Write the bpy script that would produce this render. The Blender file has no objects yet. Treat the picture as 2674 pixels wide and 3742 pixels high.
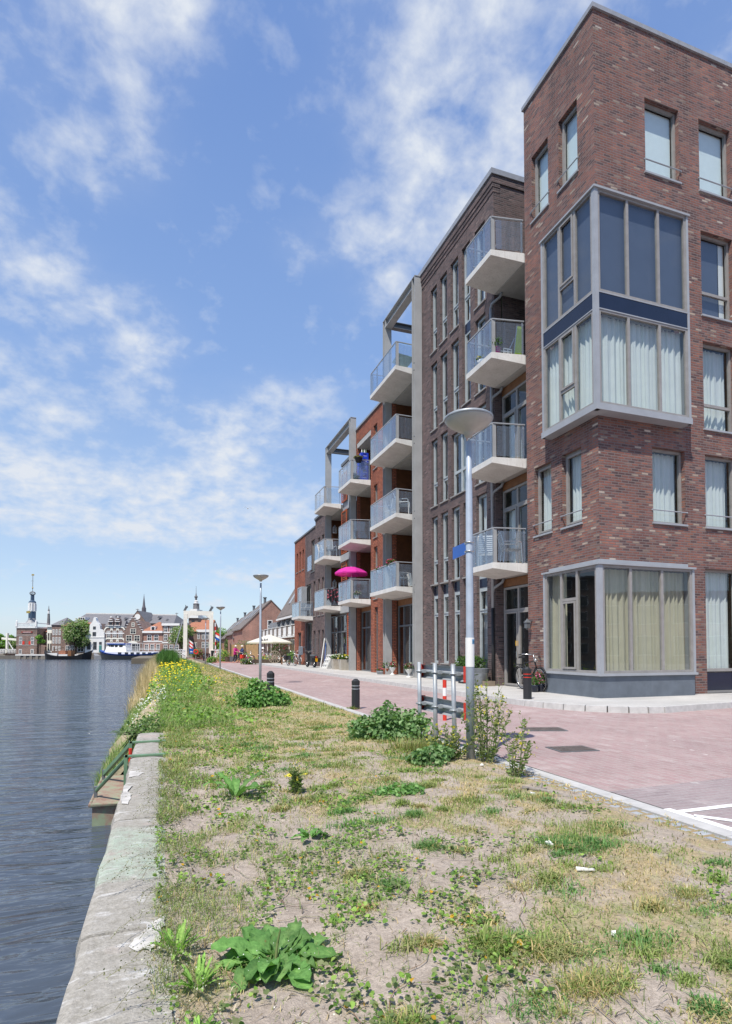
import bpy, math, random
import numpy as np
from mathutils import Vector, Matrix
random.seed(7)
rng = np.random.default_rng(7)
S = bpy.context.scene
COL = S.collection
R = math.radians
ORG = {}

# ------------------------------------------------------------------ objects
def org_of(o):
    while o is not None:
        if o.name in ORG:
            return ORG[o.name]
        o = o.parent
    return Vector((0, 0, 0))

def tag(o, label=None, cat=None, group=None, kind=None):
    if label: o['label'] = label
    if cat: o['category'] = cat
    if group: o['group'] = group
    if kind: o['kind'] = kind
    return o

def thing(name, label, cat, loc=(0, 0, 0), rz=0.0, group=None, local=False):
    o = bpy.data.objects.new(name, None)
    COL.objects.link(o)
    o.location = loc
    o.rotation_euler = (0, 0, rz)
    o.empty_display_size = .1
    ORG[o.name] = Vector((0, 0, 0)) if local else Vector(loc)
    return tag(o, label, cat, group)

def copy_tree(o, parent=None):
    c = o.copy()
    COL.objects.link(c)
    if parent is not None:
        c.parent = parent
    for ch in list(o.children):
        copy_tree(ch, c)
    return c

class MB:
    def __init__(s):
        s.v, s.f, s.m, s.cm = [], [], [], 0
    def mat(s, i):
        s.cm = i
        return s
    def add(s, vs, fs):
        n = len(s.v)
        s.v.extend(tuple(v) for v in vs)
        for f in fs:
            s.f.append(tuple(n + i for i in f))
            s.m.append(s.cm)
        return s
    def box(s, x0, x1, y0, y1, z0, z1):
        return s.add([(x0, y0, z0), (x1, y0, z0), (x1, y1, z0), (x0, y1, z0), (x0, y0, z1), (x1, y0, z1), (x1, y1, z1), (x0, y1, z1)],
                     [(0, 3, 2, 1), (4, 5, 6, 7), (0, 1, 5, 4), (1, 2, 6, 5), (2, 3, 7, 6), (3, 0, 4, 7)])
    def hexa(s, p):
        return s.add(p, [(0, 3, 2, 1), (4, 5, 6, 7), (0, 1, 5, 4), (1, 2, 6, 5), (2, 3, 7, 6), (3, 0, 4, 7)])
    def bar(s, p, q, w, h, up=(0, 0, 1)):
        p, q = Vector(p), Vector(q)
        d = (q - p).normalized()
        up = Vector(up)
        if abs(d.dot(up)) > .98: up = Vector((0, 1, 0))
        a = d.cross(up).normalized() * (w / 2)
        b = a.cross(d).normalized() * (h / 2)
        return s.hexa([p - a - b, p + a - b, q + a - b, q - a - b, p - a + b, p + a + b, q + a + b, q - a + b])
    def tube(s, pts, r, n=8, cap=True):
        pts = [Vector(p) for p in pts]
        k = len(pts)
        rs = r if isinstance(r, (list, tuple)) else [r] * k
        base = len(s.v)
        prev = None
        for i, p in enumerate(pts):
            d = (pts[min(i + 1, k - 1)] - pts[max(i - 1, 0)]).normalized()
            if prev is None:
                u = Vector((0, 0, 1)) if abs(d.z) < .9 else Vector((1, 0, 0))
                a = d.cross(u).normalized()
            else:
                a = (prev - d * prev.dot(d)).normalized()
            prev = a
            b = d.cross(a)
            for j in range(n):
                t = 2 * math.pi * j / n
                s.v.append(tuple(p + (a * math.cos(t) + b * math.sin(t)) * rs[i]))
        for i in range(k - 1):
            for j in range(n):
                s.f.append((base + i * n + j, base + i * n + (j + 1) % n, base + (i + 1) * n + (j + 1) % n, base + (i + 1) * n + j))
                s.m.append(s.cm)
        if cap:
            s.f.append(tuple(base + j for j in reversed(range(n)))); s.m.append(s.cm)
            s.f.append(tuple(base + (k - 1) * n + j for j in range(n))); s.m.append(s.cm)
        return s
    def lathe(s, prof, c=(0, 0, 0), n=20, sx=1, sy=1, ph=0):
        base = len(s.v)
        for r, z in prof:
            for j in range(n):
                t = 2 * math.pi * (j + ph) / n
                s.v.append((c[0] + r * sx * math.cos(t), c[1] + r * sy * math.sin(t), c[2] + z))
        k = len(prof)
        for i in range(k - 1):
            for j in range(n):
                s.f.append((base + i * n + j, base + i * n + (j + 1) % n, base + (i + 1) * n + (j + 1) % n, base + (i + 1) * n + j))
                s.m.append(s.cm)
        s.f.append(tuple(base + j for j in reversed(range(n)))); s.m.append(s.cm)
        s.f.append(tuple(base + (k - 1) * n + j for j in range(n))); s.m.append(s.cm)
        return s
    def sphere(s, c, r, n=10, sc=(1, 1, 1)):
        base = len(s.v)
        m = max(4, n // 2)
        for i in range(m + 1):
            ph = math.pi * i / m
            for j in range(n):
                t = 2 * math.pi * j / n
                s.v.append((c[0] + r * sc[0] * math.sin(ph) * math.cos(t), c[1] + r * sc[1] * math.sin(ph) * math.sin(t), c[2] - r * sc[2] * math.cos(ph)))
        for i in range(m):
            for j in range(n):
                s.f.append((base + i * n + j, base + i * n + (j + 1) % n, base + (i + 1) * n + (j + 1) % n, base + (i + 1) * n + j))
                s.m.append(s.cm)
        return s
    def prism(s, poly, vec):
        n = len(poly)
        vec = Vector(vec)
        vs = [Vector(p) for p in poly] + [Vector(p) + vec for p in poly]
        fs = [tuple(range(n))[::-1], tuple(range(n, 2 * n))]
        fs += [(i, (i + 1) % n, n + (i + 1) % n, n + i) for i in range(n)]
        return s.add(vs, fs)
    def torus(s, c, R0, r, n=28, m=6, axis='y'):
        base = len(s.v)
        for i in range(n):
            t = 2 * math.pi * i / n
            for j in range(m):
                p = 2 * math.pi * j / m
                rr = R0 + r * math.cos(p)
                w = r * math.sin(p)
                q = {'y': (rr * math.cos(t), w, rr * math.sin(t)), 'x': (w, rr * math.cos(t), rr * math.sin(t)), 'z': (rr * math.cos(t), rr * math.sin(t), w)}[axis]
                s.v.append((c[0] + q[0], c[1] + q[1], c[2] + q[2]))
        for i in range(n):
            for j in range(m):
                s.f.append((base + i * m + j, base + ((i + 1) % n) * m + j, base + ((i + 1) % n) * m + (j + 1) % m, base + i * m + (j + 1) % m))
                s.m.append(s.cm)
        return s
    def build(s, name, mats, parent=None, smooth=False, at=None, label=None, uv=True):
        if not isinstance(mats, (list, tuple)): mats = [mats]
        off = org_of(parent) if parent is not None else (Vector(at) if at is not None else Vector((0, 0, 0)))
        vs = np.array(s.v, dtype=np.float64).reshape(-1, 3)
        me = bpy.data.meshes.new(name)
        me.from_pydata([tuple(p) for p in (vs - np.array(off))], [], s.f)
        for m in mats: me.materials.append(m)
        if len(mats) > 1:
            me.polygons.foreach_set('material_index', s.m)
        if smooth:
            me.polygons.foreach_set('use_smooth', [True] * len(s.f))
        if uv: box_uv(me, off)
        me.update()
        o = bpy.data.objects.new(name, me)
        COL.objects.link(o)
        if parent is not None: o.parent = parent
        elif at is not None: o.location = at
        if label: o['label'] = label
        return o

def box_uv(me, off):
    nl = len(me.loops)
    if nl == 0: return
    uvl = me.uv_layers.new(name='UVMap')
    co = np.empty(len(me.vertices) * 3, dtype=np.float32); me.vertices.foreach_get('co', co)
    co = co.reshape(-1, 3) + np.array(off, dtype=np.float32)
    vi = np.empty(nl, dtype=np.int32); me.loops.foreach_get('vertex_index', vi)
    nf = len(me.polygons)
    lt = np.empty(nf, dtype=np.int32); me.polygons.foreach_get('loop_total', lt)
    no = np.empty(nf * 3, dtype=np.float32); me.polygons.foreach_get('normal', no)
    no = np.abs(no.reshape(-1, 3))
    dom = np.repeat(np.argmax(no, axis=1), lt)
    P = co[vi]
    u = np.where(dom == 0, P[:, 1], P[:, 0])
    v = np.where(dom == 2, P[:, 1], P[:, 2])
    uvl.data.foreach_set('uv', np.stack([u, v], 1).astype(np.float32).ravel())

def np_mesh(name, V, F, mats, col=None, smooth=False, parent=None):
    """big mesh from arrays; F (n,3) or (n,4)"""
    me = bpy.data.meshes.new(name)
    V = np.asarray(V, dtype=np.float32); F = np.asarray(F, dtype=np.int32)
    k = F.shape[1]
    me.vertices.add(len(V)); me.vertices.foreach_set('co', V.ravel())
    me.loops.add(F.size); me.loops.foreach_set('vertex_index', F.ravel())
    me.polygons.add(len(F))
    me.polygons.foreach_set('loop_start', np.arange(0, F.size, k, dtype=np.int32))
    me.polygons.foreach_set('loop_total', np.full(len(F), k, dtype=np.int32))
    if smooth: me.polygons.foreach_set('use_smooth', np.ones(len(F), dtype=bool))
    if col is not None:
        a = me.color_attributes.new('tint', 'FLOAT_COLOR', 'POINT')
        c = np.concatenate([np.asarray(col, dtype=np.float32), np.ones((len(V), 1), dtype=np.float32)], 1)
        a.data.foreach_set('color', c.ravel())
    for m in (mats if isinstance(mats, (list, tuple)) else [mats]): me.materials.append(m)
    me.update(); me.validate()
    o = bpy.data.objects.new(name, me)
    COL.objects.link(o)
    if parent is not None: o.parent = parent
    return o

# ------------------------------------------------------------------ materials
def newmat(name):
    m = bpy.data.materials.new(name); m.use_nodes = True
    nt = m.node_tree
    return m, nt, nt.nodes['Principled BSDF'], nt.nodes['Material Output']

def N(nt, t, **kw):
    n = nt.nodes.new(t)
    for k, v in kw.items():
        if k.startswith('i_'):
            n.inputs[k[2:].replace('_', ' ')].default_value = v
        else:
            setattr(n, k, v)
    return n

def ramp(nt, stops, interp='LINEAR'):
    n = nt.nodes.new('ShaderNodeValToRGB'); n.color_ramp.interpolation = interp
    el = n.color_ramp.elements
    while len(el) < len(stops): el.new(.5)
    for e, (p, c) in zip(el, stops):
        e.position = p; e.color = (*c, 1) if len(c) == 3 else c
    return n

def uvco(nt, scale=(1, 1, 1)):
    t = N(nt, 'ShaderNodeTexCoord'); mp = N(nt, 'ShaderNodeMapping')
    mp.inputs['Scale'].default_value = scale
    nt.links.new(t.outputs['UV'], mp.inputs['Vector'])
    return mp.outputs['Vector']

def objco(nt, scale=(1, 1, 1)):
    t = N(nt, 'ShaderNodeNewGeometry'); mp = N(nt, 'ShaderNodeMapping')
    mp.inputs['Scale'].default_value = scale
    nt.links.new(t.outputs['Position'], mp.inputs['Vector'])
    return mp.outputs['Vector']

def mix(nt, a, b, fac, mode='MIX'):
    n = nt.nodes.new('ShaderNodeMix'); n.data_type = 'RGBA'; n.blend_type = mode
    for sock, val in ((n.inputs[0], fac), (n.inputs[6], a), (n.inputs[7], b)):
        if hasattr(val, 'is_linked'): nt.links.new(val, sock)
        elif isinstance(val, (int, float)): sock.default_value = val
        else: sock.default_value = (*val, 1)
    return n.outputs[2]

def noise(nt, vec, scale, detail=4, rough=.55, dist=0):
    n = N(nt, 'ShaderNodeTexNoise'); n.inputs['Scale'].default_value = scale
    n.inputs['Detail'].default_value = detail; n.inputs['Roughness'].default_value = rough; n.inputs['Distortion'].default_value = dist
    if vec is not None: nt.links.new(vec, n.inputs['Vector'])
    return n.outputs['Fac']

def rangef(nt, v, a, b, c=0., d=1.):
    n = N(nt, 'ShaderNodeMapRange'); n.clamp = True
    nt.links.new(v, n.inputs[0])
    for i, x in enumerate((a, b, c, d)): n.inputs[i + 1].default_value = x
    return n.outputs[0]

def bump(nt, bsdf, h, strength=.3, dist=.01):
    b = N(nt, 'ShaderNodeBump'); b.inputs['Strength'].default_value = strength; b.inputs['Distance'].default_value = dist
    nt.links.new(h, b.inputs['Height']); nt.links.new(b.outputs['Normal'], bsdf.inputs['Normal'])

def plain(name, col, rough=.55, metal=0, var=.12, vscale=6, spec=.4, bmp=0):
    m, nt, b, o = newmat(name)
    v = noise(nt, objco(nt), vscale, 5, .6)
    d = tuple(c * (1 - var) for c in col); l = tuple(min(1, c * (1 + var)) for c in col)
    nt.links.new(mix(nt, d, l, rangef(nt, v, .3, .7)), b.inputs['Base Color'])
    b.inputs['Roughness'].default_value = rough; b.inputs['Metallic'].default_value = metal
    b.inputs['Specular IOR Level'].default_value = spec
    if bmp: bump(nt, b, noise(nt, objco(nt), 60, 3), bmp, .004)
    return m

def brick(name, stops, mortar, bw=.215, rh=.0667, ms=.012, rough=.85, strip=.1):
    m, nt, b, o = newmat(name)
    uv = uvco(nt)
    t = N(nt, 'ShaderNodeTexBrick'); t.offset = .5
    t.inputs['Color1'].default_value = (0, 0, 0, 1); t.inputs['Color2'].default_value = (1, 1, 1, 1); t.inputs['Mortar'].default_value = (.5, .5, .5, 1)
    t.inputs['Scale'].default_value = 1; t.inputs['Mortar Size'].default_value = ms; t.inputs['Mortar Smooth'].default_value = .3
    t.inputs['Brick Width'].default_value = bw; t.inputs['Row Height'].default_value = rh
    nt.links.new(uv, t.inputs['Vector'])
    rp = ramp(nt, stops)
    nt.links.new(t.outputs['Color'], rp.inputs['Fac'])
    big = noise(nt, uv, .8, 4, .6)
    fine = noise(nt, uv, 45, 3, .7)
    c = mix(nt, rp.outputs['Color'], (.5, .5, .5), strip, 'OVERLAY')
    n1 = mix(nt, (.72, .72, .74), (1.25, 1.2, 1.18), rangef(nt, big, .3, .7))
    c = mix(nt, c, n1, 1.0, 'MULTIPLY')
    mp2 = N(nt, 'ShaderNodeMapping'); mp2.inputs['Scale'].default_value = (3.0, .16, 1); nt.links.new(uv, mp2.inputs['Vector'])
    stk = noise(nt, mp2.outputs['Vector'], 1.0, 5, .65)
    c = mix(nt, c, mix(nt, (.74, .73, .73), (1.12, 1.12, 1.12), rangef(nt, stk, .36, .56)), .65, 'MULTIPLY')
    n2 = mix(nt, (.75, .75, .75), (1.2, 1.2, 1.2), rangef(nt, fine, .3, .7))
    c = mix(nt, c, n2, .8, 'MULTIPLY')
    c = mix(nt, c, mortar, t.outputs['Fac'])
    nt.links.new(c, b.inputs['Base Color'])
    b.inputs['Roughness'].default_value = rough; b.inputs['Specular IOR Level'].default_value = .25
    inv = N(nt, 'ShaderNodeMath', operation='SUBTRACT'); inv.inputs[0].default_value = 1
    nt.links.new(t.outputs['Fac'], inv.inputs[1])
    ad = N(nt, 'ShaderNodeMath', operation='MULTIPLY_ADD'); nt.links.new(fine, ad.inputs[0]); ad.inputs[1].default_value = .35
    nt.links.new(inv.outputs[0], ad.inputs[2])
    bump(nt, b, ad.outputs[0], .8, .008)
    return m

def glass(name, tint=(.82, .88, .9), refl=1.0, base=.06, rough=0.0, body=None, bodyf=0):
    m = bpy.data.materials.new(name); m.use_nodes = True
    nt = m.node_tree; nt.nodes.clear()
    out = N(nt, 'ShaderNodeOutputMaterial')
    tr = N(nt, 'ShaderNodeBsdfTransparent'); tr.inputs['Color'].default_value = (*tint, 1)
    gl = N(nt, 'ShaderNodeBsdfGlossy'); gl.inputs['Roughness'].default_value = rough; gl.inputs['Color'].default_value = (.95, .97, 1, 1)
    ge = N(nt, 'ShaderNodeNewGeometry'); dt = N(nt, 'ShaderNodeVectorMath', operation='DOT_PRODUCT')
    nt.links.new(ge.outputs['Normal'], dt.inputs[0]); nt.links.new(ge.outputs['Incoming'], dt.inputs[1])
    ab = N(nt, 'ShaderNodeMath', operation='ABSOLUTE'); nt.links.new(dt.outputs['Value'], ab.inputs[0])
    om = N(nt, 'ShaderNodeMath', operation='SUBTRACT'); om.inputs[0].default_value = 1; nt.links.new(ab.outputs[0], om.inputs[1])
    pw = N(nt, 'ShaderNodeMath', operation='POWER'); nt.links.new(om.outputs[0], pw.inputs[0]); pw.inputs[1].default_value = 4.2
    ma = N(nt, 'ShaderNodeMath', operation='MULTIPLY_ADD'); ma.use_clamp = True
    ma.inputs[1].default_value = .9 * refl; ma.inputs[2].default_value = base
    nt.links.new(pw.outputs[0], ma.inputs[0])
    # slightly uneven panes
    bn = N(nt, 'ShaderNodeBump'); bn.inputs['Strength'].default_value = .05; bn.inputs['Distance'].default_value = .02
    nt.links.new(noise(nt, objco(nt), 1.3, 2), bn.inputs['Height']); nt.links.new(bn.outputs[0], gl.inputs['Normal'])
    src = tr.outputs[0]
    if body:
        df = N(nt, 'ShaderNodeBsdfDiffuse'); df.inputs['Color'].default_value = (*body, 1)
        m0 = N(nt, 'ShaderNodeMixShader'); m0.inputs[0].default_value = bodyf
        nt.links.new(tr.outputs[0], m0.inputs[1]); nt.links.new(df.outputs[0], m0.inputs[2]); src = m0.outputs[0]
    mx = N(nt, 'ShaderNodeMixShader')
    nt.links.new(ma.outputs[0], mx.inputs[0]); nt.links.new(src, mx.inputs[1]); nt.links.new(gl.outputs[0], mx.inputs[2])
    nt.links.new(mx.outputs[0], out.inputs['Surface'])
    return m

def leafmat(name, rough=.5, trans=.25, tintmul=(1, 1, 1), const=None):
    """foliage: colour from the per-leaf tint attribute, a little light passes through"""
    m = bpy.data.materials.new(name); m.use_nodes = True
    nt = m.node_tree; nt.nodes.clear()
    out = N(nt, 'ShaderNodeOutputMaterial')
    if const is None:
        at = N(nt, 'ShaderNodeAttribute'); at.attribute_name = 'tint'
        c = mix(nt, at.outputs['Color'], tintmul, 1.0, 'MULTIPLY')
    else:
        c = mix(nt, tuple(x * .96 for x in const), tuple(min(.9, x * 1.04) for x in const), rangef(nt, noise(nt, objco(nt), 3, 3), .3, .7))
    p = N(nt, 'ShaderNodeBsdfPrincipled'); p.inputs['Roughness'].default_value = rough; p.inputs['Specular IOR Level'].default_value = .2
    nt.links.new(c, p.inputs['Base Color'])
    t = N(nt, 'ShaderNodeBsdfTranslucent'); nt.links.new(mix(nt, c, (1.1, 1.25, .6), 1.0, 'MULTIPLY'), t.inputs['Color'])
    mx = N(nt, 'ShaderNodeMixShader'); mx.inputs[0].default_value = trans
    nt.links.new(p.outputs[0], mx.inputs[1]); nt.links.new(t.outputs[0], mx.inputs[2]); nt.links.new(mx.outputs[0], out.inputs['Surface'])
    return m

M = {}
TB = [(0, (.095, .065, .065)), (.18, (.14, .08, .075)), (.34, (.21, .098, .08)), (.5, (.255, .11, .084)), (.66, (.175, .10, .09)), (.82, (.285, .128, .09)), (.94, (.225, .15, .125)), (.975, (.33, .26, .20)), (1, (.48, .42, .36))]
M['brick_tower'] = brick('brick_red_brown', TB, (.19, .155, .145))
BB = [(0, (.07, .055, .057)), (.25, (.115, .083, .08)), (.55, (.165, .112, .104)), (.8, (.135, .092, .09)), (1, (.225, .165, .15))]
M['brick_brown'] = brick('brick_dark_brown', BB, (.14, .122, .118))
OB = [(0, (.28, .085, .05)), (.4, (.40, .125, .068)), (.75, (.46, .155, .085)), (1, (.34, .11, .07))]
M['brick_orange'] = brick('brick_orange', OB, (.12, .07, .055), rh=.075, ms=.016)
PB = [(0, (.17, .115, .10)), (.3, (.22, .15, .125)), (.6, (.26, .17, .14)), (1, (.31, .20, .155))]
M['brick_old'] = brick('brick_old_town', PB, (.2, .17, .15), bw=.4, rh=.13, ms=.02)
M['brick_house'] = brick('brick_house', [(0, (.33, .165, .12)), (.5, (.40, .205, .15)), (1, (.36, .18, .135))], (.36, .27, .23), bw=.4, rh=.13, ms=.02)
M['frame'] = plain('painted_grey_frame', (.29, .275, .26), .45)
M['frame_dark'] = plain('painted_slate_frame', (.13, .14, .15), .45)
M['alu'] = plain('grey_blue_cladding', (.335, .35, .37), .42, .0, .08, 3)
M['coping'] = plain('roof_coping', (.30, .31, .33), .4)
M['steel'] = plain('painted_steel', (.36, .365, .365), .5, 0, .1, 2)
M['steel_dk'] = plain('slate_steel', (.115, .125, .135), .5)
M['conc'] = plain('balcony_concrete', (.68, .665, .635), .8, 0, .1, 2.5, .3, .15)
def m_conc():
    m, nt, b, o = newmat('balcony_concrete')
    P = objco(nt)
    c = mix(nt, (.60, .585, .55), (.74, .725, .69), rangef(nt, noise(nt, P, 2.2, 5, .6), .3, .7))
    st = noise(nt, objco(nt, (5, 5, .35)), 3.0, 5, .65)
    c = mix(nt, c, (.40, .37, .32), rangef(nt, st, .55, .72, 0, .55))
    c = mix(nt, c, mix(nt, (.85, .85, .85), (1.1, 1.1, 1.1), rangef(nt, noise(nt, P, 40, 3, .7), .3, .7)), .8, 'MULTIPLY')
    nt.links.new(c, b.inputs['Base Color']); b.inputs['Roughness'].default_value = .85; b.inputs['Specular IOR Level'].default_value = .25
    bump(nt, b, noise(nt, P, 60, 3), .15, .004)
    return m
M['conc'] = m_conc()
M['navy'] = plain('navy_panel', (.012, .018, .04), .2, 0, .1, 3, .5)
M['plinth'] = plain('blue_grey_stone_plinth', (.125, .145, .17), .55, 0, .16, 3)
M['black'] = plain('black_plastic', (.022, .023, .025), .5)
M['wood'] = plain('brown_wood_cladding', (.115, .042, .016), .6, 0, .25, 5)
M['woodor'] = plain('warm_wood_fascia', (.22, .10, .042), .6, 0, .2, 6)
M['louvre'] = plain('orange_wood_louvre', (.36, .085, .03), .55, 0, .15, 5)
M['white'] = plain('white_paint', (.78, .77, .74), .5, 0, .05, 2)
M['cream'] = plain('cream_paint', (.84, .81, .70), .5, 0, .05, 2)
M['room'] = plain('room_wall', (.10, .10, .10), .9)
M['soffit'] = plain('loggia_soffit', (.45, .44, .42), .85)
M['galv'] = plain('galvanised_steel', (.33, .355, .375), .42, .2, .18, 8)
M['galvp'] = plain('galvanised_pole', (.40, .45, .515), .38, .15, .12, 5)
M['red'] = plain('red_paint', (.62, .045, .025), .45, 0, .06)
M['blue'] = plain('blue_enamel', (.012, .10, .42), .3, 0, .06)
M['crate'] = plain('blue_crate', (.015, .055, .55), .45, 0, .08)
M['rubber'] = plain('tyre_rubber', (.02, .02, .022), .7)
M['chrome'] = plain('bright_metal', (.6, .6, .6), .25, .9, .06)
M['lampbowl'] = plain('opal_lamp_bowl', (.44, .43, .40), .35, 0, .1, 6, .5)
M['blind'] = plain('white_blind', (.74, .82, .82), .8, 0, .03)
M['screen'] = plain('blue_sun_screen', (.08, .098, .145), .6, 0, .06, 2)
M['green'] = plain('faded_green_paint', (.14, .24, .14), .55, 0, .2, 9)
M['skin'] = plain('skin', (.55, .32, .23), .5)
M['terra'] = plain('terracotta', (.36, .12, .06), .8)
M['gold'] = plain('gilding', (.6, .42, .12), .3, .8)
M['slate'] = plain('slate_roof', (.17, .165, .17), .75, 0, .2, 2)
M['tile_or'] = plain('orange_roof_tile', (.34, .145, .085), .8, 0, .25, 3)
M['tile_br'] = plain('brown_roof_tile', (.17, .145, .13), .8, 0, .22, 3)
M['winglass_far'] = plain('dark_window', (.035, .042, .05), .12, 0, .3, 2, .6)
M['pane'] = glass('window_pane', (.91, .95, .95), 1.0, .07)
M['slotframe'] = plain('pale_blue_grey_frame', (.40, .44, .45), .4)
M['pane_slot'] = glass('slot_window_pane', (.92, .95, .96), 1.15, .12)
M['pane_dark'] = glass('window_pane_tinted', (.55, .62, .66), 1.0, .06)
M['panel'] = glass('balustrade_glass', (.86, .91, .95), 1.1, .05, 0, (.50, .56, .66), .09)  # bluish diffuse share paints reflected sky into the glass colour

def m_curtain():
    m = leafmat('curtain', .85, .3, const=(.82, .86, .86)); return m
M['curtain'] = m_curtain()
M['curtain_ecru'] = leafmat('ecru_curtain', .85, .3, const=(.62, .58, .46))
M['leaf'] = leafmat('leaf', .5, .4)
M['leaf_gloss'] = leafmat('dock_leaf', .55, .3)
def _blotch(m):
    nt = m.node_tree; p = [n for n in nt.nodes if n.type == 'BSDF_PRINCIPLED'][0]; t = [n for n in nt.nodes if n.type == 'BSDF_TRANSLUCENT'][0]
    src = p.inputs['Base Color'].links[0].from_socket
    P = objco(nt)
    c = mix(nt, src, mix(nt, (.55, .6, .55), (1.35, 1.28, 1.25), rangef(nt, noise(nt, P, 38, 5, .7), .3, .7)), .9, 'MULTIPLY')
    c = mix(nt, c, (.24, .15, .06), rangef(nt, noise(nt, P, 24, 4, .65), .66, .74, 0, .8))
    nt.links.new(c, p.inputs['Base Color'])
    bump(nt, p, noise(nt, P, 70, 3, .6), .7, .008)
_blotch(M['leaf_gloss'])
M['grass'] = leafmat('grass_blades', .6, .3)
M['flower'] = leafmat('petals', .6, .35)
M['bark'] = plain('bark', (.10, .075, .055), .9, 0, .3, 8)
# ------------------------------------------------------------------ noise helpers
def _hash(ix, iy, sd):
    h = (ix.astype(np.int64) * 374761393 + iy.astype(np.int64) * 668265263 + sd * 1442695041) & 0x7fffffff
    h = ((h ^ (h >> 13)) * 1274126177) & 0x7fffffff
    return ((h ^ (h >> 16)) & 0xffff) / 65535.0

def vn(x, y, sd=0):
    x = np.asarray(x, float); y = np.asarray(y, float)
    ix = np.floor(x); iy = np.floor(y); fx = x - ix; fy = y - iy
    fx = fx * fx * (3 - 2 * fx); fy = fy * fy * (3 - 2 * fy)
    a = _hash(ix, iy, sd); b = _hash(ix + 1, iy, sd); c = _hash(ix, iy + 1, sd); d = _hash(ix + 1, iy + 1, sd)
    return (a * (1 - fx) + b * fx) * (1 - fy) + (c * (1 - fx) + d * fx) * fy

def fbm(x, y, sd=0, o=4):
    t = 0; a = .5; s = 0
    for i in range(o):
        t = t + a * vn(np.asarray(x) * 2 ** i, np.asarray(y) * 2 ** i, sd + i); s += a; a *= .55
    return t / s

def sst(a, b, x):
    t = np.clip((np.asarray(x, float) - a) / (b - a), 0, 1)
    return t * t * (3 - 2 * t)

KX = 3.78      # grass / road kerb line
def bank_h(x, y):
    x = np.asarray(x, float); y = np.asarray(y, float)
    e = sst(.05, .35, x) * (1 - sst(3.2, 3.7, x))
    return (fbm(x * 2.2, y * 2.2, 3) - .45) * .07 * e + (fbm(x * 14, y * 14, 9, 3) - .5) * .018 * e + .035 * e * sst(.5, 1.8, x) + .014 * (1 - sst(.1, .3, x))

def turf_mask(x, y):
    n = fbm(x * 1.35, y * .9, 21, 4)
    x = np.asarray(x, float); y = np.asarray(y, float)
    bias = -.10 + .16 * sst(.3, 2.2, x) + .24 * sst(4.0, 9, y) - .10 * (1 - sst(1.2, 2.0, x)) * (1 - sst(3, 6, y))
    return sst(.40, .60, n + bias) * (.34 + .66 * np.maximum(sst(.42, .56, fbm(x * 4.2, y * 3.0, 63, 3)), sst(5, 10, y)))

def cover_mask(x, y):
    n = fbm(x * 1.5 + 7, y * 1.2 + 3, 51, 4)
    x = np.asarray(x, float); y = np.asarray(y, float)
    bias = .17 - .20 * sst(.7, 2.0, x - .05 * np.clip(y - 4, 0, 20)) + .05 * sst(5, 9, y) - .06 * sst(.5, .1, x) * 0
    return sst(.46, .62, n + bias)

# ------------------------------------------------------------------ ground materials
def m_soil():
    m, nt, b, o = newmat('sandy_soil')
    P = objco(nt)
    at = N(nt, 'ShaderNodeAttribute'); at.attribute_name = 'tint'
    sx = N(nt, 'ShaderNodeSeparateColor'); nt.links.new(at.outputs['Color'], sx.inputs[0])
    n1 = noise(nt, P, 5, 6, .65); n2 = noise(nt, P, 38, 4, .7); n3 = noise(nt, P, 150, 3, .7)
    sand = mix(nt, (.36, .30, .245), (.51, .435, .365), rangef(nt, n1, .3, .7))
    sand = mix(nt, sand, mix(nt, (.68, .67, .66), (1.2, 1.2, 1.19), rangef(nt, n2, .33, .66)), .75, 'MULTIPLY')
    sand = mix(nt, sand, mix(nt, (.68, .68, .68), (1.25, 1.25, 1.25), rangef(nt, n3, .3, .7)), .6, 'MULTIPLY')
    straw = mix(nt, (.36, .27, .135), (.52, .42, .24), rangef(nt, n2, .3, .7))
    moss = mix(nt, (.19, .20, .08), (.31, .31, .14), rangef(nt, n2, .3, .7))
    th = mix(nt, straw, moss, rangef(nt, n1, .46, .66))
    th = mix(nt, th, (.5, .5, .5), .0)
    f = N(nt, 'ShaderNodeMath', operation='ADD'); nt.links.new(sx.outputs[0], f.inputs[0])
    q = rangef(nt, n2, .2, .8, -.35, .35); nt.links.new(q, f.inputs[1])
    c = mix(nt, sand, th, rangef(nt, f.outputs[0], .30, .95, 0, .72))
    nt.links.new(c, b.inputs['Base Color']); b.inputs['Roughness'].default_value = .95; b.inputs['Specular IOR Level'].default_value = .1
    hs = mix(nt, n2, n3, .5)
    bump(nt, b, hs, .8, .022)
    return m
M['soil'] = m_soil()

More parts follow.
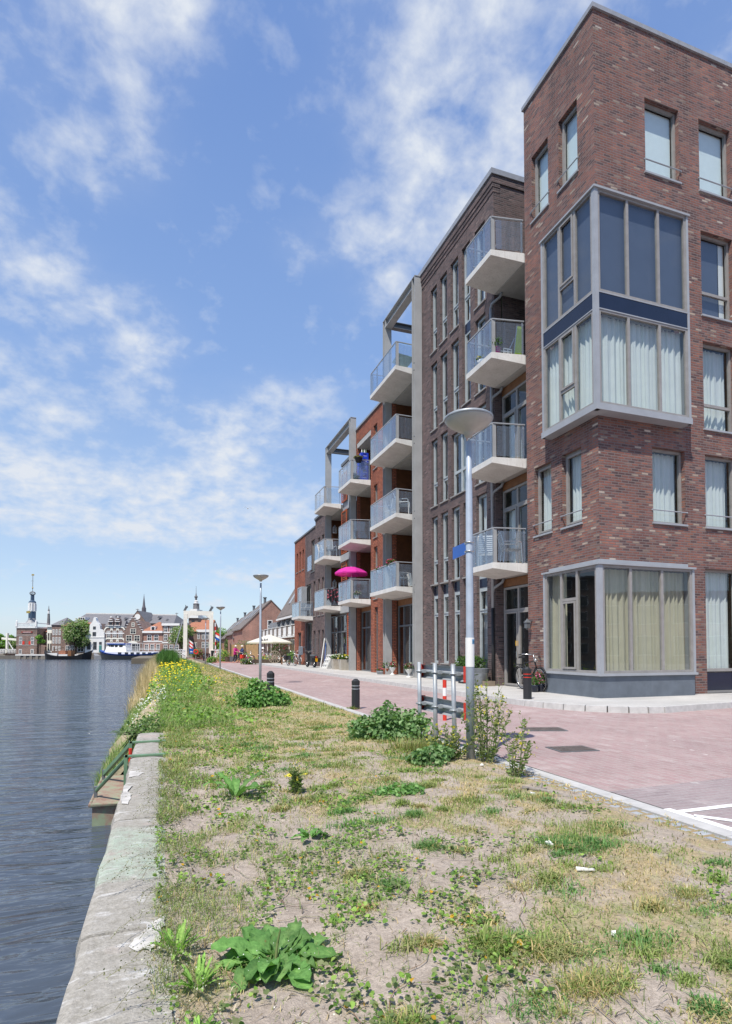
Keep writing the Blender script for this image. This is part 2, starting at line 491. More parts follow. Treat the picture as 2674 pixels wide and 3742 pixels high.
def m_paving(name, stops, mortar, bw, rh, ms, dark=None, rot=0, bumpd=.004):
    m, nt, b, o = newmat(name)
    uv0 = uvco(nt)
    mp = N(nt, 'ShaderNodeMapping'); mp.inputs['Rotation'].default_value = (0, 0, rot); nt.links.new(uv0, mp.inputs['Vector']); uv = mp.outputs['Vector']
    t = N(nt, 'ShaderNodeTexBrick'); t.offset = .5
    t.inputs['Color1'].default_value = (0, 0, 0, 1); t.inputs['Color2'].default_value = (1, 1, 1, 1)
    t.inputs['Scale'].default_value = 1; t.inputs['Mortar Size'].default_value = ms; t.inputs['Mortar Smooth'].default_value = .4
    t.inputs['Brick Width'].default_value = bw; t.inputs['Row Height'].default_value = rh
    nt.links.new(uv, t.inputs['Vector'])
    rp = ramp(nt, stops); nt.links.new(t.outputs['Color'], rp.inputs['Fac'])
    c = mix(nt, rp.outputs['Color'], mix(nt, (.84, .84, .85), (1.12, 1.11, 1.1), rangef(nt, noise(nt, uv, .6, 5, .62), .3, .7)), 1.0, 'MULTIPLY')
    c = mix(nt, c, mix(nt, (.8, .8, .8), (1.15, 1.15, 1.15), rangef(nt, noise(nt, uv, 30, 4, .7), .3, .7)), .8, 'MULTIPLY')
    c = mix(nt, c, mortar, t.outputs['Fac'])
    if dark is not None:
        c = mix(nt, c, (.5, .46, .47), rangef(nt, noise(nt, uv, .35, 5, .6), .56, .72, 0, .28), 'MULTIPLY')
    c = mix(nt, c, (.66, .60, .58), rangef(nt, noise(nt, uv, .45, 6, .7, 1.2), .56, .74, 0, .38))
    spots = rangef(nt, noise(nt, uv, 7, 2, .4), .72, .78, 0, .4)
    c = mix(nt, c, (.72, .70, .66), spots)
    nt.links.new(c, b.inputs['Base Color']); b.inputs['Roughness'].default_value = .85; b.inputs['Specular IOR Level'].default_value = .25
    inv = N(nt, 'ShaderNodeMath', operation='SUBTRACT'); inv.inputs[0].default_value = 1; nt.links.new(t.outputs['Fac'], inv.inputs[1])
    bump(nt, b, inv.outputs[0], .6, bumpd)
    return m
M['road'] = m_paving('pink_clinker_road', [(0, (.33, .235, .225)), (.4, (.385, .285, .272)), (.75, (.355, .245, .238)), (1, (.405, .32, .305))], (.38, .335, .31), .21, .105, .007, dark=1, rot=R(90))
M['road_side'] = m_paving('grey_pink_clinker_road', [(0, (.285, .23, .23)), (.5, (.345, .285, .28)), (1, (.31, .245, .245))], (.34, .31, .30), .21, .07, .006, dark=1)
M['pave'] = m_paving('pale_concrete_paving', [(0, (.44, .43, .405)), (.5, (.49, .48, .455)), (1, (.465, .45, .425))], (.39, .375, .35), .6, .3, .006)
M['cobble'] = m_paving('grey_cobble_setts', [(0, (.30, .32, .35)), (.5, (.38, .40, .42)), (1, (.33, .34, .36))], (.30, .23, .13), .15, .11, .022)
M['kerb'] = plain('kerb_concrete', (.46, .45, .43), .85, 0, .14, 7, .3, .3)
M['redpath'] = m_paving('red_cycle_path', [(0, (.34, .14, .11)), (.5, (.40, .18, .14)), (1, (.36, .15, .12))], (.30, .16, .13), .3, .3, .008)
M['roadpaint'] = plain('white_road_paint', (.80, .80, .79), .7, 0, .06, 9, .3)
M['earth'] = plain('earth', (.16, .135, .10), .95, 0, .2, .4)

def m_quay():
    m, nt, b, o = newmat('old_quay_concrete')
    P = objco(nt)
    n1 = noise(nt, P, 2.6, 7, .68, .6); n2 = noise(nt, P, 22, 5, .7); n3 = noise(nt, P, 90, 3, .7)
    st = noise(nt, objco(nt, (2.2, 7, 1)), 2.4, 6, .7, .4)
    c = mix(nt, (.275, .255, .215), (.42, .395, .35), rangef(nt, n2, .3, .7))
    c = mix(nt, c, (.70, .69, .67), rangef(nt, st, .55, .68, 0, .7))
    c = mix(nt, c, (.47, .38, .34), rangef(nt, noise(nt, P, 1.7, 4, .6), .58, .68, 0, .55))
    # faded pale green paint where the quay was once painted
    ps = N(nt, 'ShaderNodeSeparateXYZ'); nt.links.new(P, ps.inputs[0])
    w = N(nt, 'ShaderNodeMath', operation='MULTIPLY_ADD'); nt.links.new(n1, w.inputs[0]); w.inputs[1].default_value = 1.1; nt.links.new(ps.outputs['Y'], w.inputs[2])
    band = N(nt, 'ShaderNodeMath', operation='MULTIPLY')
    nt.links.new(rangef(nt, w.outputs[0], 4.05, 4.2), band.inputs[0]); nt.links.new(rangef(nt, w.outputs[0], 5.2, 4.9), band.inputs[1])
    pb = N(nt, 'ShaderNodeMath', operation='MULTIPLY'); nt.links.new(band.outputs[0], pb.inputs[0]); nt.links.new(rangef(nt, n2, .35, .6, .1, .7), pb.inputs[1])
    c = mix(nt, c, (.37, .46, .36), pb.outputs[0])
    c = mix(nt, c, mix(nt, (.65, .65, .65), (1.2, 1.2, 1.2), rangef(nt, n3, .3, .7)), .7, 'MULTIPLY')
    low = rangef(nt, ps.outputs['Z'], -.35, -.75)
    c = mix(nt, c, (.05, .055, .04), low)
    nt.links.new(c, b.inputs['Base Color']); b.inputs['Roughness'].default_value = .9; b.inputs['Specular IOR Level'].default_value = .2
    bump(nt, b, mix(nt, n2, n3, .4), .8, .015)
    return m
M['quay'] = m_quay()

def m_water():
    m, nt, b, o = newmat('river_water')
    b.inputs['Base Color'].default_value = (.065, .082, .108, 1)
    b.inputs['Roughness'].default_value = .12; b.inputs['IOR'].default_value = 1.333
    b.inputs['Specular IOR Level'].default_value = .5
    g = N(nt, 'ShaderNodeNewGeometry')
    def wave(scale, sx, sy, rot, det=3, dist=.4):
        mp = N(nt, 'ShaderNodeMapping'); mp.inputs['Rotation'].default_value = (0, 0, R(rot)); mp.inputs['Scale'].default_value = (sx, sy, 1)
        nt.links.new(g.outputs['Position'], mp.inputs['Vector'])
        return noise(nt, mp.outputs['Vector'], scale, det, .55, dist)
    a = wave(1.0, .6, 2.3, 20, 3, .8); c = wave(1.0, 1.6, 6.0, 12, 3, .6); d = wave(1.0, 5, 14, 30, 2, .3); e = wave(1.0, .10, .28, 15, 2)
    s1 = N(nt, 'ShaderNodeMath', operation='MULTIPLY'); nt.links.new(a, s1.inputs[0]); s1.inputs[1].default_value = 1.9
    s2 = N(nt, 'ShaderNodeMath', operation='MULTIPLY_ADD'); nt.links.new(c, s2.inputs[0]); s2.inputs[1].default_value = .34; nt.links.new(s1.outputs[0], s2.inputs[2])
    s3 = N(nt, 'ShaderNodeMath', operation='MULTIPLY_ADD'); nt.links.new(d, s3.inputs[0]); s3.inputs[1].default_value = .07; nt.links.new(s2.outputs[0], s3.inputs[2])
    bn = N(nt, 'ShaderNodeBump'); bn.inputs['Strength'].default_value = 1.0
    bn.inputs['Distance'].default_value = .105
    nt.links.new(s3.outputs[0], bn.inputs['Height']); nt.links.new(bn.outputs[0], b.inputs['Normal'])
    return m
M['water'] = m_water()

YAW = R(19.2466)
RX, RY = math.cos(YAW), -math.sin(YAW)
FX, FY = math.sin(YAW), math.cos(YAW)
def W(x, d, z=0.):      # far bank frame: x along the bank, d across the river, z up
    return (x * RX + d * FX, x * RY + d * FY, z)

ZW = -.9
# ------------------------------------------------------------------ the setting
g = MB().add([(-3000, -3000, -2.2), (3000, -3000, -2.2), (3000, 3000, -2.2), (-3000, 3000, -2.2)], [(0, 1, 2, 3)]).build('ground', M['earth'])
tag(g, kind='structure')
w = MB().add([(-700, -300, ZW), (60, -300, ZW), (60, 190, ZW), (-700, 560, ZW)], [(0, 1, 2, 3)]).build('water', M['water'])
tag(w, kind='structure')
# land behind the quay and the land across the narrow side canal
ld = MB()
ld.box(.0, 500, -120, 9.6, -2.1, -.05); ld.box(-.1, 500, 9.6, 86, -2.1, -.05); ld.box(-4.5, 500, 98, 600, -2.1, -.05)
tag(ld.build('street_ground', M['earth']), kind='structure')

# grass bank: fine grid near the lens
ys = np.concatenate([np.arange(.4, 7, .03), np.arange(7, 16, .08), np.arange(16, 58, .3)])
xs = np.concatenate([np.arange(.03, 3.74, .03), [3.74]])
X, Y = np.meshgrid(xs, ys)
Z = bank_h(X, Y)
far = sst(9.3, 10.2, Y)
X2 = X.copy()
tm = turf_mask(X, Y)
V = np.stack([X2, Y, Z], -1).reshape(-1, 3)
nx = len(xs); ny = len(ys)
idx = np.arange(nx * ny).reshape(ny, nx)
F = np.stack([idx[:-1, :-1], idx[:-1, 1:], idx[1:, 1:], idx[1:, :-1]], -1).reshape(-1, 4)
bank = np_mesh('grass_bank', V, F, M['soil'], np.stack([tm, tm, tm], -1).reshape(-1, 3), smooth=True)
tag(bank, kind='structure')
# sloping edge of the bank beyond the end of the concrete quay
ys2 = np.arange(10.3, 86, .25)
prof = np.array([[.06, .0], [-.15, -.05], [-.4, -.3], [-.75, -.75], [-1.2, -1.3]])
V = []; 
for y in ys2:
    sh = (vn(np.array([y * .8]), np.array([2.]), 5)[0] - .5) * .5
    for i, (px_, pz_) in enumerate(prof):
        V.append((px_ + (sh if i > 0 else 0), y, pz_ + (.04 * math.sin(y * 7 + i))))
k = len(prof)
F = [(i * k + j, i * k + j + 1, (i + 1) * k + j + 1, (i + 1) * k + j) for i in range(len(ys2) - 1) for j in range(k - 1)]
tag(np_mesh('river_bank', V, F, M['soil'], np.full((len(V), 3), .8), smooth=True), kind='structure')
b2 = MB().add([(.05, 57.5, .0), (3.74, 57.5, .0), (3.9, 86, .0), (.05, 86, .0)], [(0, 1, 2, 3)])
tag(np_mesh('canal_bank', b2.v, [list(b2.f[0])], M['soil'], np.full((4, 3), .9)), kind='structure')

# quay
def quay():
    t = thing('quay_wall', 'weathered concrete quay edge with flaking white and pale green patches beside the water', 'quay wall', (-.14, 4, 0))
    ysq = np.unique(np.round(np.concatenate([np.arange(-3, 9.66, .06)] + [[q_ - .014, q_ - .006, q_ + .006, q_ + .014] for q_ in (1.35, 2.9, 4.78, 6.2, 7.75, 8.9)]), 4))
    V = []; F = []
    for y in ysq:
        j = (vn(np.array([y * 6]), np.array([1.]), 8)[0] - .5) * .022 + (vn(np.array([y * 1.7]), np.array([4.]), 8)[0] - .5) * .02
        h = (vn(np.array([y * 3]), np.array([9.]), 8)[0] - .5) * .008 - .03 * (min(abs(y - q_) for q_ in (1.35, 2.9, 4.78, 6.2, 7.75, 8.9)) < .012)
        for (x, z) in ((-.36 + j, -2), (-.345 + j, -.06), (-.325 + j, .008 + h), (-.29 + j * .5, .022 + h), (-.12, .026 + h), (.075 + j, .010 + h), (.085 + j, -.3)):
            V.append((x, y, z))
    for i in range(len(ysq) - 1):
        for q in range(6):
            F.append((i * 7 + q, (i + 1) * 7 + q, (i + 1) * 7 + q + 1, i * 7 + q + 1))
    b = MB().add(V, F); n = (len(ysq) - 1) * 7
    b.f.append(tuple(range(n, n + 7))); b.m.append(0)
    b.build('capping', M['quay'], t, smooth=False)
    pm = plain('pale_mortar', (.49, .47, .435), .9, 0, .3, 9, .2, .4)
    for (pts, sd_) in ((((-.30, 6.32), (-.20, 6.36), (-.17, 6.5), (-.22, 6.64), (-.31, 6.62)), 1), (((-.315, 5.28), (-.26, 5.22), (-.235, 5.5), (-.27, 5.7), (-.245, 5.9), (-.315, 5.95)), 2), (((-.13, 2.72), (-.03, 2.66), (.02, 2.78), (.03, 2.98), (-.04, 2.95), (-.07, 2.84)), 3)):
        q = []
        for (a, c) in zip(pts, pts[1:] + pts[:1]):
            for k in range(5):
                f = k / 5; q.append((a[0] + (c[0] - a[0]) * f + random.uniform(-.012, .012), a[1] + (c[1] - a[1]) * f + random.uniform(-.02, .02), .031))
        MB().add(q, [tuple(range(len(q)))]).build('mortar_patch', pm, t)
    return t
quay()

# road, kerbs, pavement
rd = MB().add([(KX + .1, -40, 0), (60, -40, 0), (60, 9.2, 0), (KX + .1, 9.2, 0)], [(0, 1, 2, 3)])
rd.add([(KX + .1, 9.2, 0), (60, 9.2, 0), (60, 20, 0), (8.6, 20, 0), (8.6, 58, 0), (4.55, 58, 0), (KX + .22, 40, 0), (KX + .12, 20, 0)], [(0, 1, 2, 3, 4, 5, 6, 7)])
tag(rd.build('road', M['road']), kind='structure')
sr = MB().add([(KX + .1, -40, .004), (60, -40, .004), (60, 6.6, .004), (KX + .1, 4.35, .004)], [(0, 1, 2, 3)])
tag(sr.build('side_street', M['road_side']), kind='structure')
ck = MB().add([(3.33, -5, .012), (3.62, -5, .012), (3.66, 9, .012), (3.42, 9, .012)], [(0, 1, 2, 3)]).build('cobble_strip', M['cobble'])
tag(ck, kind='structure')
kb = MB()
kl = [(3.66, -40), (3.66, 4), (3.64, 6), (3.68, 9.5), (3.76, 20), (3.86, 40), (4.2, 58)]
for (a, b_), (c, d) in zip(kl, kl[1:]):
    n = max(1, int((d - b_) / 1.0))
    for i in range(n):
        y0 = b_ + (d - b_) * i / n; y1 = b_ + (d - b_) * (i + 1) / n
        x0 = a + (c - a) * i / n; x1 = a + (c - a) * (i + 1) / n
        kb.hexa([(x0, y0 + .006, -.2), (x0 + .15, y0 + .006, -.2), (x1 + .15, y1, -.2), (x1, y1, -.2), (x0, y0 + .006, .022), (x0 + .15, y0 + .006, .022), (x1 + .15, y1, .022), (x1, y1, .022)])
tag(kb.build('kerb', M['kerb']), kind='structure')
PZ = .13
kp = [(8.0, 58), (8.0, 40), (8.0, 25), (8.0, 14), (8.0, 12.2)]
for i in range(1, 9):
    a = R(90 * i / 8); kp.append((8.0 + 1.75 * (1 - math.cos(a)), 12.2 - 2.75 * math.sin(a) ** .9))
kp += [(12.2, 9.8), (16, 10.2), (25, 10.6)]
pv = MB().add([(x, y, PZ) for x, y in kp] + [(25, 58, PZ)], [tuple(range(len(kp) + 1))])
tag(pv.build('pavement', M['pave']), kind='structure')
kk = MB()
acc = 0
for (x0, y0), (x1, y1) in zip(kp, kp[1:]):
    L_ = math.hypot(x1 - x0, y1 - y0); n = max(1, int(L_ / .95))
    nx_, ny_ = (y1 - y0) / L_, -(x1 - x0) / L_
    if nx_ * (-1) + ny_ * (-1) < 0: nx_, ny_ = -nx_, -ny_
    for i in range(n):
        a = i / n; b_ = (i + 1) / n - .0015 / L_
        p = (x0 + (x1 - x0) * a, y0 + (y1 - y0) * a); q = (x0 + (x1 - x0) * b_, y0 + (y1 - y0) * b_)
        kk.hexa([(p[0] - .0 * nx_, p[1], -.1), (q[0], q[1], -.1), (q[0] - nx_ * -.0 + nx_ * .14, q[1] + ny_ * .14, -.1), (p[0] + nx_ * .14, p[1] + ny_ * .14, -.1),
                 (p[0], p[1], PZ + .004), (q[0], q[1], PZ + .004), (q[0] + nx_ * .11, q[1] + ny_ * .11, PZ - .004), (p[0] + nx_ * .11, p[1] + ny_ * .11, PZ - .004)])
tag(kk.build('pavement_kerb', M['kerb']), kind='structure')
# white painted lines of the bay at the street corner
mk = MB()
def stripe(p, q, w_):
    p = Vector((*p, .008)); q = Vector((*q, .008)); d = (q - p).normalized(); n = Vector((-d.y, d.x, 0)) * w_ / 2
    mk.add([p - n, q - n, q + n, p + n], [(0, 1, 2, 3)])
stripe((3.87, 3.72), (3.87, .2), .11)
stripe((3.93, 3.62), (5.7, 3.62), .07); 
stripe((3.93, 3.5), (5.2, 1.9), .07)
tag(mk.build('road_marking', M['roadpaint']), kind='structure')
# red cycle path and terrace ground further along
pt = MB().add([(4.6, 58, .004), (8.6, 58, .004), (8.0, 90, .004), (5.2, 90, .004)], [(0, 1, 2, 3)])
tag(pt.build('cycle_path', M['redpath']), kind='structure')
fg = MB().add([(8.6, 57.9, .0), (60, 57.9, .0), (60, 86, .0), (8.0, 86, .0)], [(0, 1, 2, 3)])
tag(fg.build('terrace_ground', M['pave']), kind='structure')
# ------------------------------------------------------------------ apartment buildings
XW = 10.25
def PT(axis, plane, a, z, t):
    return (plane + t, a, z) if axis == 'X' else (a, plane + t, z)

def wall(mb, axis, plane, a0, a1, z0, z1, holes=(), d=.16):
    As = sorted({a0, a1} | {h[0] for h in holes} | {h[1] for h in holes}); As = [a for a in As if a0 <= a <= a1]
    Zs = sorted({z0, z1} | {h[2] for h in holes} | {h[3] for h in holes}); Zs = [z for z in Zs if z0 <= z <= z1]
    for i in range(len(As) - 1):
        for j in range(len(Zs) - 1):
            ca, cz = (As[i] + As[i + 1]) / 2, (Zs[j] + Zs[j + 1]) / 2
            if any(h[0] < ca < h[1] and h[2] < cz < h[3] for h in holes): continue
            mb.add([PT(axis, plane, As[i], Zs[j], 0), PT(axis, plane, As[i + 1], Zs[j], 0), PT(axis, plane, As[i + 1], Zs[j + 1], 0), PT(axis, plane, As[i], Zs[j + 1], 0)], [(0, 1, 2, 3)])
    for (b0, b1, c0, c1) in holes:
        for (p, q) in (((b0, c0), (b0, c1)), ((b0, c1), (b1, c1)), ((b1, c1), (b1, c0)), ((b1, c0), (b0, c0))):
            if p[1] == q[1] == z0: continue
            mb.add([PT(axis, plane, *p, 0), PT(axis, plane, *q, 0), PT(axis, plane, *q, d), PT(axis, plane, *p, d)], [(0, 1, 2, 3)])

def curtain_mesh(axis, plane, a0, a1, z0, z1, t, folds=None, amp=.035, ph=0):
    n = max(8, int((a1 - a0) / .02))
    mb = MB(); vs = []
    for i in range(n + 1):
        a = a0 + (a1 - a0) * i / n
        w = amp * (math.sin(a * 38 + ph + 1.5 * math.sin(a * 9 + ph)) + .4 * math.sin(a * 71 + ph))
        vs += [PT(axis, plane, a, z0, t + w * 1.2), PT(axis, plane, a, z1, t + w * .6)]
    mb.add(vs, [(2 * i, 2 * i + 2, 2 * i + 3, 2 * i + 1) for i in range(n)])
    return mb

def window(par, axis, plane, a0, a1, z0, z1, d=.11, vm=(), hm=(), fill=None, sill=True, rail=False, fw=.065, mt='frame', pane='pane', name='window', label=None, sash=(), sillmat=None):
    mb = MB(); D0, D1 = d, d + .075
    def bx(p0, p1, q0, q1, t0=D0, t1=D1):
        P = PT(axis, plane, p0, q0, t0); Q = PT(axis, plane, p1, q1, t1)
        mb.box(min(P[0], Q[0]), max(P[0], Q[0]), min(P[1], Q[1]), max(P[1], Q[1]), q0, q1)
    bx(a0, a0 + fw, z0, z1); bx(a1 - fw, a1, z0, z1)
    bx(a0 + fw, a1 - fw, z0, z0 + fw); bx(a0 + fw, a1 - fw, z1 - fw, z1)
    for m_ in vm: bx(m_ - fw * .6, m_ + fw * .6, z0 + fw, z1 - fw, D0 + .002, D1 - .002)
    for (z, p, q) in hm: bx(p, q, z - fw * .6, z + fw * .6, D0 + .004, D1 - .004)
    for (p, q, r0, r1) in sash:      # opening light: a second, slightly proud frame
        s_ = .05
        bx(p, p + s_, r0, r1, D0 - .02, D1 - .03); bx(q - s_, q, r0, r1, D0 - .02, D1 - .03)
        bx(p + s_, q - s_, r0, r0 + s_, D0 - .02, D1 - .03); bx(p + s_, q - s_, r1 - s_, r1, D0 - .02, D1 - .03)
    fr = mb.build(name, M[mt], par, label=label)
    t = d + .04
    pm = MB().add([PT(axis, plane, a0 + fw, z0 + fw, t), PT(axis, plane, a1 - fw, z0 + fw, t), PT(axis, plane, a1 - fw, z1 - fw, t), PT(axis, plane, a0 + fw, z1 - fw, t)], [(0, 1, 2, 3)])
    pm.build('pane', M[pane], fr)
    if fill:
        fl = fill if isinstance(fill, list) else [(fill, a0 + .03, a1 - .03, z0 + .03, z1 - .02)]
        for (kind, p, q, r0, r1) in fl:
            if kind == 'curtain': curtain_mesh(axis, plane, p, q, r0, r1, t + .16, ph=p * 7 + r0).build('curtain', M['curtain'], fr, smooth=True)
            elif kind == 'ecru': curtain_mesh(axis, plane, p, q, r0, r1, t + .22, amp=.05, ph=p * 5).build('curtain', M['curtain_ecru'], fr, smooth=True)
            else:
                mk_ = {'blind': 'blind', 'screen': 'screen', 'white': 'white', 'board': 'steel'}[kind]
                tt = t + .09
                P = PT(axis, plane, p, r0, tt); Q = PT(axis, plane, q, r1, tt + .01)
                MB().box(min(P[0], Q[0]), max(P[0], Q[0]), min(P[1], Q[1]), max(P[1], Q[1]), r0, r1).build('blind' if kind != 'board' else 'panel', M[mk_], fr)
    if sill:
        P = PT(axis, plane, a0 - .04, z0 - .05, -.045); Q = PT(axis, plane, a1 + .04, z0, d)
        MB().box(min(P[0], Q[0]), max(P[0], Q[0]), min(P[1], Q[1]), max(P[1], Q[1]), z0 - .045, z0 + .003).build('sill', M[sillmat or 'alu'], fr)
    if rail:
        rb = MB(); zz = z0 + .32
        A = Vector(PT(axis, plane, a0 - .03, zz, -.03)); B = Vector(PT(axis, plane, a1 + .03, zz, -.03))
        rb.tube([A, B], .017, 8)
        for e, s_ in ((A, 1), (B, -1)):
            dv = (B - A).normalized()
            w = Vector(PT(axis, plane, 0, 0, 0)); 
            tv = Vector((1, 0, 0)) if axis == 'X' else Vector((0, 1, 0))
            rb.tube([e + dv * .0 * s_, e + tv * .04], .026, 8)
        rb.build('railing', M['alu'], fr)
    return fr

def balcony(par, y0, y1, z, yw0, yw1, Xf=9.2, Xw=10.25, nposts=2, rail_to=None, endpost=True, label=None):
    th0, th1 = .17, .29
    s = MB()
    P = [(Xf, y0), (Xf, y1), (Xw, yw1), (Xw, yw0)]
    top = [(x, y, z) for x, y in P]
    bot = [(Xf, y0, z - th0), (Xf, y1, z - th0), (Xw, yw1, z - th1), (Xw, yw0, z - th1)]
    s.hexa(bot + top)
    sl = s.build('balcony', M['conc'], par, label=label)
    H = 1.04
    Xp = Xf + .05
    # handrail round three sides
    r = MB()
    k0 = (yw0 - y0) / (Xw - Xf); k1 = (yw1 - y1) / (Xw - Xf)
    a = (Xp, y0 + .04, z + H); b = (Xp, y1 - .04, z + H)
    ra = (Xw, yw0 + .04, z + H); rb = (Xw, yw1 - .04, z + H)
    r.bar(a, b, .055, .035); r.bar(a, ra, .055, .03); r.bar(b, rb, .055, .03)
    r.build('handrail', M['alu'], sl)
    # posts: one broad plate at each front corner, slim ones between
    for (yy, sg) in ((y0 + .035, 1), (y1 - .035, -1)):
        MB().box(Xp - .03, Xp + .11, yy - .011, yy + .011, z + .01, z + H - .016).build('post', M['steel'], sl)
    for i in range(1, nposts + 1):
        yy = y0 + (y1 - y0) * i / (nposts + 1)
        p = MB().box(Xp - .008, Xp + .045, yy - .008, yy + .008, z - .06, z + H - .02)
        for zz in (z + .1, z + H - .1): p.sphere((Xp - .035, yy, zz), .02, 6)
        p.build('post', M['galv'], sl)
    if endpost:
        yy = yw0 + .05
        MB().box(Xw - .07, Xw - .03, yy - .009, yy + .009, z, z + H - .02).build('post', M['galv'], sl)
    n = nposts + 1
    for i in range(n):
        q0 = y0 + (y1 - y0) * i / n + .015; q1 = y0 + (y1 - y0) * (i + 1) / n - .015
        MB().box(Xp - .03, Xp - .018, q0, q1, z - .04, z + H - .05).build('glass_panel', M['panel'], sl)
    for (ya, yb) in ((y0 + .015, yw0 + .015), (y1 - .015, yw1 - .015)):
        c0 = Vector((Xp + .12, ya + (yb - ya) * .15, z + .03)); c1 = Vector((Xw - .03, yb, z + .03))
        g_ = MB().bar((c0.x, c0.y, z + .5), (c1.x, c1.y, z + .5), .01, .9)
        for c in (c0, c1):
            for zz in (z + .12, z + .9): g_.sphere((c.x, c.y - .012, zz), .02, 6)
        g_.build('glass_panel', M['panel'], sl)
    return sl

def coping_run(mb, pts, w, h, z):
    for p, q in zip(pts, pts[1:]):
        mb.bar((*p, z + h / 2), (*q, z + h / 2), w, h)

# ---- 1. corner tower ------------------------------------------------
YT = 11.72
tw = thing('apartment_tower', 'tall red brown brick corner apartment tower with a grey two storey corner bay', 'apartment block', (XW, YT, 0))
TOP = 17.75
hl = []   # openings on the river side (a = y)
for (z0, z1) in ((13.98, 15.97), (4.60, 6.60)):
    hl += [(12.36, 13.13, z0, z1), (13.60, 14.38, z0, z1)]
XR = lambda x: x * .9688
hr = [(11.90, 13.07, 13.90, 15.93), (13.79, 14.96, 13.90, 15.93),
      (13.79, 14.96, 10.42, 12.78), (13.79, 14.96, 7.28, 9.70), (13.72, 14.96, .13, 3.47), (13.79, 14.96, 4.60, 6.58), (11.97, 13.07, 4.60, 6.58)]
for k in range(3):
    x0 = 15.9 + k * 1.9
    hr += [(x0, x0 + 1.17, 13.90, 15.93), (x0, x0 + 1.17, 10.42, 12.78), (x0, x0 + 1.17, 7.28, 9.70), (x0, x0 + 1.17, 4.60, 6.58), (x0, x0 + 1.17, .13, 3.47)]
bay_l = (11.72, 13.5, 7.30, 12.70); bayg_l = (11.72, 13.5, .13, 3.40)
wb = MB()
wall(wb, 'X', XW, YT, 14.75, PZ - .1, TOP, hl + [(11.72, 13.42, 7.4, 12.6), (11.72, 13.45, PZ - .1, 3.32)], .2)
wall(wb, 'Y', YT, XW, 23.0, PZ - .1, TOP, hr + [(XW, 12.8, 7.4, 12.6), (XW, 12.8, PZ - .1, 3.32)], .2)
wall(wb, 'Y', 14.75, XW, 14, PZ - .1, TOP, (), .1)
wb.add([(XW, YT, TOP - .1), (23, YT, TOP - .1), (23, 14.75, TOP - .1), (XW, 14.75, TOP - .1)], [(0, 1, 2, 3)])
wb.build('wall', M['brick_tower'], tw)
cb = MB()
cb.hexa([(XW - .05, YT - .05, TOP), (23, YT - .05, TOP), (23, YT + .25, TOP), (XW + .25, YT + .25, TOP), (XW - .05, YT - .05, TOP + .12), (23, YT - .05, TOP + .12), (23, YT + .25, TOP + .12), (XW + .25, YT + .25, TOP + .12)])
cb.hexa([(XW - .05, YT - .05, TOP), (XW + .25, YT + .25, TOP), (XW + .25, 14.8, TOP), (XW - .05, 14.8, TOP), (XW - .05, YT - .05, TOP + .12), (XW + .25, YT + .25, TOP + .12), (XW + .25, 14.8, TOP + .12), (XW - .05, 14.8, TOP + .12)])
cb.build('coping', M['coping'], tw)
rm = MB(); rm.box(XW + 1.3, 24, YT + 1.3, 14.7, .1, 17.5)
for zf in (3.5, 6.75, 9.85, 13.0): rm.box(XW + .35, 24, YT + .35, 14.6, zf, zf + .22)
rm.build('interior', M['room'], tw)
for i, h in enumerate(hl):
    op = (i == 3)
    window(tw, 'X', XW, *h, d=.12, fill=[('blind' if h[2] > 10 else 'curtain', h[0] + .06, h[1] - .05, h[2] + .05, h[3] - .04)], rail=True,
           sash=[(h[0] + .06, h[1] - .06, h[2] + .07, h[3] - .07)])
for i, h in enumerate(hr):
    z0, z1 = h[2], h[3]
    hi = z0 > 13; low = z0 < 1; two = (10 < z0 < 11) or (7 < z0 < 8)
    fill = 'blind' if hi else ('screen' if 10 < z0 < 11 else 'curtain')
    fl = [(fill, h[0] + .05, h[1] - .05, z0 + (.62 if low else .05), z1 - .05)]
    if fill == 'screen': fl = [('screen', h[0] + .05, h[1] - .28, z0 + .05, z1 - .05), ('white', h[1] - .24, h[1] - .05, z0 + .05, z1 - .05)]
    hm = [(z0 + .72, h[0], h[1])] if two else ([(z0 + .62, h[0], h[1])] if low else [])
    wnd = window(tw, 'Y', YT, *h, d=.12, hm=hm, fill=fl, rail=(hi or 4 < z0 < 5), sill=not low)
    if low: MB().box(h[0] + .06, h[1] - .06, YT + .14, YT + .15, .2, .68).build('panel', M['navy'], wnd)

def bay(name, X0, Y0, y1, x1, z0, z1, rows, lab):
    """square corner bay: X0 river face, Y0 street face"""
    P = .11
    b = MB()
    # corner post and end posts, head, base band
    b.box(X0, X0 + P, Y0, Y0 + P, z0, z1)
    b.box(X0, X0 + .07, y1 - .07, y1, z0, z1); b.box(X0 + .07, XW + .02, y1 - .02, y1, z0, z1)
    b.box(x1 - .07, x1, Y0, Y0 + .07, z0, z1); b.box(x1 - .02, x1, Y0 + .07, YT + .02, z0, z1)
    b.box(X0 - .035, XW + .01, Y0 - .035, y1 + .03, z1, z1 + .05); b.box(XW + .01, x1 + .03, Y0 - .035, YT + .01, z1, z1 + .05)
    return b
